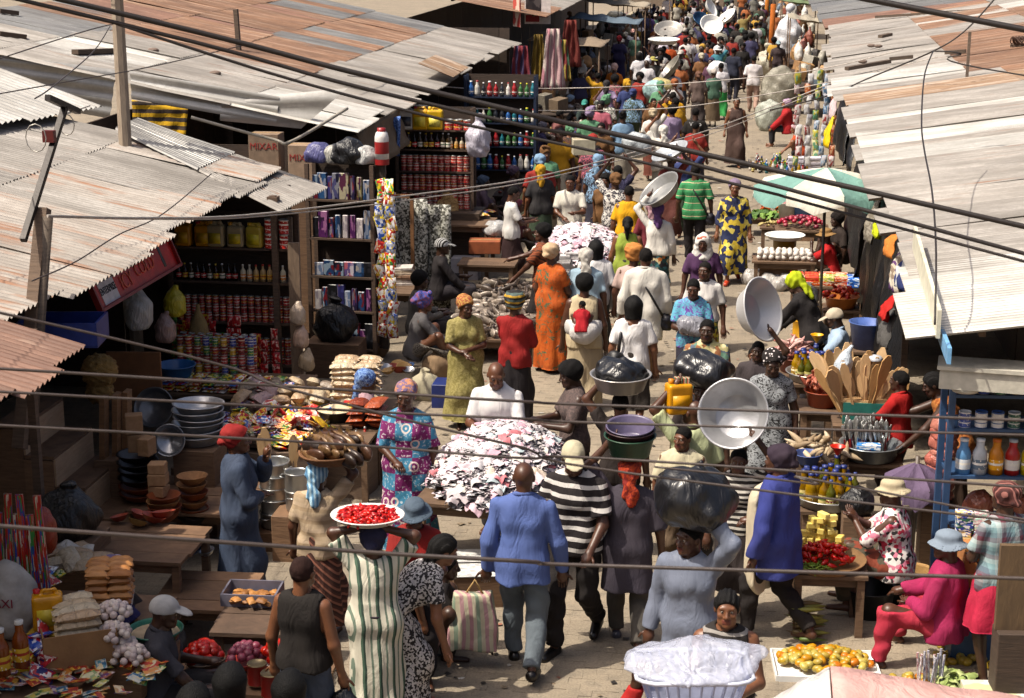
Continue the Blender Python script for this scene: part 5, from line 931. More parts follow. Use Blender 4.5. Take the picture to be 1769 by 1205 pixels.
for i, (px, py, z) in enumerate([(1000, 225, .45), (985, 195, .5)]): q = G(px, py, z); table(['wooden stall of small silver fish beyond the orange dress woman', 'second wooden stall of small fish farther back'][i], (q.x, q.y, 0), 1.3, 1.3, z); scat('fish', FISH, FM[:2], mound(q, .6, .6, .15, 45), ['silver fish on the stall beside the bending woman', 'silver fish on the stall farther back'][i], 'fish', ['fish on the far stall', 'fish on the farther stall'][i], (1, 1.4), tilt=.6)
q = G(975, 232, .4); one('basket', basinme(.4, .12), solid('6a5a40', .7), q, 'wide round basket of dried goods among the sellers', 'basket'); scat('dried_fish', FISH[1], [solid('a8904c', .6), solid('8a7440', .6)], mound(q+V3((0, 0, .08)), .36, .36, .1, 40), 'dried yellow fish in the wide round basket', 'fish', 'dried fish in the round basket'); one('crate_stand', boxme(.5, .5, .4), DW, q-V3((0, 0, .402)), 'dark crate under the wide round basket', 'crate')
for i, (px, py, me, mts, lb, nm, n) in enumerate([(975, 298, BIGT, ['b07838', '8a3a34', 'b08a6a', 'a05a40'], 'onion or tomato in the basin behind the clothes seller', 'vegetable', 40), (945, 300, ONI, ['6a4048', '8a5a60', '9a7a70'], 'small red onion on the mat behind the clothes seller', 'onion', 30), (952, 322, TOM, ['b01c14'], 'red pepper on the white tray behind the clothes seller', 'pepper', 30), (1000, 328, BIGT, ['c88a1c', 'c8a028', '4a7a2a'], 'orange fruit beside the clothes seller', 'fruit', 12), (915, 365, TOM, ['b02018', 'a01c18'], 'red tomato on the mat by the white shirt girl', 'tomato', 16)]):
    q = G(px, py, .3); one('basin' if i != 2 else 'tray', basinme(.32 if i == 0 else .24, .07), [solid('6a3a2a', .5), solid('5a5048', .6), ENAMEL, solid('8a6a48', .6), solid('4a4038', .6)][i], q, ['reddish basin of onions behind the clothes seller', 'dark basin of red onions behind the clothes seller', 'white tray of red peppers behind the clothes seller', 'brown basin of orange fruit beside the clothes seller', 'dark basin of tomatoes by the white shirt girl'][i], 'basin'); one('crate_stand', boxme(.35, .35, .3), DW, q-V3((0, 0, .302)), ['crate under the reddish basin', 'crate under the dark onion basin', 'crate under the white pepper tray', 'crate under the orange fruit basin', 'crate under the dark tomato basin'][i], 'crate')
    scat(nm.replace(' ', '_'), me, [solid(c_, .35) for c_ in mts], mound(q+V3((0, 0, .05)), .25 if i == 0 else .19, .25 if i == 0 else .19, .16 if i == 0 else .07, n), lb, nm, lb)
one('carton', boxme(.3, .25, .4), solid('8a5a38', .8), G(1038, 368, 0), 'upright brown carton on the ground by the dotted dress woman', 'box')
scat('fish', FISH, FM, rect(tuple(G(1000, 300, .03)), 1.6, 1.6, 40), 'fish laid on the mat behind the clothes seller', 'fish', 'fish on the mat', (1, 1.4), tilt=.2)
# ======================= RIGHT SIDE =======================
BLUE = solid('2c4668', .5, rnd=.1)
q = G(1420, 978, .58); table('wooden stand of the cheese and pepper tray', (q.x+.05, q.y+.12, 0), .62, .55, .56, .05); one('woven_tray', lath([(0, 0), (.3, 0), (.34, .05), (.335, .055), (.29, .015), (0, .015)], 24, 'tray'), solid('7a5a38', .8, bump=.8), q+V3((.02, .12, -.018)), 'round woven tray under the cheese and red peppers', 'tray', scale=1.02)
scat('cheese_block', CHEESE, [solid('dcc468', .55, rnd=.12), solid('e4d07c', .55, rnd=.12)], [q+V3((.0+(i-2)*.075+random.uniform(-.01, .01), .22+random.uniform(-.05, .08), .02+k*.046)) for k in range(8) for i in range(5) if abs(i-2) < 3-k*.3], 'pale yellow block in the stack behind the red peppers', 'cheese block', 'yellow blocks in the stack', tilt=.08)
scat('red_pepper', PEP, [solid('b0140c', .25), solid('c02014', .25)], mound(q+V3((0, .03, .0)), .23, .11, .16, 80), 'shiny red pepper on the woven tray', 'pepper', 'red peppers on the woven tray', (1, 1.4), tilt=.6); scat('green_bean', pepme(.05, .006), [solid('6a8a2a', .4), solid('8aa040', .4)], mound(q+V3((-.08, -.1, .0)), .14, .07, .05, 60), 'small green bean at the front of the woven tray', 'bean', 'green beans on the woven tray', tilt=.5)
# plantain stack
scat('plantain', pepme(.24, .024), [solid('4a5a22', .5), solid('6a6a2c', .5), solid('5a4a2a', .5)], [G(1372, 1108, 0)+V3((random.uniform(-.05, .05), random.uniform(-.08, .08), k*.035)) for k in range(9) for _ in range(2)], 'green brown plantain in the low stack before the cheese stand', 'plantain', 'stacked plantains', (.9, 1.1), tilt=.08, rz=.1)
# oil bottles in basins
def botgroup(px, py, z, Rb, n, lb, sz=1., stand=True):
    p = G(px, py, z); one('metal_basin', basinme(Rb, .1, .8), STEEL, p, 'wide metal basin under the '+lb, 'basin')
    if stand: table('wooden stand under the '+lb, (p.x, p.y, 0), Rb*1.6, Rb*1.6, z-.002)
    scat('oil_bottle', [BT_M, BT_L], OIL, [V3((a.x, a.y, z+.012)) for a in mound((p.x, p.y, z), Rb*.74, Rb*.74, 0, n)], 'oil bottle with blue cap among the '+lb, 'bottle', lb, (sz, sz*1.1), tilt=.04); return p
p = botgroup(1432, 868, .5, .34, 26, 'oil bottles behind the cheese stack'); q = p+V3((.05, .1, .31))
def funnel(lb, p, c_): b = MB(); b.lathe([(.012, -.06), (.014, 0), (.07, .08), (.073, .085), (.066, .08), (.01, .0)], 16); one('funnel', b.me('funnel'), solid(c_, .35, rnd=0), p, lb, 'funnel')
funnel('red plastic funnel standing in an oil bottle', G(1447, 785, .86), 'b8281a'); one('oil_bottle', BT_L, OIL[2], G(1447, 785, .86)-V3((0, 0, .3)), 'tall oil bottle holding the red funnel', 'bottle')
p = botgroup(1405, 655, .75, .3, 22, 'oil bottles behind the black print dress woman'); funnel('yellow plastic funnel standing in a bottle', G(1411, 590, 1.12), 'd09a14'); one('oil_bottle', BT_L, OIL[0], G(1411, 590, 1.12)-V3((0, 0, .31)), 'tall oil bottle holding the yellow funnel', 'bottle')
one('upturned_bowl', basinme(.13, .1), solid('3a4a7a', .4), G(1395, 800, .78), 'blue bowl of bottle caps over the oil bottles', 'bowl'); one('small_stand', boxme(.2, .2, .7), WOOD, G(1395, 800, .78)+V3((.0, .05, -.702)), 'slim box under the blue bowl of caps', 'stand')
# cutlery basin
p = G(1503, 790, .72); one('metal_basin', basinme(.29, .15, .75), solid('8a9094', .3, .6), p, 'grey metal basin full of cutlery', 'basin'); table('wooden stand under the cutlery basin', (p.x, p.y+.05, 0), .6, .5, .715)
KN = MB(); KN.box((0, 0, .06), (.018, .008, .12)); KN.cm = 1; KN.lathe([(.007, .12), (.02, .2), (.022, .24), (.012, .27), (0, .275)], 6, sy=.25); KNM = KN.me('cutlery')
scat('cutlery', KNM, [(solid(c_, .4), STEEL) for c_ in ('1c1818', '6a1a1a', '2a3a6a', '8a8a8a')], [a+V3((0, 0, .02)) for a in mound((p.x-.05, p.y+.05, p.z), .21, .14, .06, 80)], 'knife or spoon standing in the cutlery basin', 'cutlery', 'cutlery in the basin', (.9, 1.25), tilt=.22); one('cutlery_box', boxme(.22, .1, .05), printm('2a6ab0 d8e0e8 3a80c0 e0e4e8'), p+V3((-.03, -.14, .13)), 'light blue printed box in the front of the cutlery basin', 'box')
# spatula bunch
p = G(1490, 725, .8); t = thing('plastic_box', 'teal plastic box holding the bunch of wooden spatulas', 'box', p); b = MB()
for sx, sy, w_, d_ in ((-.2, 0, .015, .32), (.2, 0, .015, .32), (0, -.16, .415, .015), (0, .16, .415, .015)): b.box((sx, sy, .11), (w_, d_, .22))
b.box((0, 0, .008), (.4, .32, .015)); b.ob('box_body', solid('2a6a62', .45), t); table('wooden stand under the spatula box', (p.x, p.y, 0), .6, .5, .798)
for i in range(54):
    a = random.uniform(-.19, .19); d = random.uniform(-.14, .14); tag(ob('wooden_spatula', random.choice(SPA), random.choice([WOODL, wood('d4b68c', 'b8966a', (6, 6, 1)), wood('bc945e', '966e40', (6, 6, 1))]), None, p+V3((a, d, .02)), (-d*1.2+random.uniform(-.08, .08), a*2.4+random.uniform(-.12, .12), random.uniform(-.5, .5)), random.uniform(.85, 1.25)), 'wooden spatula in the tall bunch on the right', 'spatula', 'bunch of wooden spatulas')
for i in range(8): tag(ob('wooden_spatula', SPA[1], WOODL, None, p+V3((-.22+random.uniform(-.02, .02), -.15+.03*i, .23+.012*(i % 3))), (0, PI/2, random.uniform(-.08, .08)), .9), 'wooden spatula lying across the teal box', 'spatula', 'spatulas lying on the teal box')
one('ladle_bowl', lath([(0, 0), (.06, .015), (.085, .05), (.08, .055), (0, .03)], 14, 'bowl'), solid('b8bcc4', .3), G(1512, 612, 1.5), 'white plastic scoop among the spatulas', 'scoop', (PI, 0, 0)); one('plastic_bag', sackme(.16, .14, .36, 13), foil('b8c4d0', .2), G(1447, 660, 1.2), 'clear plastic wrap around the left spatulas', 'plastic bag', (0, .25, 0))
# orange pots of pink meat
SAUS = pepme(.12, .02)
for i, (px, py, z, c_, mc, lb) in enumerate([(1420, 700, .72, '8a3a1c', ['a85a48', 'b06a54', '98503e'], 'orange pot beside the spatulas'), (1370, 640, .72, '7a4030', ['c09a92', 'b88a84', 'a86a60'], 'brown pot behind the print dress woman')]):
    p = G(px, py, z); one('clay_pot', basinme(.19, .17, .7), solid(c_, .45), p, lb+' piled with pink trotters', 'pot'); table('wooden stand under the '+lb, (p.x, p.y, 0), .5, .5, z-.002); scat('trotter', SAUS, [solid(x, .45) for x in mc], mound(p+V3((0, 0, .14)), .17, .17, .2, 40), 'pink salted trotter in the '+lb, 'meat', 'trotters in the '+lb, (1, 1.4), tilt=.9)
scat('dried_root', SAUS, [solid('a89478', .7), solid('8a765c', .7), solid('b8a890', .7)], mound(G(1410, 790, .75), .28, .2, .12, 40), 'pale dried root beside the cutlery basin', 'root', 'dried roots', (1.2, 1.8), tilt=.8); table('wooden stand of dried roots', tuple(G(1410, 792, .75)-V3((0, 0, .75))), .6, .45, .74)
# drums, bowls and packets further up
def stand(lb, p, w_=.5, d_=.5): table(lb, (p.x, p.y, 0), w_, d_, p.z-.003)
p = G(1392, 603, 0); t = thing('oil_drum', 'yellow ribbed drum behind the oil bottles', 'drum', p); b = MB(); b.lathe([(0, 0), (.19, 0), (.19, .18), (.2, .19), (.19, .2), (.19, .4), (.2, .41), (.19, .42), (.19, .62), (.2, .63), (.18, .63), (0, .62)], 20); b.ob('drum_body', solid('a87a14', .5), t)
one('white_bag', sackme(.28, .26, .26, 4), foil('c0c0bc', .35), p+V3((0, 0, .63)), 'white plastic bag standing on the yellow drum', 'bag')
p = G(1453, 530, .5); one('plastic_bowl', basinme(.24, .16, .75), solid('b06a34', .4), p, 'orange plastic bowl of red peppers', 'bowl'); stand('wooden stand under the orange bowl', p); scat('red_pepper', pepme(.14, .03), [solid('a82a1c', .35), solid('b03a24', .35)], mound(p+V3((0, 0, .12)), .2, .2, .12, 26), 'long red pepper in the orange bowl', 'pepper', 'peppers in the orange bowl', tilt=.7)
p = G(1425, 492, .5); stand('table of bright soap packets on the right', p+V3((.05, .2, 0)), 1.1, .7); scat('soap_packet', boxme(.2, .12, .06), [printm('c85a1c d8a890 c03a1c e0c8b0'), printm('b82418 d86a30 c04828'), printm('d8d0b0 c8b838 88a050')], grid(p+V3((-.08, .15, 0)), 4, 3, 2, .21, .16, .062), 'orange or green soap packet in rows on the right', 'packet', 'soap packets in rows', tilt=.03, rz=0); scat('soap_packet', boxme(.2, .12, .06), [printm('1c4a9a 2a6ac8 c8d8e8')], grid(p+V3((.42, .05, 0)), 1, 3, 2, .21, .14, .062), 'blue soap packet beside the orange ones', 'packet', 'blue soap packets', tilt=.03, rz=0)
p = G(1355, 448, .45); stand('table of netted garlic on the right', p+V3((0, .15, 0)), 1.0, .7); scat('garlic_bulb', ballme(.045), [solid('c8c0b8', .5, rnd=.12)], grid(p+V3((0, .1, .0)), 9, 4, 2, .095, .11, .06, 0, .015), 'white garlic bulb in the bags on the right table', 'garlic', 'bagged garlic on the right'); one('woven_mat', boxme(.7, .25, .03), solid('9a7a50', .8), G(1345, 462, .3), 'tan flat package before the garlic', 'mat'); one('low_box', boxme(.6, .22, .3), DW, G(1345, 462, .3)-V3((0, 0, .302)), 'dark box under the tan package', 'box')
p = G(1356, 412, .62); one('enamel_tray', basinme(.32, .07, .8), ENAMEL, p, 'white enamel tray on a yellow tub', 'tray'); one('yellow_tub', basinme(.2, .2, .85), solid('8a6a1c', .5), p-V3((0, 0, .2)), 'yellow tub under the white enamel tray', 'tub'); one('low_box', boxme(.4, .4, .42), DW, p-V3((0, 0, .62)), 'dark box under the yellow tub', 'box')
p = G(1385, 392, .55); stand('table of red onions under the striped umbrella', p, .9, .7); scat('onion', BIGT, [solid('6a2030', .35), solid('8a3a44', .35), solid('9a2038', .35)], mound(p, .42, .3, .14, 46), 'shiny red onion under the striped umbrella', 'onion', 'red onions under the umbrella'); scat('ginger', SAUS, [solid('b0a068', .7)], mound(G(1338, 390, .5), .22, .15, .06, 24), 'pale ginger root beside the red onions', 'ginger', 'ginger roots', tilt=.5); stand('small stand of ginger roots', G(1338, 390, .5), .5, .4)
for i, (px, py, c_, fc, lb) in enumerate([(1362, 378, 'a8a49c', '8a5a5a', 'white bucket of small shallots under the umbrella'), (1388, 380, '3a5a8a', '4a6a9a', 'blue bucket beside the white bucket')]): p = G(px, py, .35); t = thing('bucket', lb, 'bucket', p); b = MB(); b.lathe([(0, 0), (.17, 0), (.2, .3), (.21, .31), (.19, .31), (.17, .26), (0, .25)], 18); b.ob('bucket_body', solid(c_, .4), t); b = MB(); b.lathe([(.18, .28), (.1, .33), (0, .35)], 14); b.ob('fill', solid(fc, .6, bump=1, bs=50), t); one('low_box', boxme(.4, .4, .35), DW, p-V3((0, 0, .351)), ['dark box under the white bucket', 'dark box under the blue bucket'][i], 'box')
p = G(1325, 372, .35); stand('stand of carrots and greens by the street', p, .8, .6); scat('carrot', pepme(.16, .022), [solid('c05a14', .5), solid('b84c10', .5)], mound(p+V3((.05, .1, .04)), .17, .15, .2, 40), 'orange carrot in the heap under the umbrella edge', 'carrot', 'carrots', tilt=.8); scat('leafy_green', RAG, [solid('4a6a24', .7), solid('6a8a3a', .7), solid('3a5a20', .7)], mound(p+V3((-.05, -.1, 0)), .35, .2, .12, 26), 'bunch of leafy greens below the carrots', 'greens', 'leafy greens', tilt=.6)
scat('plastic_bag', [sackme(.3, .26, .22, 20, False), sackme(.26, .22, .2, 21, False)], [foil('b8b8b8', .25), foil('a8a4a0', .25), foil('c8c4c8', .25)], rect(tuple(G(1335, 485, .0)), .9, 1.4, 12), 'crumpled clear plastic bag of goods by the garlic table', 'plastic bag', 'plastic bags by the garlic table')
scat('bottle', [BT_S, BT_M], CON+OIL, [V3((a.x, a.y, .0)) for a in mound(G(1345, 292, 0), .75, .9, 0, 70)], 'small bottle or jar set out on the ground mat', 'bottle', 'bottles on the ground mat', tilt=.1); scat('folded_cloth', boxme(.35, .3, .05), [cloth('c8c4d0'), cloth('a8a8c8'), cloth('d0c8c8')], grid(G(1390, 295, .0), 2, 1, 6, .4, .3, .055), 'folded white and lilac cloth beyond the umbrella', 'cloth', 'folded cloths beyond the umbrella', tilt=.05, rz=0)
# green and white umbrella
def umbrella(label, c, Rr, h_, n, mats, droop=.28, pole=None, rot=0, fold=.03, pc='5a5048'):
    t = thing('market_umbrella', label, 'umbrella', c); apex = V3((0, 0, h_)); nr, ns = 5, 4
    for k in range(n):
        V = []; F = []
        for j in range(nr+1):
            for i in range(ns+1):
                a = rot+2*PI*(k+i/ns)/n; r_ = Rr*j/nr*(1-.05*(1-abs(2*i/ns-1))*(j/nr)); z = h_-droop*(j/nr)**1.25-fold*math.sin(PI*i/ns)*(j/nr)*2; V.append((r_*math.cos(a), r_*math.sin(a), z))
        n0 = len(V)
        for i in range(ns+1): a = rot+2*PI*(k+i/ns)/n; V.append((Rr*1.0*math.cos(a), Rr*1.0*math.sin(a), h_-droop-fold*math.sin(PI*i/ns)*2-.13+.03*math.sin(i*2.6+k)))
        for j in range(nr):
            for i in range(ns): q = j*(ns+1)+i; F.append((q, q+1, q+ns+2, q+ns+1))
        for i in range(ns): F.append((nr*(ns+1)+i, nr*(ns+1)+i+1, n0+i+1, n0+i))
        me = mesh('panel', V, F, True); cpn = ob('canopy_panel', me, mats[k % len(mats)], t); b = MB(); a = rot+2*PI*k/n; b.tube([(0, 0, h_-.03), (Rr*.55*math.cos(a), Rr*.55*math.sin(a), h_-droop*.55-.03), (Rr*math.cos(a), Rr*math.sin(a), h_-droop-.02)], .008, 4); b.ob('rib', solid('6a6a6a', .4, .5), cpn)
    b = MB(); b.tube([(0, 0, -c[2]), (0, 0, h_+.06)], .02, 8); b.ob('pole', solid(pc, .5), t)
    return t
U0 = G(1424, 318, 2.35); UC = V3((U0.x+.02, U0.y, 2.15)); GW = [cloth('6f978e'), cloth('cfcabc')]
umbrella('green and white striped market umbrella on the right', UC, .94, .42, 8, GW, .22, rot=.2, fold=.05)
# near pink and white umbrella cut by the lower edge
A0, A1, A2 = G(1318, 1218, 2.35), G(1434, 1154, 2.55), G(1800, 1213, 2.42); aw = thing('cloth_awning', 'pale pink and white cloth awning cut off by the bottom edge', 'awning', A1); dn = V3((0, -1.3, -.12))
for nm, a_, b2_, mt in (('white_panel', A0, A1, cloth('d4d0cc')), ('pink_panel', A1, A2, cloth('cfa39c'))):
    o_ = drape('x', (a_, b2_, b2_+dn, a_+dn), mt, nm, 'x', fold=.012, sag=.03); del o_['label'], o_['category']; o_.parent = aw; o_.location = a_-A1
for a_ in (A0, A1, A2): m = MB(); m.tube([a_-A1+V3((0, -.03, -.03)), V3((*(a_-A1).xy, -A1.z))+V3((0, -.03, 0))], .018, 6); m.ob('pole', solid('5a5048', .6), aw)
umbrella('small violet sun umbrella behind the pink bag column', V3((*G(1585, 800, 1.0).xy, .75)), .3, .26, 8, [cloth('5a4a66'), cloth('62526e')], .16, rot=.3)
# hanging cloths and black sheets under the right eave
def hang(lb, px0, py0, px1, py1, w_, mt, X=None, nm='hanging_cloth', fold=.03, y0=None, cat='cloth'):
    X = X or 1.62; a = G(px0, py0, X); X = a.x; b = RY(px1, py1, a.y)
    z = a.z; drape(lb, (V3((X, a.y, z)), V3((X+.02, a.y+w_, z)), V3((X-.12, a.y+w_*.8, b.z)), V3((X-.1, a.y-w_*.15, b.z))), mt, nm, cat, fold=fold, sag=.06)
for i, (x, y0, y1, z0, z1) in enumerate([(1.85, 17.8, 20.6, 2.42, .4), (1.85, 20.8, 23.8, 2.42, .4), (1.85, 24.2, 27.5, 2.4, .6)]): drape(['nearest', 'middle', 'farthest'][i]+' of the black plastic sheets hung along the right eave', (V3((x, y0, z0)), V3((x, y1, z0)), V3((x-.12, y1-.1, z1)), V3((x-.14, y0+.1, z1))), DARKPL, 'plastic_sheet', 'plastic sheet', fold=.07, sag=.1)
for a in [('grey net cloth hanging from the eave by the umbrella', 1520, 350, 1505, 420, .5, cloth('6a6458 8a8478', 'print', 40), 2.4), ('lime yellow cloth hanging from the eave', 1533, 370, 1528, 412, .35, cloth('b8c41c'), 2.35), ('orange cloth hanging from the eave', 1553, 400, 1545, 445, .3, cloth('c87a34'), 2.3), ('cream and violet patterned cloth hanging from the eave', 1566, 430, 1545, 505, .45, cloth('b8b09c 5a3a6a c8c0b0 8a7a6a', 'v', 14), 2.2), ('blue and white cloth hanging beside the patterned one', 1575, 440, 1560, 500, .35, cloth('24346a c8ccd0', 'v', 9), 2.2), ('bright red knitted cloth hanging under the eave', 1548, 515, 1545, 555, .25, cloth('b01414'), 1.9), ('grey sheet hanging below the red cloth', 1545, 545, 1545, 600, .4, cloth('4a4a4a'), 1.7),
          ('yellow plastic hanging at the far right eave', 1440, 205, 1430, 255, .6, solid('c8a80c', .4), 2.2), ('pale pink cloth hanging above the yellow plastic', 1448, 160, 1442, 205, .5, cloth('c8b4b8'), 2.4), ('black plastic sheet hanging at the far right eave', 1470, 195, 1470, 280, 3.5, DARKPL, 2.4), ('second black sheet hanging nearer the umbrella', 1478, 225, 1470, 290, 2.2, DARKPL, 2.2)]: hang(*a)
p = G(1497, 600, .55); t = thing('bucket', 'blue plastic bucket behind the spatulas', 'bucket', p); b = MB(); b.lathe([(0, 0), (.17, 0), (.22, .32), (.235, .33), (.21, .33), (.17, .05), (0, .04)], 20); b.ob('bucket_body', solid('4a62a0', .4, rnd=0), t); stand('wooden stand under the blue bucket', p)
# light blue painted boards along the eave
for i, (px0, py0, px1, py1) in enumerate([(1580, 410, 1622, 560), (1590, 480, 1640, 615)]):
    a = RX(px0, py0, 1.62+.03*i); b = RX(px1, py1, 1.5+.03*i); m = MB(); m.beam(V3((0, 0, 0)), b-a, .03, .22-.1*i); one('painted_board', m.me('board'), [solid('c8c4b0', .5, rnd=0), solid('6a9ac0', .5, rnd=0)][i], a, ['cream painted board fixed along the right eave', 'light blue painted board along the right eave'][i], 'board')
# blue framed shelves near right
SR_ = Shelf('blue framed shelves of bottles at the right edge', V3((1.72, 13.25, 0)), 1.3, [.35, .62, 1.32, 1.72, 2.0], .4, R(4), top=2.3, mt=BLUE, back=False); g = 'goods on the blue framed shelves'
BIGB = bottleme(.06, .3, .55)
PAINT = [(solid(c_, .35), labelm(d_, 'e0dcd4'), solid(e_, .4)) for c_, d_, e_ in (('5a8ab8', 'c8d0d8', 'd8d8d8'), ('b8bcc0', '5a6a7a', 'd8d8d8'), ('c07814', 'd89a20', 'c8661c'), ('a82420', 'd8d4d0', 'b8b8b8'), ('c8b41c', 'a8a030', 'b02018'))]
for i in range(5): tag(ob('paint_bottle', BIGB, list(PAINT[i]), None, SR_.P(.13+.13*i, .08, 1.321), (0, 0, .3*i)), ['light blue', 'grey', 'orange', 'red and white', 'yellow'][i]+' bottle on the middle blue framed shelf', 'bottle', g)
SR_.row(3, 'jar', T_M, [(labelm('3a4a8a', 'd8d4d0'), solid('c8c8cc', .4)), (labelm('d8d4d0', '3a5a8a'), solid('3a5a9a', .4)), (labelm('2a5a4a', 'd8d8d0'), solid('d8d8d8', .4))], .13, 'small white or blue jar on the upper blue framed shelf', 'jar', g)
SR_.row(4, 'tin', T_M, MIXT, .13, 'small tin on the top blue framed shelf in the shade', 'tin', g); scat('plastic_bag', sackme(.25, .2, .24, 30, False), [foil('8a4a34', .25), foil('9a5a40', .25)], [SR_.P(.3+.28*i, .2, .9) for i in range(4)], 'clear bag of reddish goods below the bottles on the blue shelves', 'bag', 'reddish bags on the blue shelves'); one('shelf_board', boxme(1.2, .36, .03), BLUE, SR_.P(.65, .2, .868), 'blue board under the reddish bags', 'board', R(4))
SR_.row(1, 'small_box', [boxme(.14, .1, .12), boxme(.12, .1, .2)], BOXC+PACK, .15, 'small printed box on the lower blue framed shelf', 'box', g, nz=1)
for k in range(9): tag(ob('bread_bag', sackme(.24, .22, .13, k, False), foil(['b0685a', 'a85e50', 'b87464'][k % 3], .22), None, G(1622, 862, .62)+V3((random.uniform(-.015, .015), 0, k*.082)), (0, 0, k)), 'pinkish clear bag in the tall column beside the blue shelves', 'bag', 'column of pinkish bags')
one('wooden_box', boxme(.32, .32, .62), WOOD, G(1622, 862, .62)-V3((0, 0, .622)), 'wooden box under the column of pinkish bags', 'box')
carton('orange brown carton lettered in dark paint by the blue shelves', V3((*RY(1690, 925, 12.75).xy, .62)), .26, .3, .36, R(6), solid('a06a3c', .8), ['POM'], tc='2a1c18'); one('blue_box', boxme(.5, .45, .62), BLUE, V3((*RY(1700, 925, 12.8).xy, 0)), 'blue painted box under the lettered carton', 'box', R(6))
scat('soap_box', boxme(.12, .08, .05), [printm('c8a0a8 e0d8d0 a8c8b8'), printm('2a3a8a d8d8d8 3a6a4a'), printm('d8b870 3a4aa0 e0e0d8')], grid(V3((*RY(1680, 900, 12.8).xy, .985)), 2, 1, 4, .13, .1, .051, .1), 'small printed box stacked on the lettered carton', 'box', 'boxes on the lettered carton', tilt=.02, rz=.1)
m = MB(); m.box((0, 0, .33), (.26, .05, .66)); one('upright_board', m.me('board'), wood('6a543a', '4a3a28', (4, 4, 1)), RY(1752, 1040, 11.85)*1, 'thick brown board standing at the right edge', 'board', .1)
bpy.data.objects['upright_board'].location.z = .62; one('low_box', boxme(.24, .2, .62), wood('4a3a2e', '2a2019'), V3((*bpy.data.objects['upright_board'].location.xy, 0)), 'dark box under the thick brown board', 'box', .1)
t = thing('foam_carton', 'white foam carton laid across the top of the blue shelves', 'box', RY(1645, 668, 13.0), R(-8)); b = MB(); b.box((.3, 0, .1), (.8, .3, .16)); b.box((.3, 0, .19), (.84, .34, .03)); b.ob('box_body', solid('b0aca0', .6, rnd=0), t); b = MB(); b.lathe([(0, -.06), (.1, -.04), (.13, .0), (0, .0)], 16, (.1, -.02, .02)); b.ob('round_base', solid('b8b4a8', .5, rnd=0), t)
# mangoes and small goods on the ground
p = G(1425, 1155, .01); t = thing('mango_tray', 'white enamel tray of mangoes on the ground', 'tray', p, .08); b = MB(); b.box((0, 0, .008), (.8, .5, .015)); b.ob('base', ENAMEL, t)
for sx, sy, w_, d_ in ((-.4, 0, .012, .5), (.4, 0, .012, .5), (0, -.25, .81, .012), (0, .25, .81, .012)): b = MB(); b.box((sx, sy, .025), (w_, d_, .05)); b.ob('rim', ENAMEL, t)
MG = [solid('b07c14', .4), solid('a88a2c', .4), solid('9a8438', .4), solid('b86a14', .4), solid('a8984c', .4)]
scat('mango', MAN, MG, [p+V3((a.x, a.y, a.z+.02)) for a in mound((0, .02, 0), .36, .22, .07, 75)], 'yellow mango on the white tray by the pink dressed woman', 'mango', 'mangoes on the white tray', tilt=.5)
scat('mango', MAN, MG[1:3]+MG[4:], rect(tuple(G(1675, 1140, .0)), .55, .35, 30, 0, .03), 'pale mango loose on the ground behind the pink dressed woman', 'mango', 'mangoes on the ground', tilt=.4); scat('mango', MAN, MG, rect(tuple(G(1570, 1180, .0)), .25, .12, 7, 0, .02), 'orange mango at the foot of the pink dressed woman', 'mango', 'mangoes at her foot', tilt=.4)
scat('bead_string', boxme(.018, .018, .3), [printm('c8c4c8 3a3a48 b04a4a e0e0e0', 12), printm('2a2a5a d8d8d8 8a8a9a', 12)], grid(G(1605, 1190, .0), 5, 2, 1, .04, .04, .1), 'tall string of shiny beads standing before the pink dressed woman', 'beads', 'bead strings', tilt=.1); scat('cabbage_leaf', RAG, [solid('8a9a5a', .6), solid('a0aa74', .6)], mound(G(1645, 1185, .0), .16, .12, .12, 22), 'pale green leaf in the heap at the lower right', 'leaf', 'pale green leaves', tilt=.8)
one('egg_carton', boxme(.5, .3, .05), printm('c8c4b0 e0dcd0 b8b890 d8d4c8', 4), G(1725, 1200, .1), 'pale printed pack at the lower right edge', 'box', .1); one('low_box', boxme(.45, .28, .1), CARD, G(1725, 1200, .1)-V3((0, 0, .101)), 'flat carton under the pale printed pack', 'box', .1)
p = G(1578, 1040, .0); t = thing('woven_basket', 'tan woven basket beside the pink dressed woman', 'basket', p); ob('basket_body', basinme(.16, .3, .75), wood('a8824c', '7a5a30', (6, 6, 20)), t); one('black_bag', sackme(.4, .36, .35, 14), DARKPL, G(1535, 1035, .0), 'shiny black bag in front of the floral shirt woman', 'bag'); one('black_bucket', basinme(.22, .25, .75), solid('161616', .4), G(1500, 1060, 0), 'black bucket behind the cheese stand', 'bucket'); one('black_bag', sackme(.3, .26, .2, 15), DARKPL, G(1480, 885, .6), 'black plastic bag beside the oil bottles', 'bag'); one('small_stand', boxme(.25, .25, .6), WOOD, G(1480, 885, .6)-V3((0, 0, .601)), 'wooden box under the small black bag', 'stand')
# ----- far right: sacks, hanging packets, poles
for i, (px, py, w_, h_, c_, lb) in enumerate([(1345, 195, 1.1, 1.5, '8a8678', 'huge grey sack behind the white T shirt man'), (1328, 225, .8, .9, 'a0a498', 'pale grey sack beside the white T shirt man'), (1325, 130, .9, 1.0, 'b0aa98', 'cream sack piled on the far right'), (1360, 100, 1.0, 1.7, 'd0d0d4', 'tall heap of white plastic on the far right')]): one('sack', sackme(w_, w_*.8, h_, i+40, i > 1), foil(c_, .5), G(px, py, 0 if i < 3 else .6), lb, 'sack')
one('crate_stand', boxme(1.0, 1.0, .6), DW, G(1360, 100, .6)-V3((0, 0, .6)), 'dark crate under the white plastic heap', 'crate')
HP = [printm('a08c8a c8c0c0 8a3434 b8b0b0', 3), printm('b8b8b8 a0a0a8 c8c8c8', 3), printm('5a8a6a b8b890 a09838', 3), printm('4a6a8a b8b8c0 98a8b8', 3), printm('a05a30 b89070 8a4028', 3)]
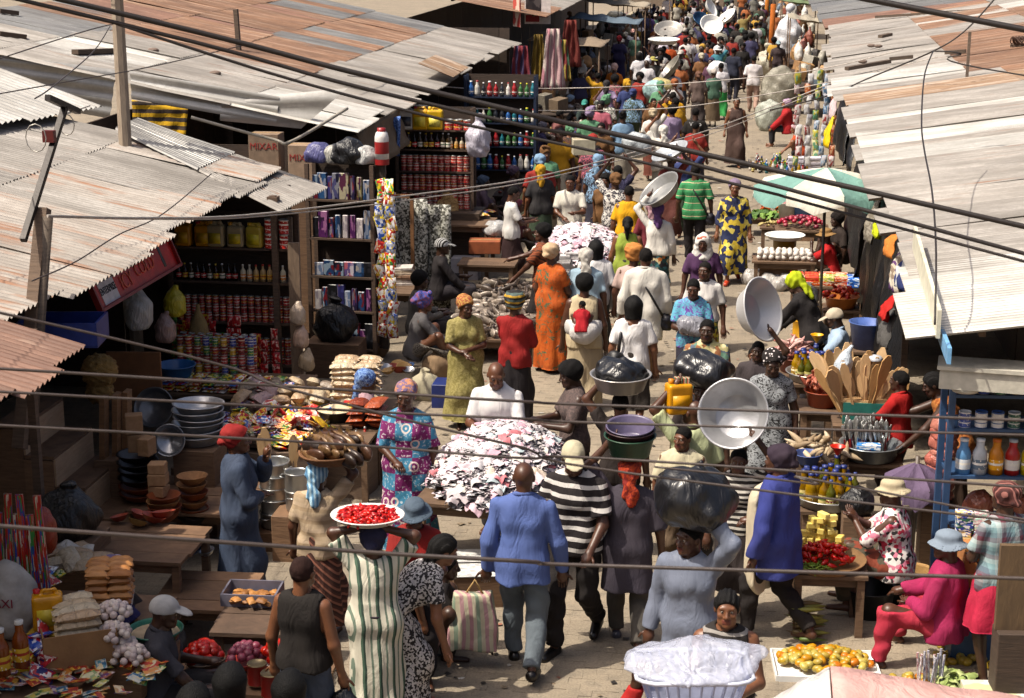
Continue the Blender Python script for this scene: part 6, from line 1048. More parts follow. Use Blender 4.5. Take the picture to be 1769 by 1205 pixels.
for k, (px, py0, py1) in enumerate([(1375, 150, 290), (1392, 60, 290), (1408, 30, 280), (1420, 150, 290), (1435, 130, 290)]):
    a = G(px, py1-10, .3); m = MB(); m.tube([(0, 0, 0), (0, 0, 2.5)], .025, 6); one('hanging_pole', m.me('pole'), wood('7a6a58', '4a3e34'), V3((a.x, a.y, 0)), ['first', 'second', 'third', 'fourth', 'fifth'][k]+' pole from the left hung with goods at the far right stalls', 'pole')
    for j in range(9): tag(ob('hanging_packet', random.choice(PKL), HP[k] if random.random() < .6 else random.choice(HP), None, V3((a.x+random.uniform(-.05, .05), a.y-.06, .35+j*.23)), (PI/2+random.uniform(-.1, .1), random.uniform(-.15, .15), random.uniform(-.4, .4)), random.uniform(.7, .95)), 'bright packet hung on the poles of the far right stalls', 'packet', 'packets on the far right poles')
for i, (px, py, c_) in enumerate([(1330, 110, 'a85a1c'), (1322, 60, 'b06a24')]): a = G(px, py, .1); m = MB(); m.tube([(0, 0, 0), (.05, 0, 2.4)], .1, 8); one('cloth_roll', m.me('roll'), cloth(c_), V3((a.x, a.y, 0)), ['nearer', 'farther'][i]+' tall roll of orange cloth at the far right', 'cloth roll')
# ----- far left: hanging bags and dark stall fill
for i, (px, py, y, c_, w_, h_) in enumerate([(900, 160, 36, '6a2430 3a3050 6a2430', .55, 1.0), (955, 155, 39, 'a88a8c 9a6a74 b0a49c', .6, 1.4), (930, 140, 40, '7a6424 5f4c20', .4, 1.1), (970, 140, 41, '3a5a48 8a7838 7a3030', .5, 1.0), (985, 115, 44, '5f2420 722c28', .6, 1.2)]): q = RY(px, py, y); drape(['maroon and violet', 'pink striped', 'mustard', 'green and yellow', 'dark red'][i]+' cloth bag hung from the far left eave', (q+V3((-w_*.25, 0, h_)), q+V3((w_*.25, 0, h_)), q+V3((w_/2, 0, 0)), q+V3((-w_/2, 0, 0))), cloth(c_, 'v', 7), 'hanging_bag', 'bag', fold=.05)
for k in range(9):
    y = 44+k*4.6; table(['first', 'second', 'third', 'fourth', 'fifth', 'sixth', 'seventh', 'eighth', 'ninth'][k]+' stall table from the near end along the far left side', (-5.3, y, 0), 1.6, 2.6, .8, PI/2*0, DK); scat('goods_bag', [sackme(.34, .3, .36, k, False, .03), boxme(.4, .3, .3), boxme(.3, .3, .45), sackme(.26, .26, .5, k+9, True, .03)], [foil('b8b4ac', .5), foil('7a7468', .5), foil('4a3e32', .5), foil('5a2a24', .5), foil('2a3448', .5), foil('a09278', .5), CARD, solid('6a5a48', .8)], rect((-5.3, y, .8), 1.4, 2.3, 10, 0, .35), 'bulky bag on the far left stall tables', 'bag', 'bags on the far left stalls')
    table(['first', 'second', 'third', 'fourth', 'fifth', 'sixth', 'seventh', 'eighth', 'ninth'][k]+' stall table from the near end along the far right side', (2.0, 51+k*4.6, 0), 1.2, 2.6, .8, 0, DK); scat('goods_bag', [sackme(.34, .3, .4, k, False, .03), boxme(.36, .3, .3), sackme(.26, .26, .6, k+5, True, .03)], [foil('c8c4bc', .5), foil('a8a498', .5), foil('a07a4a', .5), foil('8a4a3a', .5), foil('6a7a8a', .5), CARD], rect((2.0, 51+k*4.6, .8), 1.0, 2.3, 9, 0, .4), 'bulky bag on the far right stall tables', 'bag', 'bags on the far right stalls')
# cloth canopies over the far stalls
for i, (x, y, w_, d_, z_, cl, lb) in enumerate([(-4.9, 47, 2.0, 3.0, 2.3, '8a7a68', 'dun'), (-4.6, 56, 2.2, 3.0, 2.35, '5a6a78', 'slate blue'), (-5.0, 66, 2.4, 3.4, 2.4, '9a9080', 'grey'), (-4.6, 77, 2.4, 3.4, 2.4, '7a4a38', 'rust red'), (-5.0, 90, 2.6, 4, 2.5, 'a89a80', 'sandy'), (2.0, 58, 1.4, 3.0, 2.3, 'a09888', 'pale'), (2.0, 70, 1.5, 3.4, 2.3, '6a7a5a', 'olive'), (1.9, 84, 1.6, 4, 2.4, '8a5a40', 'brown')]):
    t = thing('stall_canopy', lb+' cloth canopy on poles over a far '+('left' if x < 0 else 'right')+' stall', 'canopy', (x, y, 0)); o_ = drape('x', (V3((-w_/2, -d_/2, z_+.2)), V3((w_/2, -d_/2, z_)), V3((w_/2, d_/2, z_)), V3((-w_/2, d_/2, z_+.2))), cloth(cl), 'canopy_cloth', 'x', sag=-.12, fold=.03); del o_['label'], o_['category']; o_.parent = t; o_.location = (-w_/2, -d_/2, z_+.2)
    for sx in (-1, 1):
        for sy in (-1, 1): m = MB(); m.tube([(sx*w_*.47, sy*d_*.47, 0), (sx*w_*.47, sy*d_*.47, z_+(.18 if sx < 0 else 0))], .025, 6); m.ob('pole', WOOD, t)
# hanging posters
q = RY(907, 40, 44.2); t = thing('poster', 'white framed poster with dark picture hung at the far left eave', 'poster', q, 0); b = MB(); b.box((.33, 0, .38), (.68, .02, .78)); b.ob('board', solid('c8c0bc', .6, rnd=0), t); b = MB(); b.box((.22, -.013, .5), (.4, .006, .48)); b.ob('picture', printm('2a2628 3a3434 201c20 4a4444', 3), t); b = MB(); b.box((.2, -.013, .13), (.36, .006, .18)); b.box((.5, -.013, .2), (.2, .006, .08)); b.ob('red_band', solid('8a1c24', .5, rnd=0), t)
one('narrow_poster', boxme(.03, .5, .7), printm('a84038 c8b0a0 8a2a24', 3), RY(893, 46, 43.4), 'narrow red and white poster beside the framed one', 'poster', .5)
# ======================= PEOPLE =======================
c = cloth; BLKH = '0c0a0a'; A = dict
WHT = c('d4d2ce'); JEAN = c('5d676f'); BLKT = c('141216'); DKB = c('1a1c2c')
HB = ('short', BLKH)
def basin(lb, p, R_, h_, mt, tilt=(0, 0, 0), cat='basin', name='metal_basin', base=.72): return one(name, basinme(R_, h_, base, n=40), mt, p, lb, cat, tilt)
def pad(p, mt, lb): b = MB(); b.tube([(.06*math.cos(t), .06*math.sin(t), .015) for t in np.linspace(0, 2*PI, 13)], .022, 6, False); one('head_pad', b.me('head_pad'), mt, p, lb, 'head pad')
# --- front rank
P1 = person('man in blue long sleeved shirt and jeans walking away', 905, 798, 1.74, 4, c('50659f'), JEAN, pose='walk', sleeve=1, hem=-.16, loose=.018, shoes='17120f', arms=('down', 'down'), hair=None)
P2 = person('man in black and white striped T shirt and beige cap', 988, 768, 1.78, 165, c('17141a c4c0bc', 'h', 11.5, w=(0, .62)), BLKT, ('cap', 'b8b096'), 'walk2', ('fwd', 'down'), shoes='0e0d0d', turn=25, nod=15, loose=.022)
P3 = person('person in dark grey shirt carrying plastic basins on the head', 1088, 792, 1.62, 6, c('37333f'), c('45423e'), ('scarf', c('a83a1a 7a1a18 c05a20', 'batik', 14)), 'walk', ('up', 'down'), sleeve=.5, hem=-.36, loose=.022, shoes='3a3a44')
P4 = person('man in shiny grey shirt carrying a huge black bag', 1192, 902, 1.68, 155, c('70788a', rough=.4), c('2a2a30'), HB, 'walk', ('up', 'down'), sleeve=1, hem=-.3, loose=.024, skin=1, turn=-20)
P5 = person('girl in striped shirt with a huge metal basin on her head', 1277, 775, 1.5, 175, c('1a181a b8b4ac', 'h', 22, w=(0, .55)), c('2a2426'), HB, 'stand', ('up', 'down'), skirt=(.3, .22), fem=True, sleeve=.3)
P6 = person('woman in dark striped tank top behind the white basket', 1257, 1022, 1.62, 180, c('1c1a1c 8a8682', 'h', 16, w=(0, .7)), c('242428'), ('braids', BLKH), 'stand', ('work', 'hold'), sleeve=0, fem=True, skirt=(.3, .24), skin=2)
P7 = person('person in red sleeves holding up the white basket, below the frame', 1195, 1192, 1.6, 178, c('a01a1c'), c('1c1c20'), HB, 'stand', ('down', ((.15, .1, .4), (1, .25, 0))), sleeve=.95, fem=True)
P8 = person('person in royal blue shirt and cream apron by the cheese stand', 1345, 772, 1.68, 60, c('2f3a80'), BLKT, ('wrap', '2a1f30'), 'walk', ('down', 'hold'), sleeve=1, hem=-.3, loose=.03)
m_ = P8['W']; b = MB(); s = SDF((-.22, -.25, .4), (.22, .3, 1.35), .016); s.cap((-.07, .1, .55), (-.07, .1, 1.2), .14, k=.05); s.cap((.07, .1, .55), (.07, .1, 1.2), .14, k=.05); s.plane((0, -1, 0), -.1); s.folds(.008, 25); ob('apron', s.me('apron'), c('c4b8a0'), P8['root'])
P9 = person('woman in black and white print dress with dotted black scarf', 1335, 612, 1.62, 178, c('1a1c20 8a8e92 24262a b8bcc0', 'batik', 13), hair=('wrap', c('121014 c8c0c0', 'dots', 26)), skirt=(.12, .27), fem=True, sleeve=.35, skin=3, nod=18, turn=10)
person('boy with close cropped hair behind the big metal basin', 1303, 600, 1.3, 180, c('8a7a70'), c('3a3a48'), HB, skin=0, loose=.02)
P11 = person('man in pale green shirt beside the yellow jerrycan', 1197, 690, 1.66, 20, c('b0b890'), c('3a3630'), None, 'walk', ('up', 'down'), turn=30, sleeve=.45)
person('child in cream shirt peering past the black bag', 1180, 738, 1.45, 175, c('c0b89c'), c('5a4a3a'), HB, skin=0, turn=-25)
P13 = person('man under a grey black bundle in the middle of the street', 1212, 655, 1.58, 176, c('2a2426'), c('201c1c'), HB, 'walk', ('down', 'down'), skin=3)
P14 = person('man in multicoloured print shirt facing the camera', 1222, 552, 1.66, 176, c('b0a878 5a7a6a c8b890 8a5a3a 4a5a6a', 'print', 16), c('2a2a30'), HB, 'walk2', ('hold', 'down'), skin=3, sleeve=.5)
P15 = person('woman in violet and turquoise blouse holding a plastic bundle', 1198, 483, 1.62, 178, c('5a3a8a 5aa0b8 6a4a98 7ab8c8', 'batik', 9), c('2a2a3a'), ('short', BLKH), 'walk', ('belly', 'belly'), skirt=(.2, .22), fem=True, nod=12)
P16 = person('woman in white blouse over yellow print behind the violet blouse', 1218, 452, 1.62, 176, c('d0ccc8'), c('a89a30 4a6a4a c8b850 6a4a30', 'print', 20), ('short', '14100e'), 'walk2', ('down', 'down'), skirt=(.2, .22), fem=True, hem=-.02, turn=-12)
person('woman in purple top with white head veil', 1215, 405, 1.64, 178, c('4a2a52'), c('30243a'), [('veil', 'd0ccc6'), ('band', 'a85a44')], 'walk', ('down', 'down'), skirt=(.2, .23), fem=True, nod=10)
person('woman in navy and yellow print dress walking towards the camera', 1270, 312, 1.68, 182, c('1f2a4c c0a83c 26325a d0c060 1a2040', 'print', 15), hair=('wrap', '7a6a80'), skirt=(.14, .25), fem=True, sleeve=.75, pose='walk2', arms=('down', 'down'), skin=2, shoes='a83a24')
P19 = person('man in green striped polo shirt with shoulder bag walking away', 1202, 283, 1.74, 0, c('2f7a4a 3a8a58 c8b090 2f7a4a', 'h', 9, w=(0, .4, .72, .82)), c('1c1a20'), ('short', '14100e'), 'walk', ('down', 'down'), hem=-.14, sleeve=.45)
P20 = person('woman in white long sleeved blouse carrying a tilted basin', 1137, 352, 1.6, 2, c('d6d2ca'), c('244a4a b06a34 c8b890 3a6a70 2a2a30', 'print', 18), ('scarf', '5a3a70'), 'walk', ('up', 'down'), skirt=(.12, .2), fem=True, sleeve=1, hem=-.05)
person('woman in bright yellow T shirt walking away', 1087, 320, 1.66, 2, c('d09a14'), c('3a2a24'), ('short', '100c0a'), 'walk', ('down', 'down'), skirt=(.15, .22), fem=True, fat=1.08, skin=0)
person('woman in lime tank top with black ponytail', 1085, 374, 1.6, 0, c('8a9a3c'), c('3a3a34'), ('pony', BLKH), 'walk2', ('down', 'down'), skirt=(.15, .22), sleeve=0, fem=True, skin=2, fat=1.08)
P24 = person('man in loose white shirt with a black strap bag', 1116, 428, 1.76, 3, c('cfcbc2'), c('8a6a4a'), ('short', '120e0c'), 'walk2', ('down', 'down'), sleeve=.9, hem=-.34, loose=.028)
person('woman with orange head wrap half hidden by the white shirt man', 1096, 426, 1.66, -10, c('b8a098'), c('6a4a40'), ('turban', 'b8783c'), 'stand', fem=True, skirt=(.15, .2))
person('woman in white shirt with straight black hair walking away', 1030, 415, 1.64, 0, c('d4d2d2'), c('4a4a44'), ('bob', BLKH), 'walk', ('down', 'down'), skirt=(.2, .22), fem=True, sleeve=.5)
person('woman in pale blue shirt and white head scarf walking away', 1012, 430, 1.64, 6, c('90a8b8'), c('8a8478'), ('scarf', 'b8b4ac'), 'walk2', ('down', 'down'), skirt=(.15, .24), fem=True, fat=1.15)
P27 = person('woman in cream vest carrying a baby on her back', 1010, 475, 1.66, 4, c('c0b090'), c('a8987c'), ('afro', BLKH), 'walk', ('down', 'down'), skirt=(.08, .24), sleeve=0, fem=True, fat=1.06)
P28 = person('woman in white scoop neck top with curly hair and clip', 1095, 512, 1.64, 3, c('d6d4d4'), c('2c2826'), ('bob', BLKH), 'walk', ('down', 'down'), skirt=(.35, .2), fem=True, neck=.05, skin=2, sleeve=.4)
P29 = person('person with black hair carrying a bowl of black plastic', 1072, 678, 1.6, 2, c('1a1416'), c('1c181a'), HB, 'walk2', ('up', 'down'), fem=True, sleeve=.3)
person('woman in orange dress with beige head wrap at the far clothes heap', 955, 422, 1.68, -35, c('b0561c a84c18 4a5a40 b0561c', 'batik', 5), hair=('wrap', 'c0a484'), skirt=(.06, .25), fem=True, sleeve=.35, fat=1.08, arms=('down', 'hold'))
person('woman in brown striped wrap top reaching to the left', 937, 388, 1.66, 80, c('6a3420 8a4a2c 3a241c 7a4028', 'diag', 12), c('1e1a1c'), ('afro', BLKH), 'stand', ('low', 'reach'), skirt=(.15, .22), fem=True, turn=15)
person('girl in white shirt with a dark bag in front of the shop', 890, 322, 1.6, -70, c('d2d0cc'), c('2e1c20'), ('short', BLKH), 'stand', ('work', 'work'), skirt=(.25, .22), fem=True, nod=12)
person('clothes seller in white shirt behind the far heap', 985, 303, 1.66, 176, c('ccc8bc'), c('3a3a38'), HB, 'stand', ('work', 'hold'), nod=8, skin=0)
person('woman in red shirt and dark head wrap seen from behind', 890, 508, 1.6, -10, c('8a1418'), c('15131a'), ('turban', c('4a5a58 1c1c20 b08a30', 'h', 14)), 'stand', ('low', 'hold'), skirt=(.1, .22), fem=True, sleeve=.6)
person('woman in yellow dress and gold head scarf beside the fish', 805, 515, 1.55, 200, c('7d7442 948a58 6c6438', 'batik', 14), hair=('wrap', c('b08a4a 8a3a30 c0a060', 'batik', 20)), skirt=(.12, .28), fem=True, sleeve=.45, arms=('belly', 'hold'), turn=20, nod=12)
# --- seated fish sellers on the left
person('seated woman in black with striped black and white cap', 765, 412, 1.7, -75, c('1c1a20'), c('24222a'), ('cap', c('1a1a1e b0b0b0', 'v', 34)), 'sit', ('work', 'low'), skirt=(.1, .25), fem=True, sleeve=.9, skin=3)
person('seated woman in grey behind the blue scarf seller', 727, 470, 1.62, -70, c('62605c'), c('302e30'), ('afro', BLKH), 'sit', ('work', 'work'), skirt=(.1, .25), fem=True, sleeve=.9, skin=3)
person('seated woman in grey sweater with blue and violet head scarf', 735, 508, 1.62, -75, c('565456'), c('1c1a1a 6a645c 24201e 8a8274', 'batik', 16), ('knot', c('44509a 7a4a6a 5a6ab0', 'batik', 12)), 'low', ('low', 'knee'), skirt=(.06, .25), fem=True, sleeve=1, skin=0, z=.12)
person('seated woman with blue patterned scarf hanging down', 635, 640, 1.6, -70, c('b09098'), c('4a3a40'), ('scarf', c('2a4a8a 7a9ac8 3a5a9a', 'batik', 26)), 'sit', ('work', 'low'), skirt=(.1, .22), fem=True, skin=3)
P41 = person('woman in blue and magenta patchwork dress with violet head wrap', 700, 665, 1.66, 178, c('3a7a9a 6a1a58 c8b8b0', 'patch', 6.5), hair=('wrap', c('6a5a7a b07a5a 7a6a90', 'batik', 10)), skirt=(.1, .28), fem=True, sleeve=.5, fat=1.12, nod=8, arms=('down', 'hold'))
person('man in white shirt with towel sorting the near clothes heap', 855, 630, 1.7, 176, c('d2d0d0'), c('3a3a40'), None, 'stand', ('work', 'work'), nod=22, skin=0, turn=15, sleeve=.45)
person('woman in dark brown print blouse at the near clothes heap', 980, 628, 1.66, 110, c('453c3c 5a4c4a 3a3234', 'batik', 18), c('1c1a1c'), ('afro', BLKH), 'stand', ('work', 'work'), skirt=(.2, .22), fem=True, nod=14, skin=3)
# --- left front
P44 = person('fish basket carrier in beige striped polo with pale blue scarf', 548, 800, 1.5, -6, c('a8957c 9a866c b09c84', 'h', 10), c('3a2420 8a5a4a 4a2c26', 'diag', 16), ('scarf', c('5a8ab0 a8c8d8', 'v', 24)), 'stand', ('down', 'up'), skirt=(.15, .24), fem=True, sleeve=.4)
P45 = person('woman wrapped in blue cloth with red head tie', 410, 738, 1.62, -70, c('35435a'), hair=('wrap', '8a1a1c'), skirt=(.05, .26), fem=True, sleeve=.9, loose=.03, arms=('chin', 'belly'), skin=0)
P46 = person('woman in green and white striped gown carrying a pepper tray', 645, 908, 1.56, 2, c('c8c4b4 4a6454 2f443c c8c4b4 6a7a6c', 'v', 8.5, w=(0, .3, .42, .55, .86)), hair=('wrap', '1c2040'), skirt=(.05, .22), fem=True, sleeve=.42, loose=.02, arms=('head', 'head'))
strapbelt = MB(); strapbelt.tube([np.array((.165*math.sin(t), .14*math.cos(t), 1.0))*P46['S'] for t in np.linspace(0, 2*PI, 25)], .012, 5, False); strapbelt.ob('waist_tie', c('241a30'), P46['root'])
P47 = person('woman in black tank top and jeans seen from behind', 522, 962, 1.62, -12, c('121114'), c('485468'), ('short', '2a1814'), 'stand', ('down', 'down'), fem=True, sleeve=0, skin=2, hem=-.04)
person('person in denim bucket hat and red top beside the pepper tray', 716, 868, 1.52, 190, c('8a1c1c'), c('1c1a20'), ('bucket', '4a5a6a'), 'stand', ('work', 'hold'), fem=True, nod=15)
person('woman in black and white floral blouse bending to the right', 775, 925, 1.62, -60, c('c0bcb8 1c1c20 b0acac 2a2a2e', 'print', 75), c('b0acac 1c1a1c c0bcb8 2a2a2e', 'print', 75), ('braids', BLKH), 'bend', ('down', 'down'), skirt=(.1, .24), fem=True, sleeve=.3, lean=55, skin=2)
person('person in dark trousers crouching by the printed mats', 775, 955, 1.6, -80, c('1c1a1e'), c('1e1c22'), ('braids', BLKH), 'squat', ('low', 'low'), fem=True, skin=3)
person('boy in white cap sitting behind the tomatoes', 290, 1032, 1.6, -75, c('343640'), c('242428'), ('cap', 'a8a8a8'), 'sit', ('work', 'low'), skin=3, nod=10)
person('woman with blue and white head scarf beside the garlic', 224, 1052, 1.6, -85, c('1c1c24'), c('1c1c24'), ('wrap', c('1c2050 1c2050 9aa0b8', 'batik', 14)), 'low', ('low', 'low'), fem=True, skirt=(.1, .2), skin=3, nod=12)
person('woman with pale violet striped head scarf behind the bread', 205, 966, 1.6, -80, c('2a2426'), c('1c1c20'), ('wrap', c('8a80a0 b0a8c0 6a6088', 'h', 30)), 'sit', ('low', 'low'), fem=True, skirt=(.1, .2), skin=3)
for i, (px, py) in enumerate([(335, 1183), (398, 1148), (500, 1160)]): person(['left', 'middle', 'right'][i]+' of the three dark haired heads at the bottom edge', px, py, 1.55, 0, c(['2a2a30', '3a3034', '6a2a24'][i]), c('242428'), ('bob', '080707'), 'stand', fem=True, skirt=(.2, .22), skin=3)
# --- right stalls
person('seated woman in fuchsia sweater and red trousers with denim hat', 1637, 918, 1.66, 62, c('981e50'), c('a82a40'), ('bucket', '7a8898'), 'sitw', ('lap', 'knee'), fem=True, sleeve=1, turn=10, loose=.025)
person('woman in plaid shirt and fuchsia skirt at the right edge', 1737, 835, 1.62, 30, c('7a9aa0 a8b8b8 6a3a48 5a6a78', 'plaid', 7), c('a8183c'), ('wrap', c('4a2424 8a5a54 3a1c1e', 'v', 26)), 'stand', ('hold', 'hold'), skirt=(.5, .28), fem=True, skin=3)
person('seated woman in white floral shirt with beige sun hat', 1540, 828, 1.6, 80, c('d0ccc8 b03048 d0ccc8 c87a90 d8d4d0 2a2a2e', 'print', 32), c('4a4438 7a3a2a 3a3a30', 'print', 10), ('bucket', 'b8ac90'), 'sit', ('clap', 'clap'), skirt=(.1, .28), fem=True, sleeve=.6, fat=1.15, z=.05)
person('woman in orange wrap leaning over the cutlery', 1605, 645, 1.62, 85, c('8a4a20 a86a34 6a341a', 'batik', 9), c('3a2a22'), ('braids', BLKH), 'lean', ('low', 'reach'), skirt=(.2, .22), fem=True, sleeve=0, skin=3, nod=15)
person('person in red shirt behind the spatula bunch', 1555, 640, 1.5, 60, c('a01216'), c('2a2024'), HB, 'stand', ('low', 'low'), skin=3)
person('man in beige cap and pale blue shirt behind the bottles', 1437, 534, 1.62, 85, c('9ab0c8'), c('2a2a34'), ('cap', 'b8ac98'), 'sit', ('low', 'low'), skin=3, nod=15, z=.1)
person('man in black with lime cloth on his head bending to the street', 1366, 474, 1.68, 60, c('15151a'), c('1a1a20'), ('scarf', 'a8b81c'), 'lean', ('low', 'low'), skin=3, sleeve=1, nod=20)
person('person in red T shirt and straw hat under the umbrella', 1425, 395, 1.6, 80, c('a8141a'), c('4a4038'), ('straw', '8a6a40'), 'low', ('chin', 'lap'), skin=3)
person('woman in dark clothes behind the straw hat', 1445, 368, 1.6, 110, c('2a2220'), c('2a2420'), ('afro', '1a1412'), 'low', skirt=(.06, .25), fem=True, skin=3, z=.12)
person('seated person in red robe and violet scarf at the far right', 1358, 172, 1.65, 82, c('a01a22'), c('20222a'), ('wrap', c('8a7088 a890a8', 'h', 20)), 'sit', ('low', 'low'), sleeve=1, loose=.04, skin=4)
person('kneeling child in orange red top at the far right', 1372, 215, 1.5, 85, c('b84a24'), c('2a2a30'), ('wrap', 'b89aa0'), 'squat', ('low', 'low'), skin=4, z=.1)
# --- middle distance
person('woman in long brown dress walking towards the camera', 1273, 168, 1.66, 182, c('453430'), hair=('short', '100c0a'), skirt=(.06, .26), sleeve=0, fem=True, pose='walk', skin=2)
P68 = person('man in black T shirt with white print walking away', 1202, 186, 1.7, 2, c('121214'), c('1a1a1e'), ('short', '0e0b0a'), 'walk', skin=3)
person('man in yellow shirt with a bundle walking away', 1163, 158, 1.72, 0, c('c8920c'), c('3a3028'), ('short', '14100d'), 'walk2', ('hold', 'hold'), loose=.035, hem=-.3)
person('person in white shirt under a cloth load walking away', 1128, 188, 1.62, 4, c('d0ccc4'), c('6a3a30'), ('wrap', 'b8a88c'), 'walk', ('down', 'up'), fem=True, skirt=(.1, .2))
person('woman in dark blue bending over the fish stalls', 1035, 252, 1.64, -40, c('2c2c4c'), c('1c1c30'), ('short', '14100e'), 'bend', ('down', 'low'), skirt=(.12, .2), fem=True, lean=72)
person('woman in navy dotted dress carrying a carton', 1068, 285, 1.62, 0, c('20203c 5a5a80', 'dots', 60), hair=('short', BLKH), skirt=(.15, .22), fem=True, sleeve=.3, arms=('down', 'up'))
P74 = person('woman with blue checked head wrap carrying a wide tray', 1160, 268, 1.62, 174, c('6a2420'), c('4a2420'), ('wrap', c('3a4a6a a8b0b8', 'h', 30)), 'walk', ('up', 'down'), skirt=(.15, .22), fem=True)
person('woman in pink scarf behind the yellow T shirt', 1125, 345, 1.58, 10, c('6a2430'), c('2a2024'), ('scarf', 'b08a94'), 'walk', skirt=(.15, .2), fem=True)
for a in [('seated seller in grey shirt reaching to the right', 905, 272, 1.66, -70, '7a7876', ('short', BLKH), ('reach', 'low')), ('seated seller with dark head in the left crowd', 895, 245, 1.6, -80, '2a2428', ('afro', BLKH), ('low', 'low')), ('seated seller in violet scarf behind the grey shirt seller', 890, 288, 1.6, -75, '3a3038', ('wrap', '4a3a50'), ('low', 'low')), ('seated seller with red collar in the left crowd', 920, 248, 1.6, -60, '1c1c20', ('short', BLKH), ('low', 'low')), ('seated woman with blue grey scarf at the counter', 838, 305, 1.6, -80, '5a4a58', ('wrap', '3a4a60'), ('low', 'work')), ('seated woman in navy with red cloth', 940, 212, 1.6, -70, '24244a', ('wrap', '5a5a68'), ('low', 'low')), ('seated person with white headwrap by the blue shelves', 905, 216, 1.6, -80, '6a4a40', ('wrap', 'a8a49c'), ('low', 'low')), ('seated woman with blue cap by the hanging bags', 893, 160, 1.6, -70, '6a5a40', ('wrap', '3a4658'), ('low', 'low')), ('seated woman in pale scarf by the fish', 988, 165, 1.6, -70, '8a8a90', ('wrap', '7a90a8'), ('low', 'low')), ('seated woman with turquoise cap by the fish', 1010, 172, 1.6, 175, '2a3a3a', ('cap', '3a8a80'), ('low', 'low')), ('seated woman in pink by the fish stalls', 968, 190, 1.6, -60, '8a5a58', ('short', BLKH), ('low', 'low')), ('seated person in white at the left crowd edge', 932, 180, 1.6, -70, '3a2c2c', ('short', BLKH), ('low', 'low'))]:
    person(a[0], a[1], a[2], a[3], a[4], c(a[5]), c('24222a'), a[6], 'low', a[7], skirt=(.06, .25), fem=True, sleeve=.8, skin=3, z=.15)
 # more sellers and buyers along the left side
for a in [('seated seller in brown wrap left of the fish stalls', 955, 150, -60, '4a3226', ('wrap', '7a5a3a')), ('seated seller in teal behind the hanging bags', 935, 128, -70, '2a4a4c', ('afro', BLKH)), ('seated seller in mustard beside the far fish', 1030, 185, 170, '7a5a1c', ('wrap', '3a2a40')), ('seated seller in white scarf near the round basket', 952, 262, -70, '4a4448', ('wrap', 'b0aca8')), ('seated seller in olive at the dark onions', 918, 305, -60, '3a3a2c', ('short', BLKH)), ('seated seller in wine red by the tomatoes', 895, 345, -75, '4a1c26', ('wrap', '6a3040')), ('seated seller in faded pink at the far left', 975, 130, -60, '8a6a6a', ('wrap', 'a08a80')), ('seated seller in black by the blue shelves', 870, 235, -70, '1a1a1e', ('afro', BLKH)), ('seated seller in grey scarf by the blue shelves', 868, 190, -70, '5a4a3a', ('wrap', '6a6a6a')), ('seated seller in navy behind the orange fruit', 990, 275, 150, '242a48', ('wrap', '8a6a30')), ('seated seller in rust blouse by the maroon shirt', 1000, 138, -40, '7a3a20', ('short', BLKH))]:
    person(a[0], a[1], a[2], 1.6, a[3], c(a[4]), c('2a2628'), a[5], 'low', ('low', 'work'), skirt=(.06, .25), fem=True, sleeve=.7, skin=1, z=.15)
for i, (px, py, cl, lb) in enumerate([(1030, 215, '8a7a5a', 'flat basket of small goods by the orange dress walker'), (1015, 240, '6a5a48', 'flat basket of roots beside the bending woman'), (1040, 175, '7a6a50', 'flat basket at the feet of the far shoppers'), (960, 340, '5a4c40', 'flat basket of peppers near the clothes seller')]):
    q = G(px, py, .0); one('flat_basket', basinme(.42, .1, .8), solid(cl, .8, bump=.8), q, lb, 'basket'); scat('produce', [TOM, ONI, SAUS], [solid(x, .5) for x in (['b0a080', '8a7a5a'], ['7a5a3a', '9a8060'], ['a83020', 'b06a20'], ['a82418', '8a2018'])[i]], mound(q+V3((0, 0, .07)), .36, .36, .1, 30), 'small produce in the '+lb, 'produce', 'produce in the '+lb, (1, 1.5), tilt=.5)
random.seed(5); scat('litter_scrap', [pouchme(.07, .05, .006), pouchme(.04, .06, .005), ragme(.03, 5)], [solid('b8b4ac', .8), solid('8a8070', .8), solid('6a5a48', .8), solid('1c1c20', .4), solid('a8a098', .7), solid('8a4a3a', .7)], [V3((random.uniform(-2.8, 1.2), random.uniform(10.9, 34)**1.0, .02)) for _ in range(60)], 'small scrap of litter lying on the paving', 'litter', 'litter on the paving', (.6, 1.3), tilt=.08)
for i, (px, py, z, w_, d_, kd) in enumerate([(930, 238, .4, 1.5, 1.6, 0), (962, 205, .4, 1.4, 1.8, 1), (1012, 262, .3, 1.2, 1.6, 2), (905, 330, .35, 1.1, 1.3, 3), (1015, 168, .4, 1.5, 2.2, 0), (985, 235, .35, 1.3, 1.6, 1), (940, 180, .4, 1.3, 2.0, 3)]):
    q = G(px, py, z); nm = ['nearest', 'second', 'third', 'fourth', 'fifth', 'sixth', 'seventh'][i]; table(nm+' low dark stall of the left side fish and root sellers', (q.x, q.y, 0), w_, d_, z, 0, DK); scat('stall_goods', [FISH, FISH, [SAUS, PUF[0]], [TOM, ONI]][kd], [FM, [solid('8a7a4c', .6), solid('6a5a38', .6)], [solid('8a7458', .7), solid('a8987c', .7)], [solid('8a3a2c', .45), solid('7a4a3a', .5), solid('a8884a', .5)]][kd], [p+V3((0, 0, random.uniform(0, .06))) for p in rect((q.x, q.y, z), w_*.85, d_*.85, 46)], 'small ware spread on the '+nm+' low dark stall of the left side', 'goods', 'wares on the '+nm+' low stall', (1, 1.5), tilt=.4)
    m = MB(); m.box((0, 0, .006), (w_*1.35, d_*1.3, .008)); one('ground_shade_sheet', m.me('mat'), cloth(['3a332c', '2f2a2c', '40382c', '33302a'][kd]), (q.x+.1, q.y, .008), 'dark sheet put down for shade and clutter on the ground around the '+nm+' low stall', 'mat', .05*i)  # dark sheets darken the sunlit paving, standing in for shade and clutter
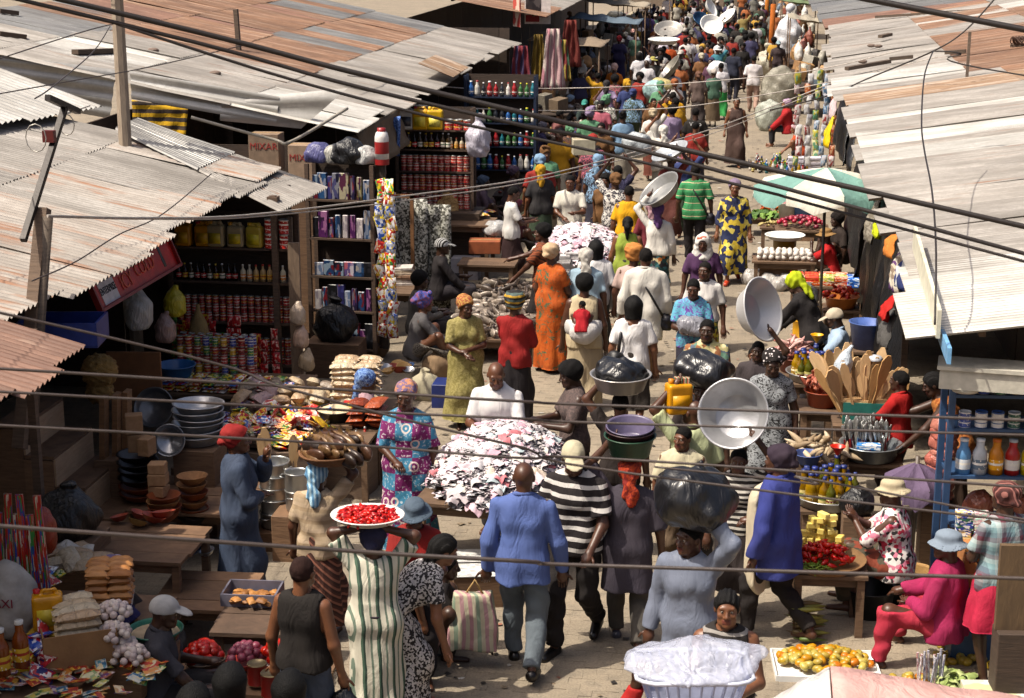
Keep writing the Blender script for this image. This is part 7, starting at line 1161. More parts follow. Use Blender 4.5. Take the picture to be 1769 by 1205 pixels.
FAR = [  # label, px, py, h, face, top, bottom, hair, skirt?
 ('man in white T shirt and pink trousers walking away at the far right', 1303, 95, 1.74, 0, 'd2cccc', 'a88a7c', HB, 0), ('person in navy with pale blue shawl carrying white cloth', 1268, 82, 1.72, -20, '1c2438', '1c2030', HB, 0), ('person in white sun hat and teal shirt', 1240, 80, 1.66, 0, '3a7a8a', '2a5a3a', ('bucket', 'd0d0d0'), 1), ('person in green skirt and white wrap at the far street', 1246, 108, 1.66, 10, 'd0ccd0', '2c8a44', HB, 1),
 ('woman in brown print blouse with white head tie', 1212, 92, 1.64, 5, '7a5434', '4a3428', ('wrap', 'b8b09c'), 1), ('woman in grey striped blouse carrying a black bundle', 1207, 124, 1.6, 0, '5a4c48', '3a3434', ('wrap', '6a4a3c'), 1), ('man in white long sleeved shirt facing the camera far off', 1190, 62, 1.74, 180, 'd0ccd0', '2a2a38', HB, 0), ('person in white T shirt seen from behind by the navy dress', 1105, 90, 1.64, 0, 'd2d0d4', '2a2a34', ('bob', BLKH), 0), ('person in orange dress and white cap walking away', 1062, 110, 1.66, -10, 'b8661c', '', ('wrap', 'c8a8a0'), 2),
 ('woman in navy dress with red head wrap', 1070, 62, 1.72, 0, '20204a', '', ('wrap', '8a1c28'), 2), ('man in white shirt and pink cap holding something', 1093, 50, 1.7, 178, 'd0d0d8', '3a3a40', ('cap', 'c89a90'), 0), ('person in maroon shirt leaning over the fish stalls', 1022, 118, 1.62, -30, '6a2c30', '3a2024', ('wrap', '3a4a60'), 1), ('person in black with a pale shawl at the left', 1025, 62, 1.66, 10, '1a181a', '1a181c', HB, 1), ('person in dark red standing by the hanging bags', 975, 64, 1.62, 0, '8a1c18', '3a1c1c', ('wrap', 'a8561c'), 1),
 ('person in grey T shirt below the white enamel tray', 1142, 95, 1.64, 0, 'b0a8a0', '2a2628', HB, 0), ('person with straw hat below the enamel tray', 1128, 98, 1.6, 10, '3a3a38', '2a2a2c', ('straw', 'a8a058'), 0), ('person in orange wrap behind the enamel tray', 1158, 72, 1.64, 0, 'b04a1c', '6a2a1c', HB, 1), ('person in violet dress far down the street', 1170, 45, 1.62, 180, '3a2a5a', '', HB, 2), ('person in black under the blue basin', 1225, 60, 1.66, 0, '1a1a20', '1a1a20', HB, 0), ('person in orange blouse beside the white sun hat', 1222, 78, 1.6, 180, 'a84a20', '4a2a20', HB, 1),
 ('person with tan bag on the shoulder by the white sun hat', 1266, 60, 1.64, 0, '6a3a3a', '2a2428', HB, 1), ('man in dark blue trousers far right', 1298, 40, 1.7, 0, '4a4a48', '1c2a48', HB, 0), ('man in olive shirt by the orange cloth rolls', 1312, 8, 1.74, 0, '3a3a30', '3a3a34', HB, 0), ('person in dark clothes by the white plastic heap', 1345, 70, 1.6, 180, '3a3034', '2a2428', ('cap', '8aa0a8'), 0), ('person in white blouse by the enamel tray stall', 1150, 60, 1.64, 0, 'd0c8d4', '6a3a4a', HB, 1), ('person in grey print beside the enamel tray', 1133, 50, 1.66, 180, '4a4044', '2a2428', HB, 1),
 ('person in black crouching behind the sacks', 1048, 40, 1.64, 0, '1a1a1c', '1a1a1c', HB, 1), ('person in dark olive near the left stalls', 1008, 48, 1.64, 0, '2c2c28', '2a2a28', HB, 1), ('person in pink carrying white cloth by the basins', 1180, 28, 1.66, 180, 'c8b8c0', '2a2a34', HB, 0), ('person in rust blouse at the top of the street', 1205, 12, 1.66, 0, '9a4a34', '3a2a2a', HB, 1), ('person in white at the top centre of the street', 1130, 6, 1.66, 0, 'c8c4c8', '3a3a4a', HB, 0), ('person in purple at the top of the street', 1122, 22, 1.66, 180, '4a3a6a', '2a2438', HB, 1), ('person in black at the top centre', 1100, 20, 1.68, 0, '18181c', '1c1c20', HB, 0), ('person in striped shirt under the tilted basin at the far right', 1285, 22, 1.66, 0, '8a7a4a', '2a2a30', HB, 0), ('person in navy shirt top right of the crowd', 1262, 10, 1.7, 180, '2a2a3a', '2a2a30', HB, 0), ('person in maroon below the white basins', 1240, 50, 1.6, 0, '5a2428', '2a2024', HB, 1), ('person in grey beside the tall sacks', 1070, 28, 1.66, 0, '6a6660', '3a3838', HB, 0), ('person in brown wrap at the left stalls', 985, 20, 1.62, -40, '4a342a', '3a2a24', ('wrap', '6a4a2a'), 1)]
FP = {}
for lb, px, py, h_, fc, t_, b2, hr, kd in FAR: FP[lb] = person(lb, px, py, h_, fc, c(t_), c(b2) if b2 else None, hr, random.choice(['walk', 'walk2', 'stand']), ('down', 'up') if random.random() < .25 else ('down', 'hold') if random.random() < .3 else ('down', 'down'), fem=kd > 0, skirt=(.1, .22) if kd else None, skin=random.choice([1, 3, 0]), sleeve=.45)
SHT = [('d0ccc4', 'white'), ('8a2420', 'brick red'), ('2c3a6a', 'dark blue'), ('b88a20', 'ochre'), ('2a2a2e', 'black'), ('5a8a6a', 'sea green'), ('a85a6a', 'rose'), ('6a4a2c', 'brown'), ('7a9ab8', 'sky blue'), ('8a7a98', 'lilac')]; BHT = [('2a2a38', 'navy'), ('5a3a2c', 'chestnut'), ('3a4a3a', 'bottle green'), ('8a8478', 'grey')]
random.seed(33)
for i in range(30):
    t1, b1 = SHT[(i*7) % 10], BHT[(i*3+i//10) % 4]; y = 27+i*.62; x = random.uniform(-3.6, -.9)-(.5 if y > 36 else 0)
    person('shopper in %s top and %s %s walking in the middle lane' % (t1[1], b1[1], 'wrapper' if i % 3 else 'trousers'), 0, 0, random.uniform(1.56, 1.74), random.choice([0, 8, -12, 180, 172, 20]), c(t1[0]) if i % 4 else c(t1[0]+' '+b1[0]+' c8b898', 'batik', 11), c(b1[0]), random.choice([HB, ('wrap', random.choice(SHT)[0]), ('scarf', random.choice(SHT)[0]), ('bun', BLKH), ('afro', BLKH), ('knot', random.choice(SHT)[0])]), random.choice(['walk', 'walk2', 'stand']), random.choice([('down', 'down'), ('fwd', 'back'), ('up', 'down'), ('down', 'hold')]), fem=bool(i % 3), skirt=(.12, .23) if i % 3 else None, skin=random.choice([0, 1, 2, 3]), at=(x, y, 0), fat=random.uniform(.95, 1.15), turn=random.uniform(-30, 30), group='shoppers in the middle lane')
cc_ = ['c8c4c0', '2a2a34', '8a2a24', '3a3a5a', 'b08a3a', '4a6a5a', '1a1a1c', '9a5a34', 'd0ccd0', '5a3a50', '6a6a64', 'a8a498']
random.seed(21); k = 0; CN_ = ['white', 'dark navy', 'red', 'indigo', 'mustard', 'green', 'black', 'rust', 'lilac white', 'plum', 'grey', 'beige']
for i in range(110):
    y = (44+i*.72 if i < 35 else 58+(i-35)*.55)+random.uniform(-.4, .4); x = random.uniform(-4.5, 1.3) if y > 57 else random.uniform(-4.6, -.6); cl = cc_[i % 12]
    bt_ = random.choice([('1c1c24', 'black'), ('3a2a2a', 'brown'), ('2a3a4a', 'slate'), ('6a5a48', 'khaki')]); person('small distant figure in %s and %s in the dense crowd up the street' % (CN_[i % 12], bt_[1]), 0, 0, random.uniform(1.55, 1.75), random.choice([0, 0, 180, 20, -20, 160]), c(cl), c(bt_[0]), random.choice([HB, ('wrap', random.choice(cc_)), ('afro', BLKH), ('cap', 'b0a8a0')]), 'stand', fem=True, skirt=(.1, .22) if i % 2 else None, skin=3, at=(x, y, 0), group='dense crowd at the top of the street', vox=.05)
# --- what they carry
hp = P3['head']; W3 = V3((hp.x, hp.y, hp.z)); pad(W3+V3((0, 0, -.005)), c('c8c4bc'), 'white cloth ring under the carried plastic basins')
basin('dark green plastic basin carried on the head', W3+V3((0, 0, .03)), .2, .17, solid('23402f', .4, rnd=0), (.05, 0, 0), name='plastic_basin'); basin('maroon plastic basin inside the green one', W3+V3((0, -.0, .1)), .192, .15, solid('3a2428', .4, rnd=0), (.08, 0, 0), name='plastic_basin'); basin('purple plastic basin on top of the carried stack', W3+V3((0, 0, .135)), .185, .15, solid('575068', .4, rnd=0), (.16, 0, 0), name='plastic_basin')
def bundle(lb, p, rx, ry, rz_, mt, seed, rot=0, neck=True, cat='bag', nm='black_bag', vox=.018):
    s = SDF((-rx*1.15, -ry*1.15, -.03), (rx*1.15, ry*1.15, rz_*2.6), vox); s.ell((0, 0, rz_*.95), (rx, ry, rz_), k=.03); s.ell((rx*.3, 0, rz_*.7), (rx*.65, ry*.95, rz_*.7), k=.08); s.ell((-rx*.35, 0, rz_*1.1), (rx*.55, ry*.85, rz_*.75), k=.08)
    if neck: s.cap((rx*.1, 0, rz_*1.8), (rx*.15, 0, rz_*2.15), rx*.13, rx*.1, .06)
    s.folds(.022*rx/.3, 12/rx*.3, seed, .9); s.folds(.01*rx/.3, 30/rx*.3, seed+1.3, .6); s.plane((0, 0, -1), 0); return one(nm, s.me('bundle'), mt, p, lb, cat, rot)
BP = foil('151518', .33, .3, 0, 5); bundle('huge shiny black plastic bag carried by the grey shirt man', P4['head']+V3((.02, 0, -.03)), .275, .24, .22, BP, 1., .2)
b5 = P5['head']; basin('huge silver metal basin tilted towards the camera', b5+V3((-.02, .08, .25)), .285, .19, solid('a4a4a6', .3, .55, .2, 5, rnd=0), (R(66), R(-12), R(-8)), base=.62)
bundle('grey black plastic bundle carried in the middle of the street', P13['head']+V3((0, 0, -.05)), .27, .22, .16, foil('1c1c20', .33, .3, 0, 5), 2., 0, False)
b9 = P29['head']; pad(b9, c('2a2a2c'), 'dark cloth ring under the steel bowl'); basin('steel bowl of black plastic carried on the head', b9+V3((0, 0, .03)), .27, .15, solid('b0aca8', .28, .6, .1, 5, rnd=0), (.03, 0, 0)); bundle('crumpled black plastic in the carried steel bowl', b9+V3((0, 0, .07)), .22, .2, .12, BP, 3.)
basin('white basin with dark rim tilted on the head of the white blouse woman', P20['head']+V3((.08, .05, .13)), .34, .14, solid('8a8a88', .35, .4, .2, rnd=0), (R(20), R(-38), 0)); bk = G(1306, 545, 1.5)
PB_ = person('carrier hidden under the large upright white basin', 1310, 590, 1.45, 175, c('3a3438'), c('2a2428'), HB, 'walk', ('up', 'down'), skin=3); basin('large white basin standing on its edge over the street', PB_['head']+V3((-.12, .05, .3)), .33, .2, solid('c8c8c8', .3, .2, .08, 5, rnd=0), tuple(V3((.78, -.5, .3)).to_track_quat('Z', 'Y').to_euler()), base=.6)
bp = P46['head']; pad(bp, c('1c2040'), 'dark cloth ring under the pepper tray'); tr = one('enamel_tray', lath([(0, 0), (.2, 0), (.25, .04), (.265, .043), (.26, .05), (.24, .045), (.19, .012), (0, .012)], 36, 'tray', sy=.85), ENAMEL, bp+V3((-.04, 0, .04)), 'white enamel tray of red peppers carried on the head', 'tray')
scat('red_pepper', [pepme(.05, .014) for _ in range(4)], [solid('b01408', .28), solid('c0220e', .28), solid('a01008', .3)], mound(bp+V3((-.04, 0, .045)), .21, .175, .05, 210), 'small red pepper heaped on the carried enamel tray', 'pepper', 'peppers on the carried tray', (.9, 1.3), tilt=.5)
b4 = P44['head']; fx = V3((.18, .05, .03)); pad(b4, c('5a8ab0'), 'blue cloth ring under the fish basket'); one('woven_basket', lath([(0, 0), (.2, .0), (.28, .07), (.285, .09), (.25, .075), (.18, .015), (0, .015)], 28, 'basket'), wood('8a5c34', '5a3a20', (8, 8, 30)), b4+V3((.13, .05, .02)), 'shallow woven basket of smoked fish on the head', 'basket', (0, -.06, 0))
scat('smoked_fish', FISH, [solid('2a1c14', .35, .2, .5, 20, rnd=.4), solid('4a3020', .35, .2, .5, 20, rnd=.4), solid('6a5034', .35, .2, .5, 20, rnd=.4)], mound(b4+V3((.13, .05, .06)), .22, .22, .14, 48), 'dark smoked fish piled in the carried basket', 'fish', 'smoked fish in the carried basket', (.9, 1.25), tilt=.3, rz=.9)
# white basket wrapped in plastic in front
b7 = P7['head']; BW = V3((b7.x, b7.y, b7.z)); t = thing('laundry_basket', 'white plastic basket with clear sheet at the bottom of the picture', 'basket', BW+V3((.0, 0, .0)), R(8)); b = MB(); b.box((0, 0, .008), (.5, .32, .012)); b.ob('base', solid('b0b4c8', .4, rnd=0), t)
for i in range(34):
    u_ = i/34*2*PI; cx, cy = .29*max(-1, min(1, 1.25*math.cos(u_))), .2*max(-1, min(1, 1.25*math.sin(u_))); b = MB(); b.beam((cx*.86, cy*.86, .01), (cx*1.0, cy*1.0, .14), .01, .014); b.ob('slat', solid('a8b0d0', .35, rnd=0), t)
b = MB(); b.tube([(.315*max(-1, min(1, 1.25*math.cos(a))), .218*max(-1, min(1, 1.25*math.sin(a))), .14) for a in np.linspace(0, 2*PI, 33)], .012, 6, False); b.ob('rim', solid('c0c4d4', .35, rnd=0), t)
s = SDF((-.44, -.32, -.12), (.44, .32, .16), .011); s.ell((0, 0, 0), (.35, .25, .05)); s.cap((0, 0, 0), (-.38, -.04, -.02), .12, .02, .08); s.cap((0, .05, .02), (.4, .1, .03), .1, .03, .08); s.cap((0, .05, .0), (.1, .27, .02), .1, .03, .08); s.cap((0, 0, 0), (.22, -.2, -.03), .1, .02, .06); s.ell((-.1, .04, .02), (.25, .18, .06), k=.06); s.ell((.17, .06, .02), (.19, .16, .07), k=.06); X, Y, Z = s.xyz(); th = np.arctan2(Y+.18, X+.02); rr = np.sqrt(X**2+(Y+.18)**2)
s.D += (.008*np.sin(9*th+4*np.sin(7*rr)+2*np.sin(3*th))*np.exp(-5*rr)+.004*np.sin(23*th+5*rr)*np.exp(-4*rr)*np.minimum(1, rr/.2)).astype(np.float32); s.folds(.006, 21, 1.7, 1); s.folds(.003, 47, .4, 1); zc = Z+.04+.035*np.sin(3*np.arctan2(Y, X)+1); s.D = np.maximum(s.D, (-zc+0*X).astype(np.float32))
one('plastic_sheet', s.me('plastic_sheet'), foil('c4c8d8', .2, .1, 0, 9, .5), BW+V3((0, 0, .15)), 'white translucent plastic sheet gathered over the basket', 'plastic sheet', R(8))
# shoulder straps, hand bags, baby and small loads
def strap(P, lb, pts, mt, r_=.014): W = P['W']; b = MB(); b.tube([P['root'].matrix_basis.inverted() @ W(p) for p in pts], r_, 5); b.ob('bag_strap', mt, P['root'])
STRAP = solid('121012', .5, rnd=0)
for P in (P19, P24): n = P['nb']; strap(P, '', [n+np.array((-.1, .03, -.01)), n+np.array((-.02, -.12, -.13)), n+np.array((.1, -.155, -.32)), n+np.array((.21, -.1, -.52)), n+np.array((.2, .05, -.55))], STRAP, .016); one('shoulder_bag', sackme(.2, .12, .22, 5, False), solid('15131a', .45), P['W'](n+np.array((.25, -.02, -.72))), 'black shoulder bag of the '+('green striped polo man' if P is P19 else 'white shirt man'), 'bag', .2)
strap(P28, '', [P28['nb']+np.array((-.12, .04, -.02)), P28['nb']+np.array((-.14, -.12, -.15)), P28['nb']+np.array((-.16, -.13, -.35))], STRAP, .018); one('backpack', sackme(.22, .14, .3, 7, False), solid('131316', .5), P28['W'](P28['nb']+np.array((-.2, -.14, -.62))), 'black bag on the back of the white scoop neck woman', 'bag')
hd = P1['hands'][0]; t = thing('plaid_bag', 'striped woven plastic bag carried by the man in blue', 'bag', hd+V3((-.1, -.02, -.57)), .1); s = SDF((-.3, -.2, 0), (.3, .2, .56), .015); X, Y, Z = s.xyz(); s.D = (np.maximum(np.maximum(np.abs(X)-(.23-.2*np.maximum(Z-.2, 0)), np.abs(Y)-(.11-.16*np.maximum(Z-.2, 0))), np.maximum(-Z, Z-.5))).astype(np.float32); s.folds(.012, 16, 1, .6); ob('bag_body', s.me('bag'), c('bcb49c b0868a c4bca4 8a9a86 bcb49c b08a8e', 'v', 4.5, rough=.45), t); t.scale = (.84, .84, .9)
b = MB(); b.tube([(-.07, 0, .48), (.02, 0, .62), (.1, 0, .48)], .012, 5); b.ob('handle', c('a88a5c'), t)
hd = P47['hands'][1]; bundle('small black plastic bag held by the black tank top woman', hd+V3((0, 0, -.26)), .09, .07, .11, BP, 6., 0, True, 'bag')
g0 = P27['root']; S = P27['S']; ch = P27['chest']; bb = person('baby in red shirt tied on the back of the cream vest woman', 0, 0, .72, 4, c('a81424'), c('b0b0b0'), ('short', BLKH), 'squat', ('hold', 'hold'), at=P27['W'](np.array((-.02, -.27, 1.0))), sleeve=.5, vox=.0125, loose=.012, turn=60)
s = SDF((-.26, -.3, .82), (.26, .22, 1.22), .016); s.ell((0, -.2, 1.0), (.17, .14, .15), k=.03); s.cap((-.07, -.02, 1.02), (.07, -.02, 1.02), .155, k=.06); s.folds(.008, 24, 2); s.plane((0, .25, .97), 1.06); ob('baby_wrap', s.me('baby_wrap'), c('ccc8c4'), g0)
bundle('clear grey plastic bundle held by the violet blouse woman', P15['W'](np.array((0, .2, .98))), .17, .13, .12, foil('8a8a92', .2, .3, 0), 7., 0, False, 'bundle', 'plastic_bundle'); one('jerrycan', JB, [solid('c88a0c', .35), solid('d89a10', .4), solid('c87a0c', .4)], P11['hands'][0]+V3((0, 0, -.3)), 'yellow jerrycan carried beside the pale green shirt man', 'jerrycan', .4, .85)
one('bundle_of_sticks', boxme(.14, .05, .22), c('3a6a4a a85a4a b8a890', 'v', 30), P11['head']+V3((-.1, 0, -.02)), 'small striped bundle above the pale green shirt man', 'bundle')
basin('white tray with dark rim carried across the street', P74['head']+V3((0, 0, .01)), .34, .09, solid('a8acb0', .3, .3, rnd=0), (R(14), R(-25), 0), 'tray', 'enamel_tray'); carton('pale carton carried by the navy dotted dress woman', P74['head']+V3((-1.6, .3, -.05)), .4, .3, .28, .2, solid('b0a890', .7)); 
F_ = lambda s_: next(FP[k_]['head'] for k_ in FP if s_ in k_)
for i, (px, py, hz, R_, tl, mt, lb) in enumerate([(1228, 45, 1.75, .42, (R(50), R(20), 0), ENAMEL, 'white basin facing the camera in the far crowd'), (1212, 38, 1.75, .42, (R(30), R(30), 0), solid('2a4a6a', .3, .5), 'blue metal basin beside the white one in the far crowd'), (1225, 15, 1.75, .4, (R(20), R(60), 0), ENAMEL, 'upper white basin tilted in the far crowd'), (1258, 32, 1.75, .42, (R(20), R(-40), 0), ENAMEL, 'white basin seen edge on in the far crowd'), (1147, 75, 1.72, .5, (R(4), 0, 0), ENAMEL, 'level white enamel tray in the far crowd'), (1155, 55, 1.7, .5, (R(30), 0, 0), solid('9a9690', .4, .4), 'grey domed basin behind the enamel tray'), (1162, 122, 1.55, .42, (R(10), R(-50), 0), solid('8a867c', .4, .4), 'brown grey basin on edge in the far crowd')]):
    p = G(px, py, hz); basin(lb, p, R_, .15, mt, tl); person('carrier below the '+lb, 0, 0, 1.68, 0, c(cc_[i+2]), c('2a2428'), HB, 'walk', ('up', 'down'), fem=True, skirt=(.1, .2), at=(p.x, p.y+.05, 0), vox=.04, skin=3)
for i, (px, py, c_, lb) in enumerate([(1130, 155, '9ab8b8', 'pale blue and cream sack carried below the white T shirt'), (1143, 150, 'b8a870', 'cream sack carried beside the pale blue one'), (1100, 250, '9aa0a4', 'wrapped white load above the navy dress'), (1240, 120, 'd0d0d0', 'white cloth bundle held by the pale blue shawl person')]): p = G(px, py, 1.35); bundle(lb, V3((p.x, p.y, 1.1)), .3, .25, .25, foil(c_, .4), i+8., 0, False, 'bundle', 'cloth_bundle', .035)
for i, (px, py, c_, z) in enumerate([(1010, 75, '3a3c44', .9), (1012, 90, '8a8c94', .7), (1065, 40, 'c8c4b0', .9), (1050, 55, '8a8478', .7)]): p = G(px, py, z); bundle(['dark box shaped load at the far left stalls', 'grey crate load at the far left stalls', 'cream sack piled at the far left', 'grey sack below the cream sack at the far left'][i], V3((p.x, p.y, z-.3)), .5, .4, .45, foil(c_, .5), i+20., 0, False, 'bundle', 'stall_load', .05)
textob('Virgo', .12, solid('c8c8c8', .7, rnd=0), next(o_ for o_ in P68['root'].children if o_.name.startswith('shirt')), (0, -.155*P68['S'], 1.33*P68['S']), (PI/2-.1, 0, 0), 'shirt_print')
# printed newspaper mats behind the blue man
for i, (px, py) in enumerate([(815, 960), (825, 985)]): p = G(px, py, .3); one('newspaper', boxme(.45, .3, .006), printm('c8c8c4 b0b0ac d0d0cc a8a8a8 c8c8c4', 12), p, ['upper', 'lower'][i]+' newspaper sheet on the low box behind the blue shirt man', 'paper', .2); one('low_box', boxme(.42, .28, .29), DW, p-V3((0, 0, .296)), ['dark box under the upper newspaper', 'dark box under the lower newspaper'][i], 'box', .2)
one('green_bucket', basinme(.17, .24, .8), solid('1c5a3a', .4), G(722, 1140, 0), 'green bucket with a dark bag behind the striped gown', 'bucket'); bundle('dark maroon bag in the green bucket', G(722, 1140, .1), .15, .14, .14, foil('1c1014', .3), 9.)
# ======================= POLES AND WIRES =======================
CONC = solid('8a8278', .85, 0, .2, 5, .4, 30)
a = RX(215, 222, -7.3); t = thing('utility_pole', 'weathered grey utility pole rising behind the cream roof', 'pole', V3((a.x, a.y, 0))); b = MB(); b.tube([(0, 0, 0), (0, 0, 6.8)], [.09, .07], 8, True, False); b.ob('shaft', wood('a3937f', '75685a', (5, 5, 1)), t); b = MB(); b.box((0, -.02, 5.3), (1.3, .1, .1)); b.ob('cross_arm', wood('5a4a3c', '33291f'), t)
for i in range(4):
    b = MB(); pts = [(.1*math.cos(k*1.9+i)-.1+.08*i, -.12-.03*math.sin(k*2.3), 4.9+.13*math.sin(k*1.1+i*2)+.02*k) for k in range(14)]; b.tube(pts, .008, 5); b.ob('cable_coil', solid('4a443e', .6), t)
def pole(lb, p0, p1, r0, mt, sq=False, cat='post', nm='post'):
    p0 = V3(p0); m = MB()
    if sq: m.beam(V3((0, 0, 0)), V3(p1)-p0, r0*2, r0*2)
    else: m.tube([(0, 0, 0), V3(p1)-p0], r0, 8)
    return m, p0
B0 = RX(15, 528, -5.8); B1 = RX(75, 360, -5.8); t = thing('leaning_post', 'two lashed wooden posts with a steel bar leaning over the cream roof', 'post', B0)
m = MB(); m.beam(V3((0, 0, -1.2)), B1-B0, .1, .1); m.ob('timber', wood('7a6450', '4a3a2e'), t); m = MB(); m.tube([V3((.05, .1, -1.2)), RX(82, 375, -5.75)-B0], .05, 8); m.ob('round_timber', wood('6f6152', '44382e'), t)
q0 = RX(40, 415, -5.85)-B0; q1 = RX(112, 185, -5.85)-B0; m = MB(); m.beam(q0, q1, .05, .05); m.ob('steel_bar', solid('2a2624', .5, .5), t); m = MB(); m.beam(RX(82, 168, -5.85)-B0, RX(135, 192, -5.85)-B0, .05, .05); m.ob('cross_bar', solid('2a2624', .5, .5), t); m = MB(); m.beam(RX(118, 195, -5.85)-B0, RX(155, 182, -5.85)-B0, .012, .012); m.ob('insulator_rod', solid('c8c4bc', .4), t); m = MB(); m.box(RX(85, 235, -5.87)-B0, (.1, .06, .1)); m.ob('bracket', solid('5a1c18', .5), t)
for i, (px, py, r_) in enumerate([(62, 238, .09), (115, 215, .07)]): m = MB(); cc = RX(px, py, -5.86)-B0; m.tube([cc+V3((r_*math.cos(k/12*2*PI), 0, r_*1.3*math.sin(k/12*2*PI))) for k in range(13)], .005, 4, False); m.ob('wire_loop', solid('a8a49c', .4, .5), t)
a = onL4(413, 88); m = MB(); m.beam(V3((0, 0, -.15)), V3((-.03, 0, .62)), .09, .07); one('roof_stub', m.me('stub'), wood('6a5a4c', '3a3028'), a, 'dark timber stub sticking up from the rusty roof', 'post')
a = onR(1670, 138); m = MB(); m.beam(V3((0, 0, -.3)), V3((0, 0, .75)), .05, .05); one('roof_stub', m.me('stub'), wood('7a6a5c', '463a30'), a, 'slim wooden wire post on the right hand roof', 'post')
m = MB(); 
for k in range(5): m.tube([(.12*math.cos(t_)+.02*k, .1*math.sin(t_+k), .12+.08*math.sin(t_*2+k)) for t_ in np.linspace(0, 6.3, 14)], .012, 4)
one('wire_tangle', m.me('tangle'), solid('4a3428', .7), onR(1755, 88), 'tangle of brown wire lying at the right roof edge', 'wire')
for i, (px, py) in enumerate([(1505, 83), (1517, 84), (1490, 111), (265, 92), (372, 132)]): f = onR if px > 900 else onL4; one('roof_stone', ballme(.07, 1.4, 1, .6), solid('6a5a50', .8), f(px, py)-V3((0, 0, .08)), ['dark stone on the right roof by the tiny wood brick', 'small stone beside the dark stone on the right roof', 'flat stone at the edge of the right roof', 'grey lump lying on the left roof right of the pole', 'rusty lump lying on the cream left roof'][i], 'stone')
# wires: each given by points of its sight lines and distances, so that it hangs at a real height
def wire(lb, pts, r_, mt, n=26):
    P = [V3(_C)+V3(ray(x, y)).normalized()*d for x, y, d in pts]; Q = []
    if abs(pts[0][0]) < 60 or len(pts) > 6: P[0] = P[0]+(P[0]-P[1]).normalized()*(3 if pts[0][0] < 0 else 0)
    if pts[-1][0] >= 1800: P[-1] = P[-1]+(P[-1]-P[-2]).normalized()*5
    for i in range(n+1):
        t = i/n*(len(P)-1); k = min(int(t), len(P)-2); f = t-k; p0 = P[max(k-1, 0)]; p1 = P[k]; p2 = P[k+1]; p3 = P[min(k+2, len(P)-1)]
        Q.append(.5*((2*p1)+(p2-p0)*f+(2*p0-5*p1+4*p2-p3)*f*f+(3*p1-p0-3*p2+p3)*f**3))
    m = MB(); o0 = Q[0]; m.tube([q-o0 for q in Q], r_, 6); one('overhead_wire', m.me('wire'), mt, o0, lb, 'wire')
WB_ = solid('3a302c', .5, rnd=0); WD = solid('221b18', .5, rnd=0); WL = solid('a8a098', .5, rnd=0)
D = 6.0
wire('near wire crossing above the display steps and red head tie', [(-40, 634, D), (400, 661, D), (884, 692, D), (1300, 709, D), (1810, 727, D)], .0055, WB_); wire('near wire just below the first one over the bowls', [(-40, 674, D), (400, 698, D), (884, 722, D), (1300, 738, D), (1810, 752, D)], .005, WB_); wire('near wire across the black bowls and the green basin', [(-40, 733, D), (420, 757, D), (884, 790, D), (1300, 808, D), (1810, 845, D)], .005, WB_)
wire('near wire crossing the garlic and the blue shirt at chest height', [(-40, 905, D-.6), (300, 930, D-.6), (884, 968, D-.6), (1300, 985, D-.6), (1810, 1000, D-.6)], .007, WB_); wire('sloping near wire from the left roof to the cheese stall', [(-40, 532, D), (200, 585, D), (500, 672, D), (884, 768, D), (1300, 845, D), (1810, 905, D)], .005, WB_); wire('thin near wire from the right basin to the carton', [(1130, 806, D), (1400, 835, D), (1640, 872, D), (1810, 905, D)], .004, WB_)
D = 9.
wire('upper thick cable running from the top left to the right roof', [(-40, -35, D), (230, 28, D), (600, 122, D), (884, 190, D), (1300, 285, D), (1810, 400, D)], .016, WD); wire('lower thick cable running beside the upper one', [(-40, -18, D), (230, 46, D), (600, 145, D), (884, 212, D), (1300, 310, D), (1810, 450, D)], .012, WD); wire('third cable from the pole sagging over the umbrella', [(200, 40, D), (480, 130, D), (760, 205, D), (1000, 255, D), (1320, 330, D), (1560, 395, D), (1810, 462, D)], .009, WD); wire('thick dark cable over the right roof at the top corner', [(1440, -20, D), (1600, 18, D), (1810, 58, D)], .016, WD)
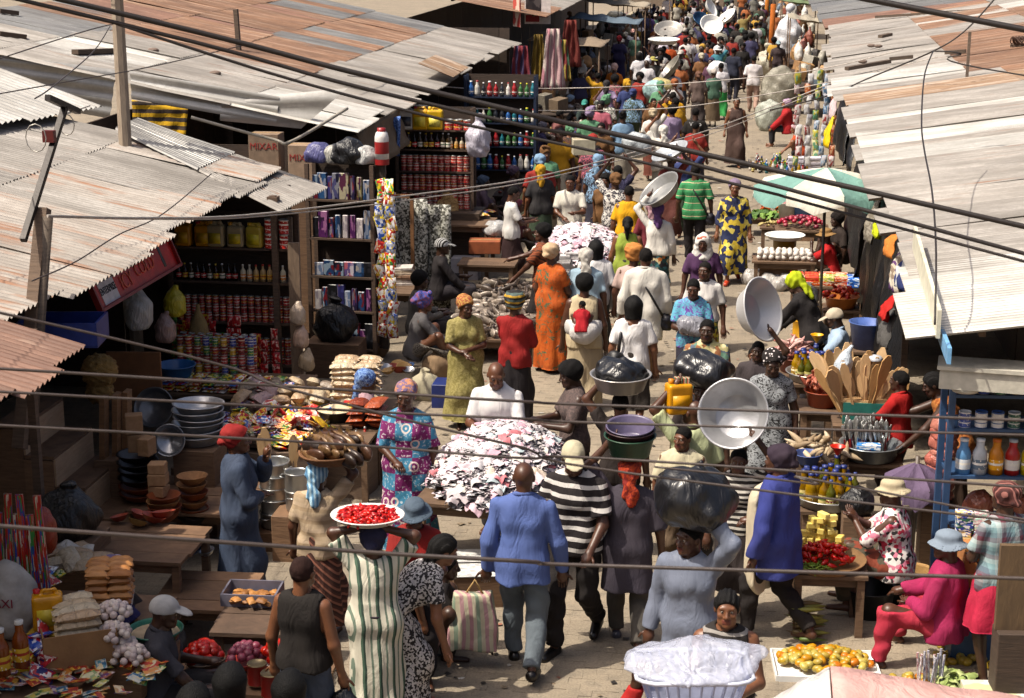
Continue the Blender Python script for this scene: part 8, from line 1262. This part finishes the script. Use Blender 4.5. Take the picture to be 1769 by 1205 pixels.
wire('twisted pale service wire from the post to the far right eave', [(82, 372, 13.6), (260, 376, 15), (440, 370, 18), (700, 338, 22), (950, 300, 27), (1200, 232, 33), (1330, 185, 36), (1470, 130, 36)], .011, WL, 40); wire('second pale service wire beside the twisted one', [(82, 374, 13.6), (260, 378, 15), (440, 374, 18), (700, 346, 22), (950, 306, 27), (1200, 240, 33), (1330, 192, 36), (1470, 134, 36)], .008, WL, 40)
wire('thin white wire strung over the far fish stalls', [(600, 130, 27), (800, 152, 34), (900, 153, 38), (1060, 150, 38), (1200, 142, 38), (1400, 122, 36), (1560, 85, 34)], .011, WL, 34); wire('second thin white wire strung below the first one', [(690, 180, 27), (900, 190, 34), (1060, 190, 36), (1200, 182, 36), (1400, 148, 36), (1620, 98, 33)], .011, WL, 34); wire('black wire hanging down over the pale right roof', [(1612, 88, 20), (1597, 130, 19), (1592, 210, 17), (1597, 260, 16), (1610, 330, 14.6), (1617, 430, 13.2), (1615, 560, 12.6)], .008, WD); wire('black wire from the right roof post to the far eave', [(1725, -10, 30), (1670, 50, 30), (1612, 88, 30), (1500, 135, 32), (1430, 165, 33), (1330, 190, 34)], .015, WD); wire('black wire curving from the hanging wire to the right edge', [(1612, 88, 22), (1660, 92, 22), (1710, 120, 22), (1810, 135, 22)], .01, WD)
wire('thin wire looping from the pole over the striped roof panels', [(-20, 108, 16), (100, 68, 17), (200, 40, 18.5)], .006, WB_); wire('thin wire sagging across the grey fascia sheets', [(-20, 165, 15), (120, 140, 17), (260, 115, 19), (420, 78, 21)], .006, WB_); wire('thin wire dropping from the pole to the steel bar', [(190, 45, 18.5), (160, 90, 17), (90, 150, 14.6), (60, 170, 14)], .006, WB_); wire('grey conduit pipe bent under the white fascia sheet', [(330, 202, 20.8), (470, 240, 20.8), (505, 243, 20.8), (600, 187, 22)], .02, solid('8a8478', .5)); wire('rusty seam wire lying along the cream roof edge', [(55, 485, 13.3), (130, 452, 14), (205, 405, 15), (280, 370, 16.5), (365, 300, 19)], .006, WB_)
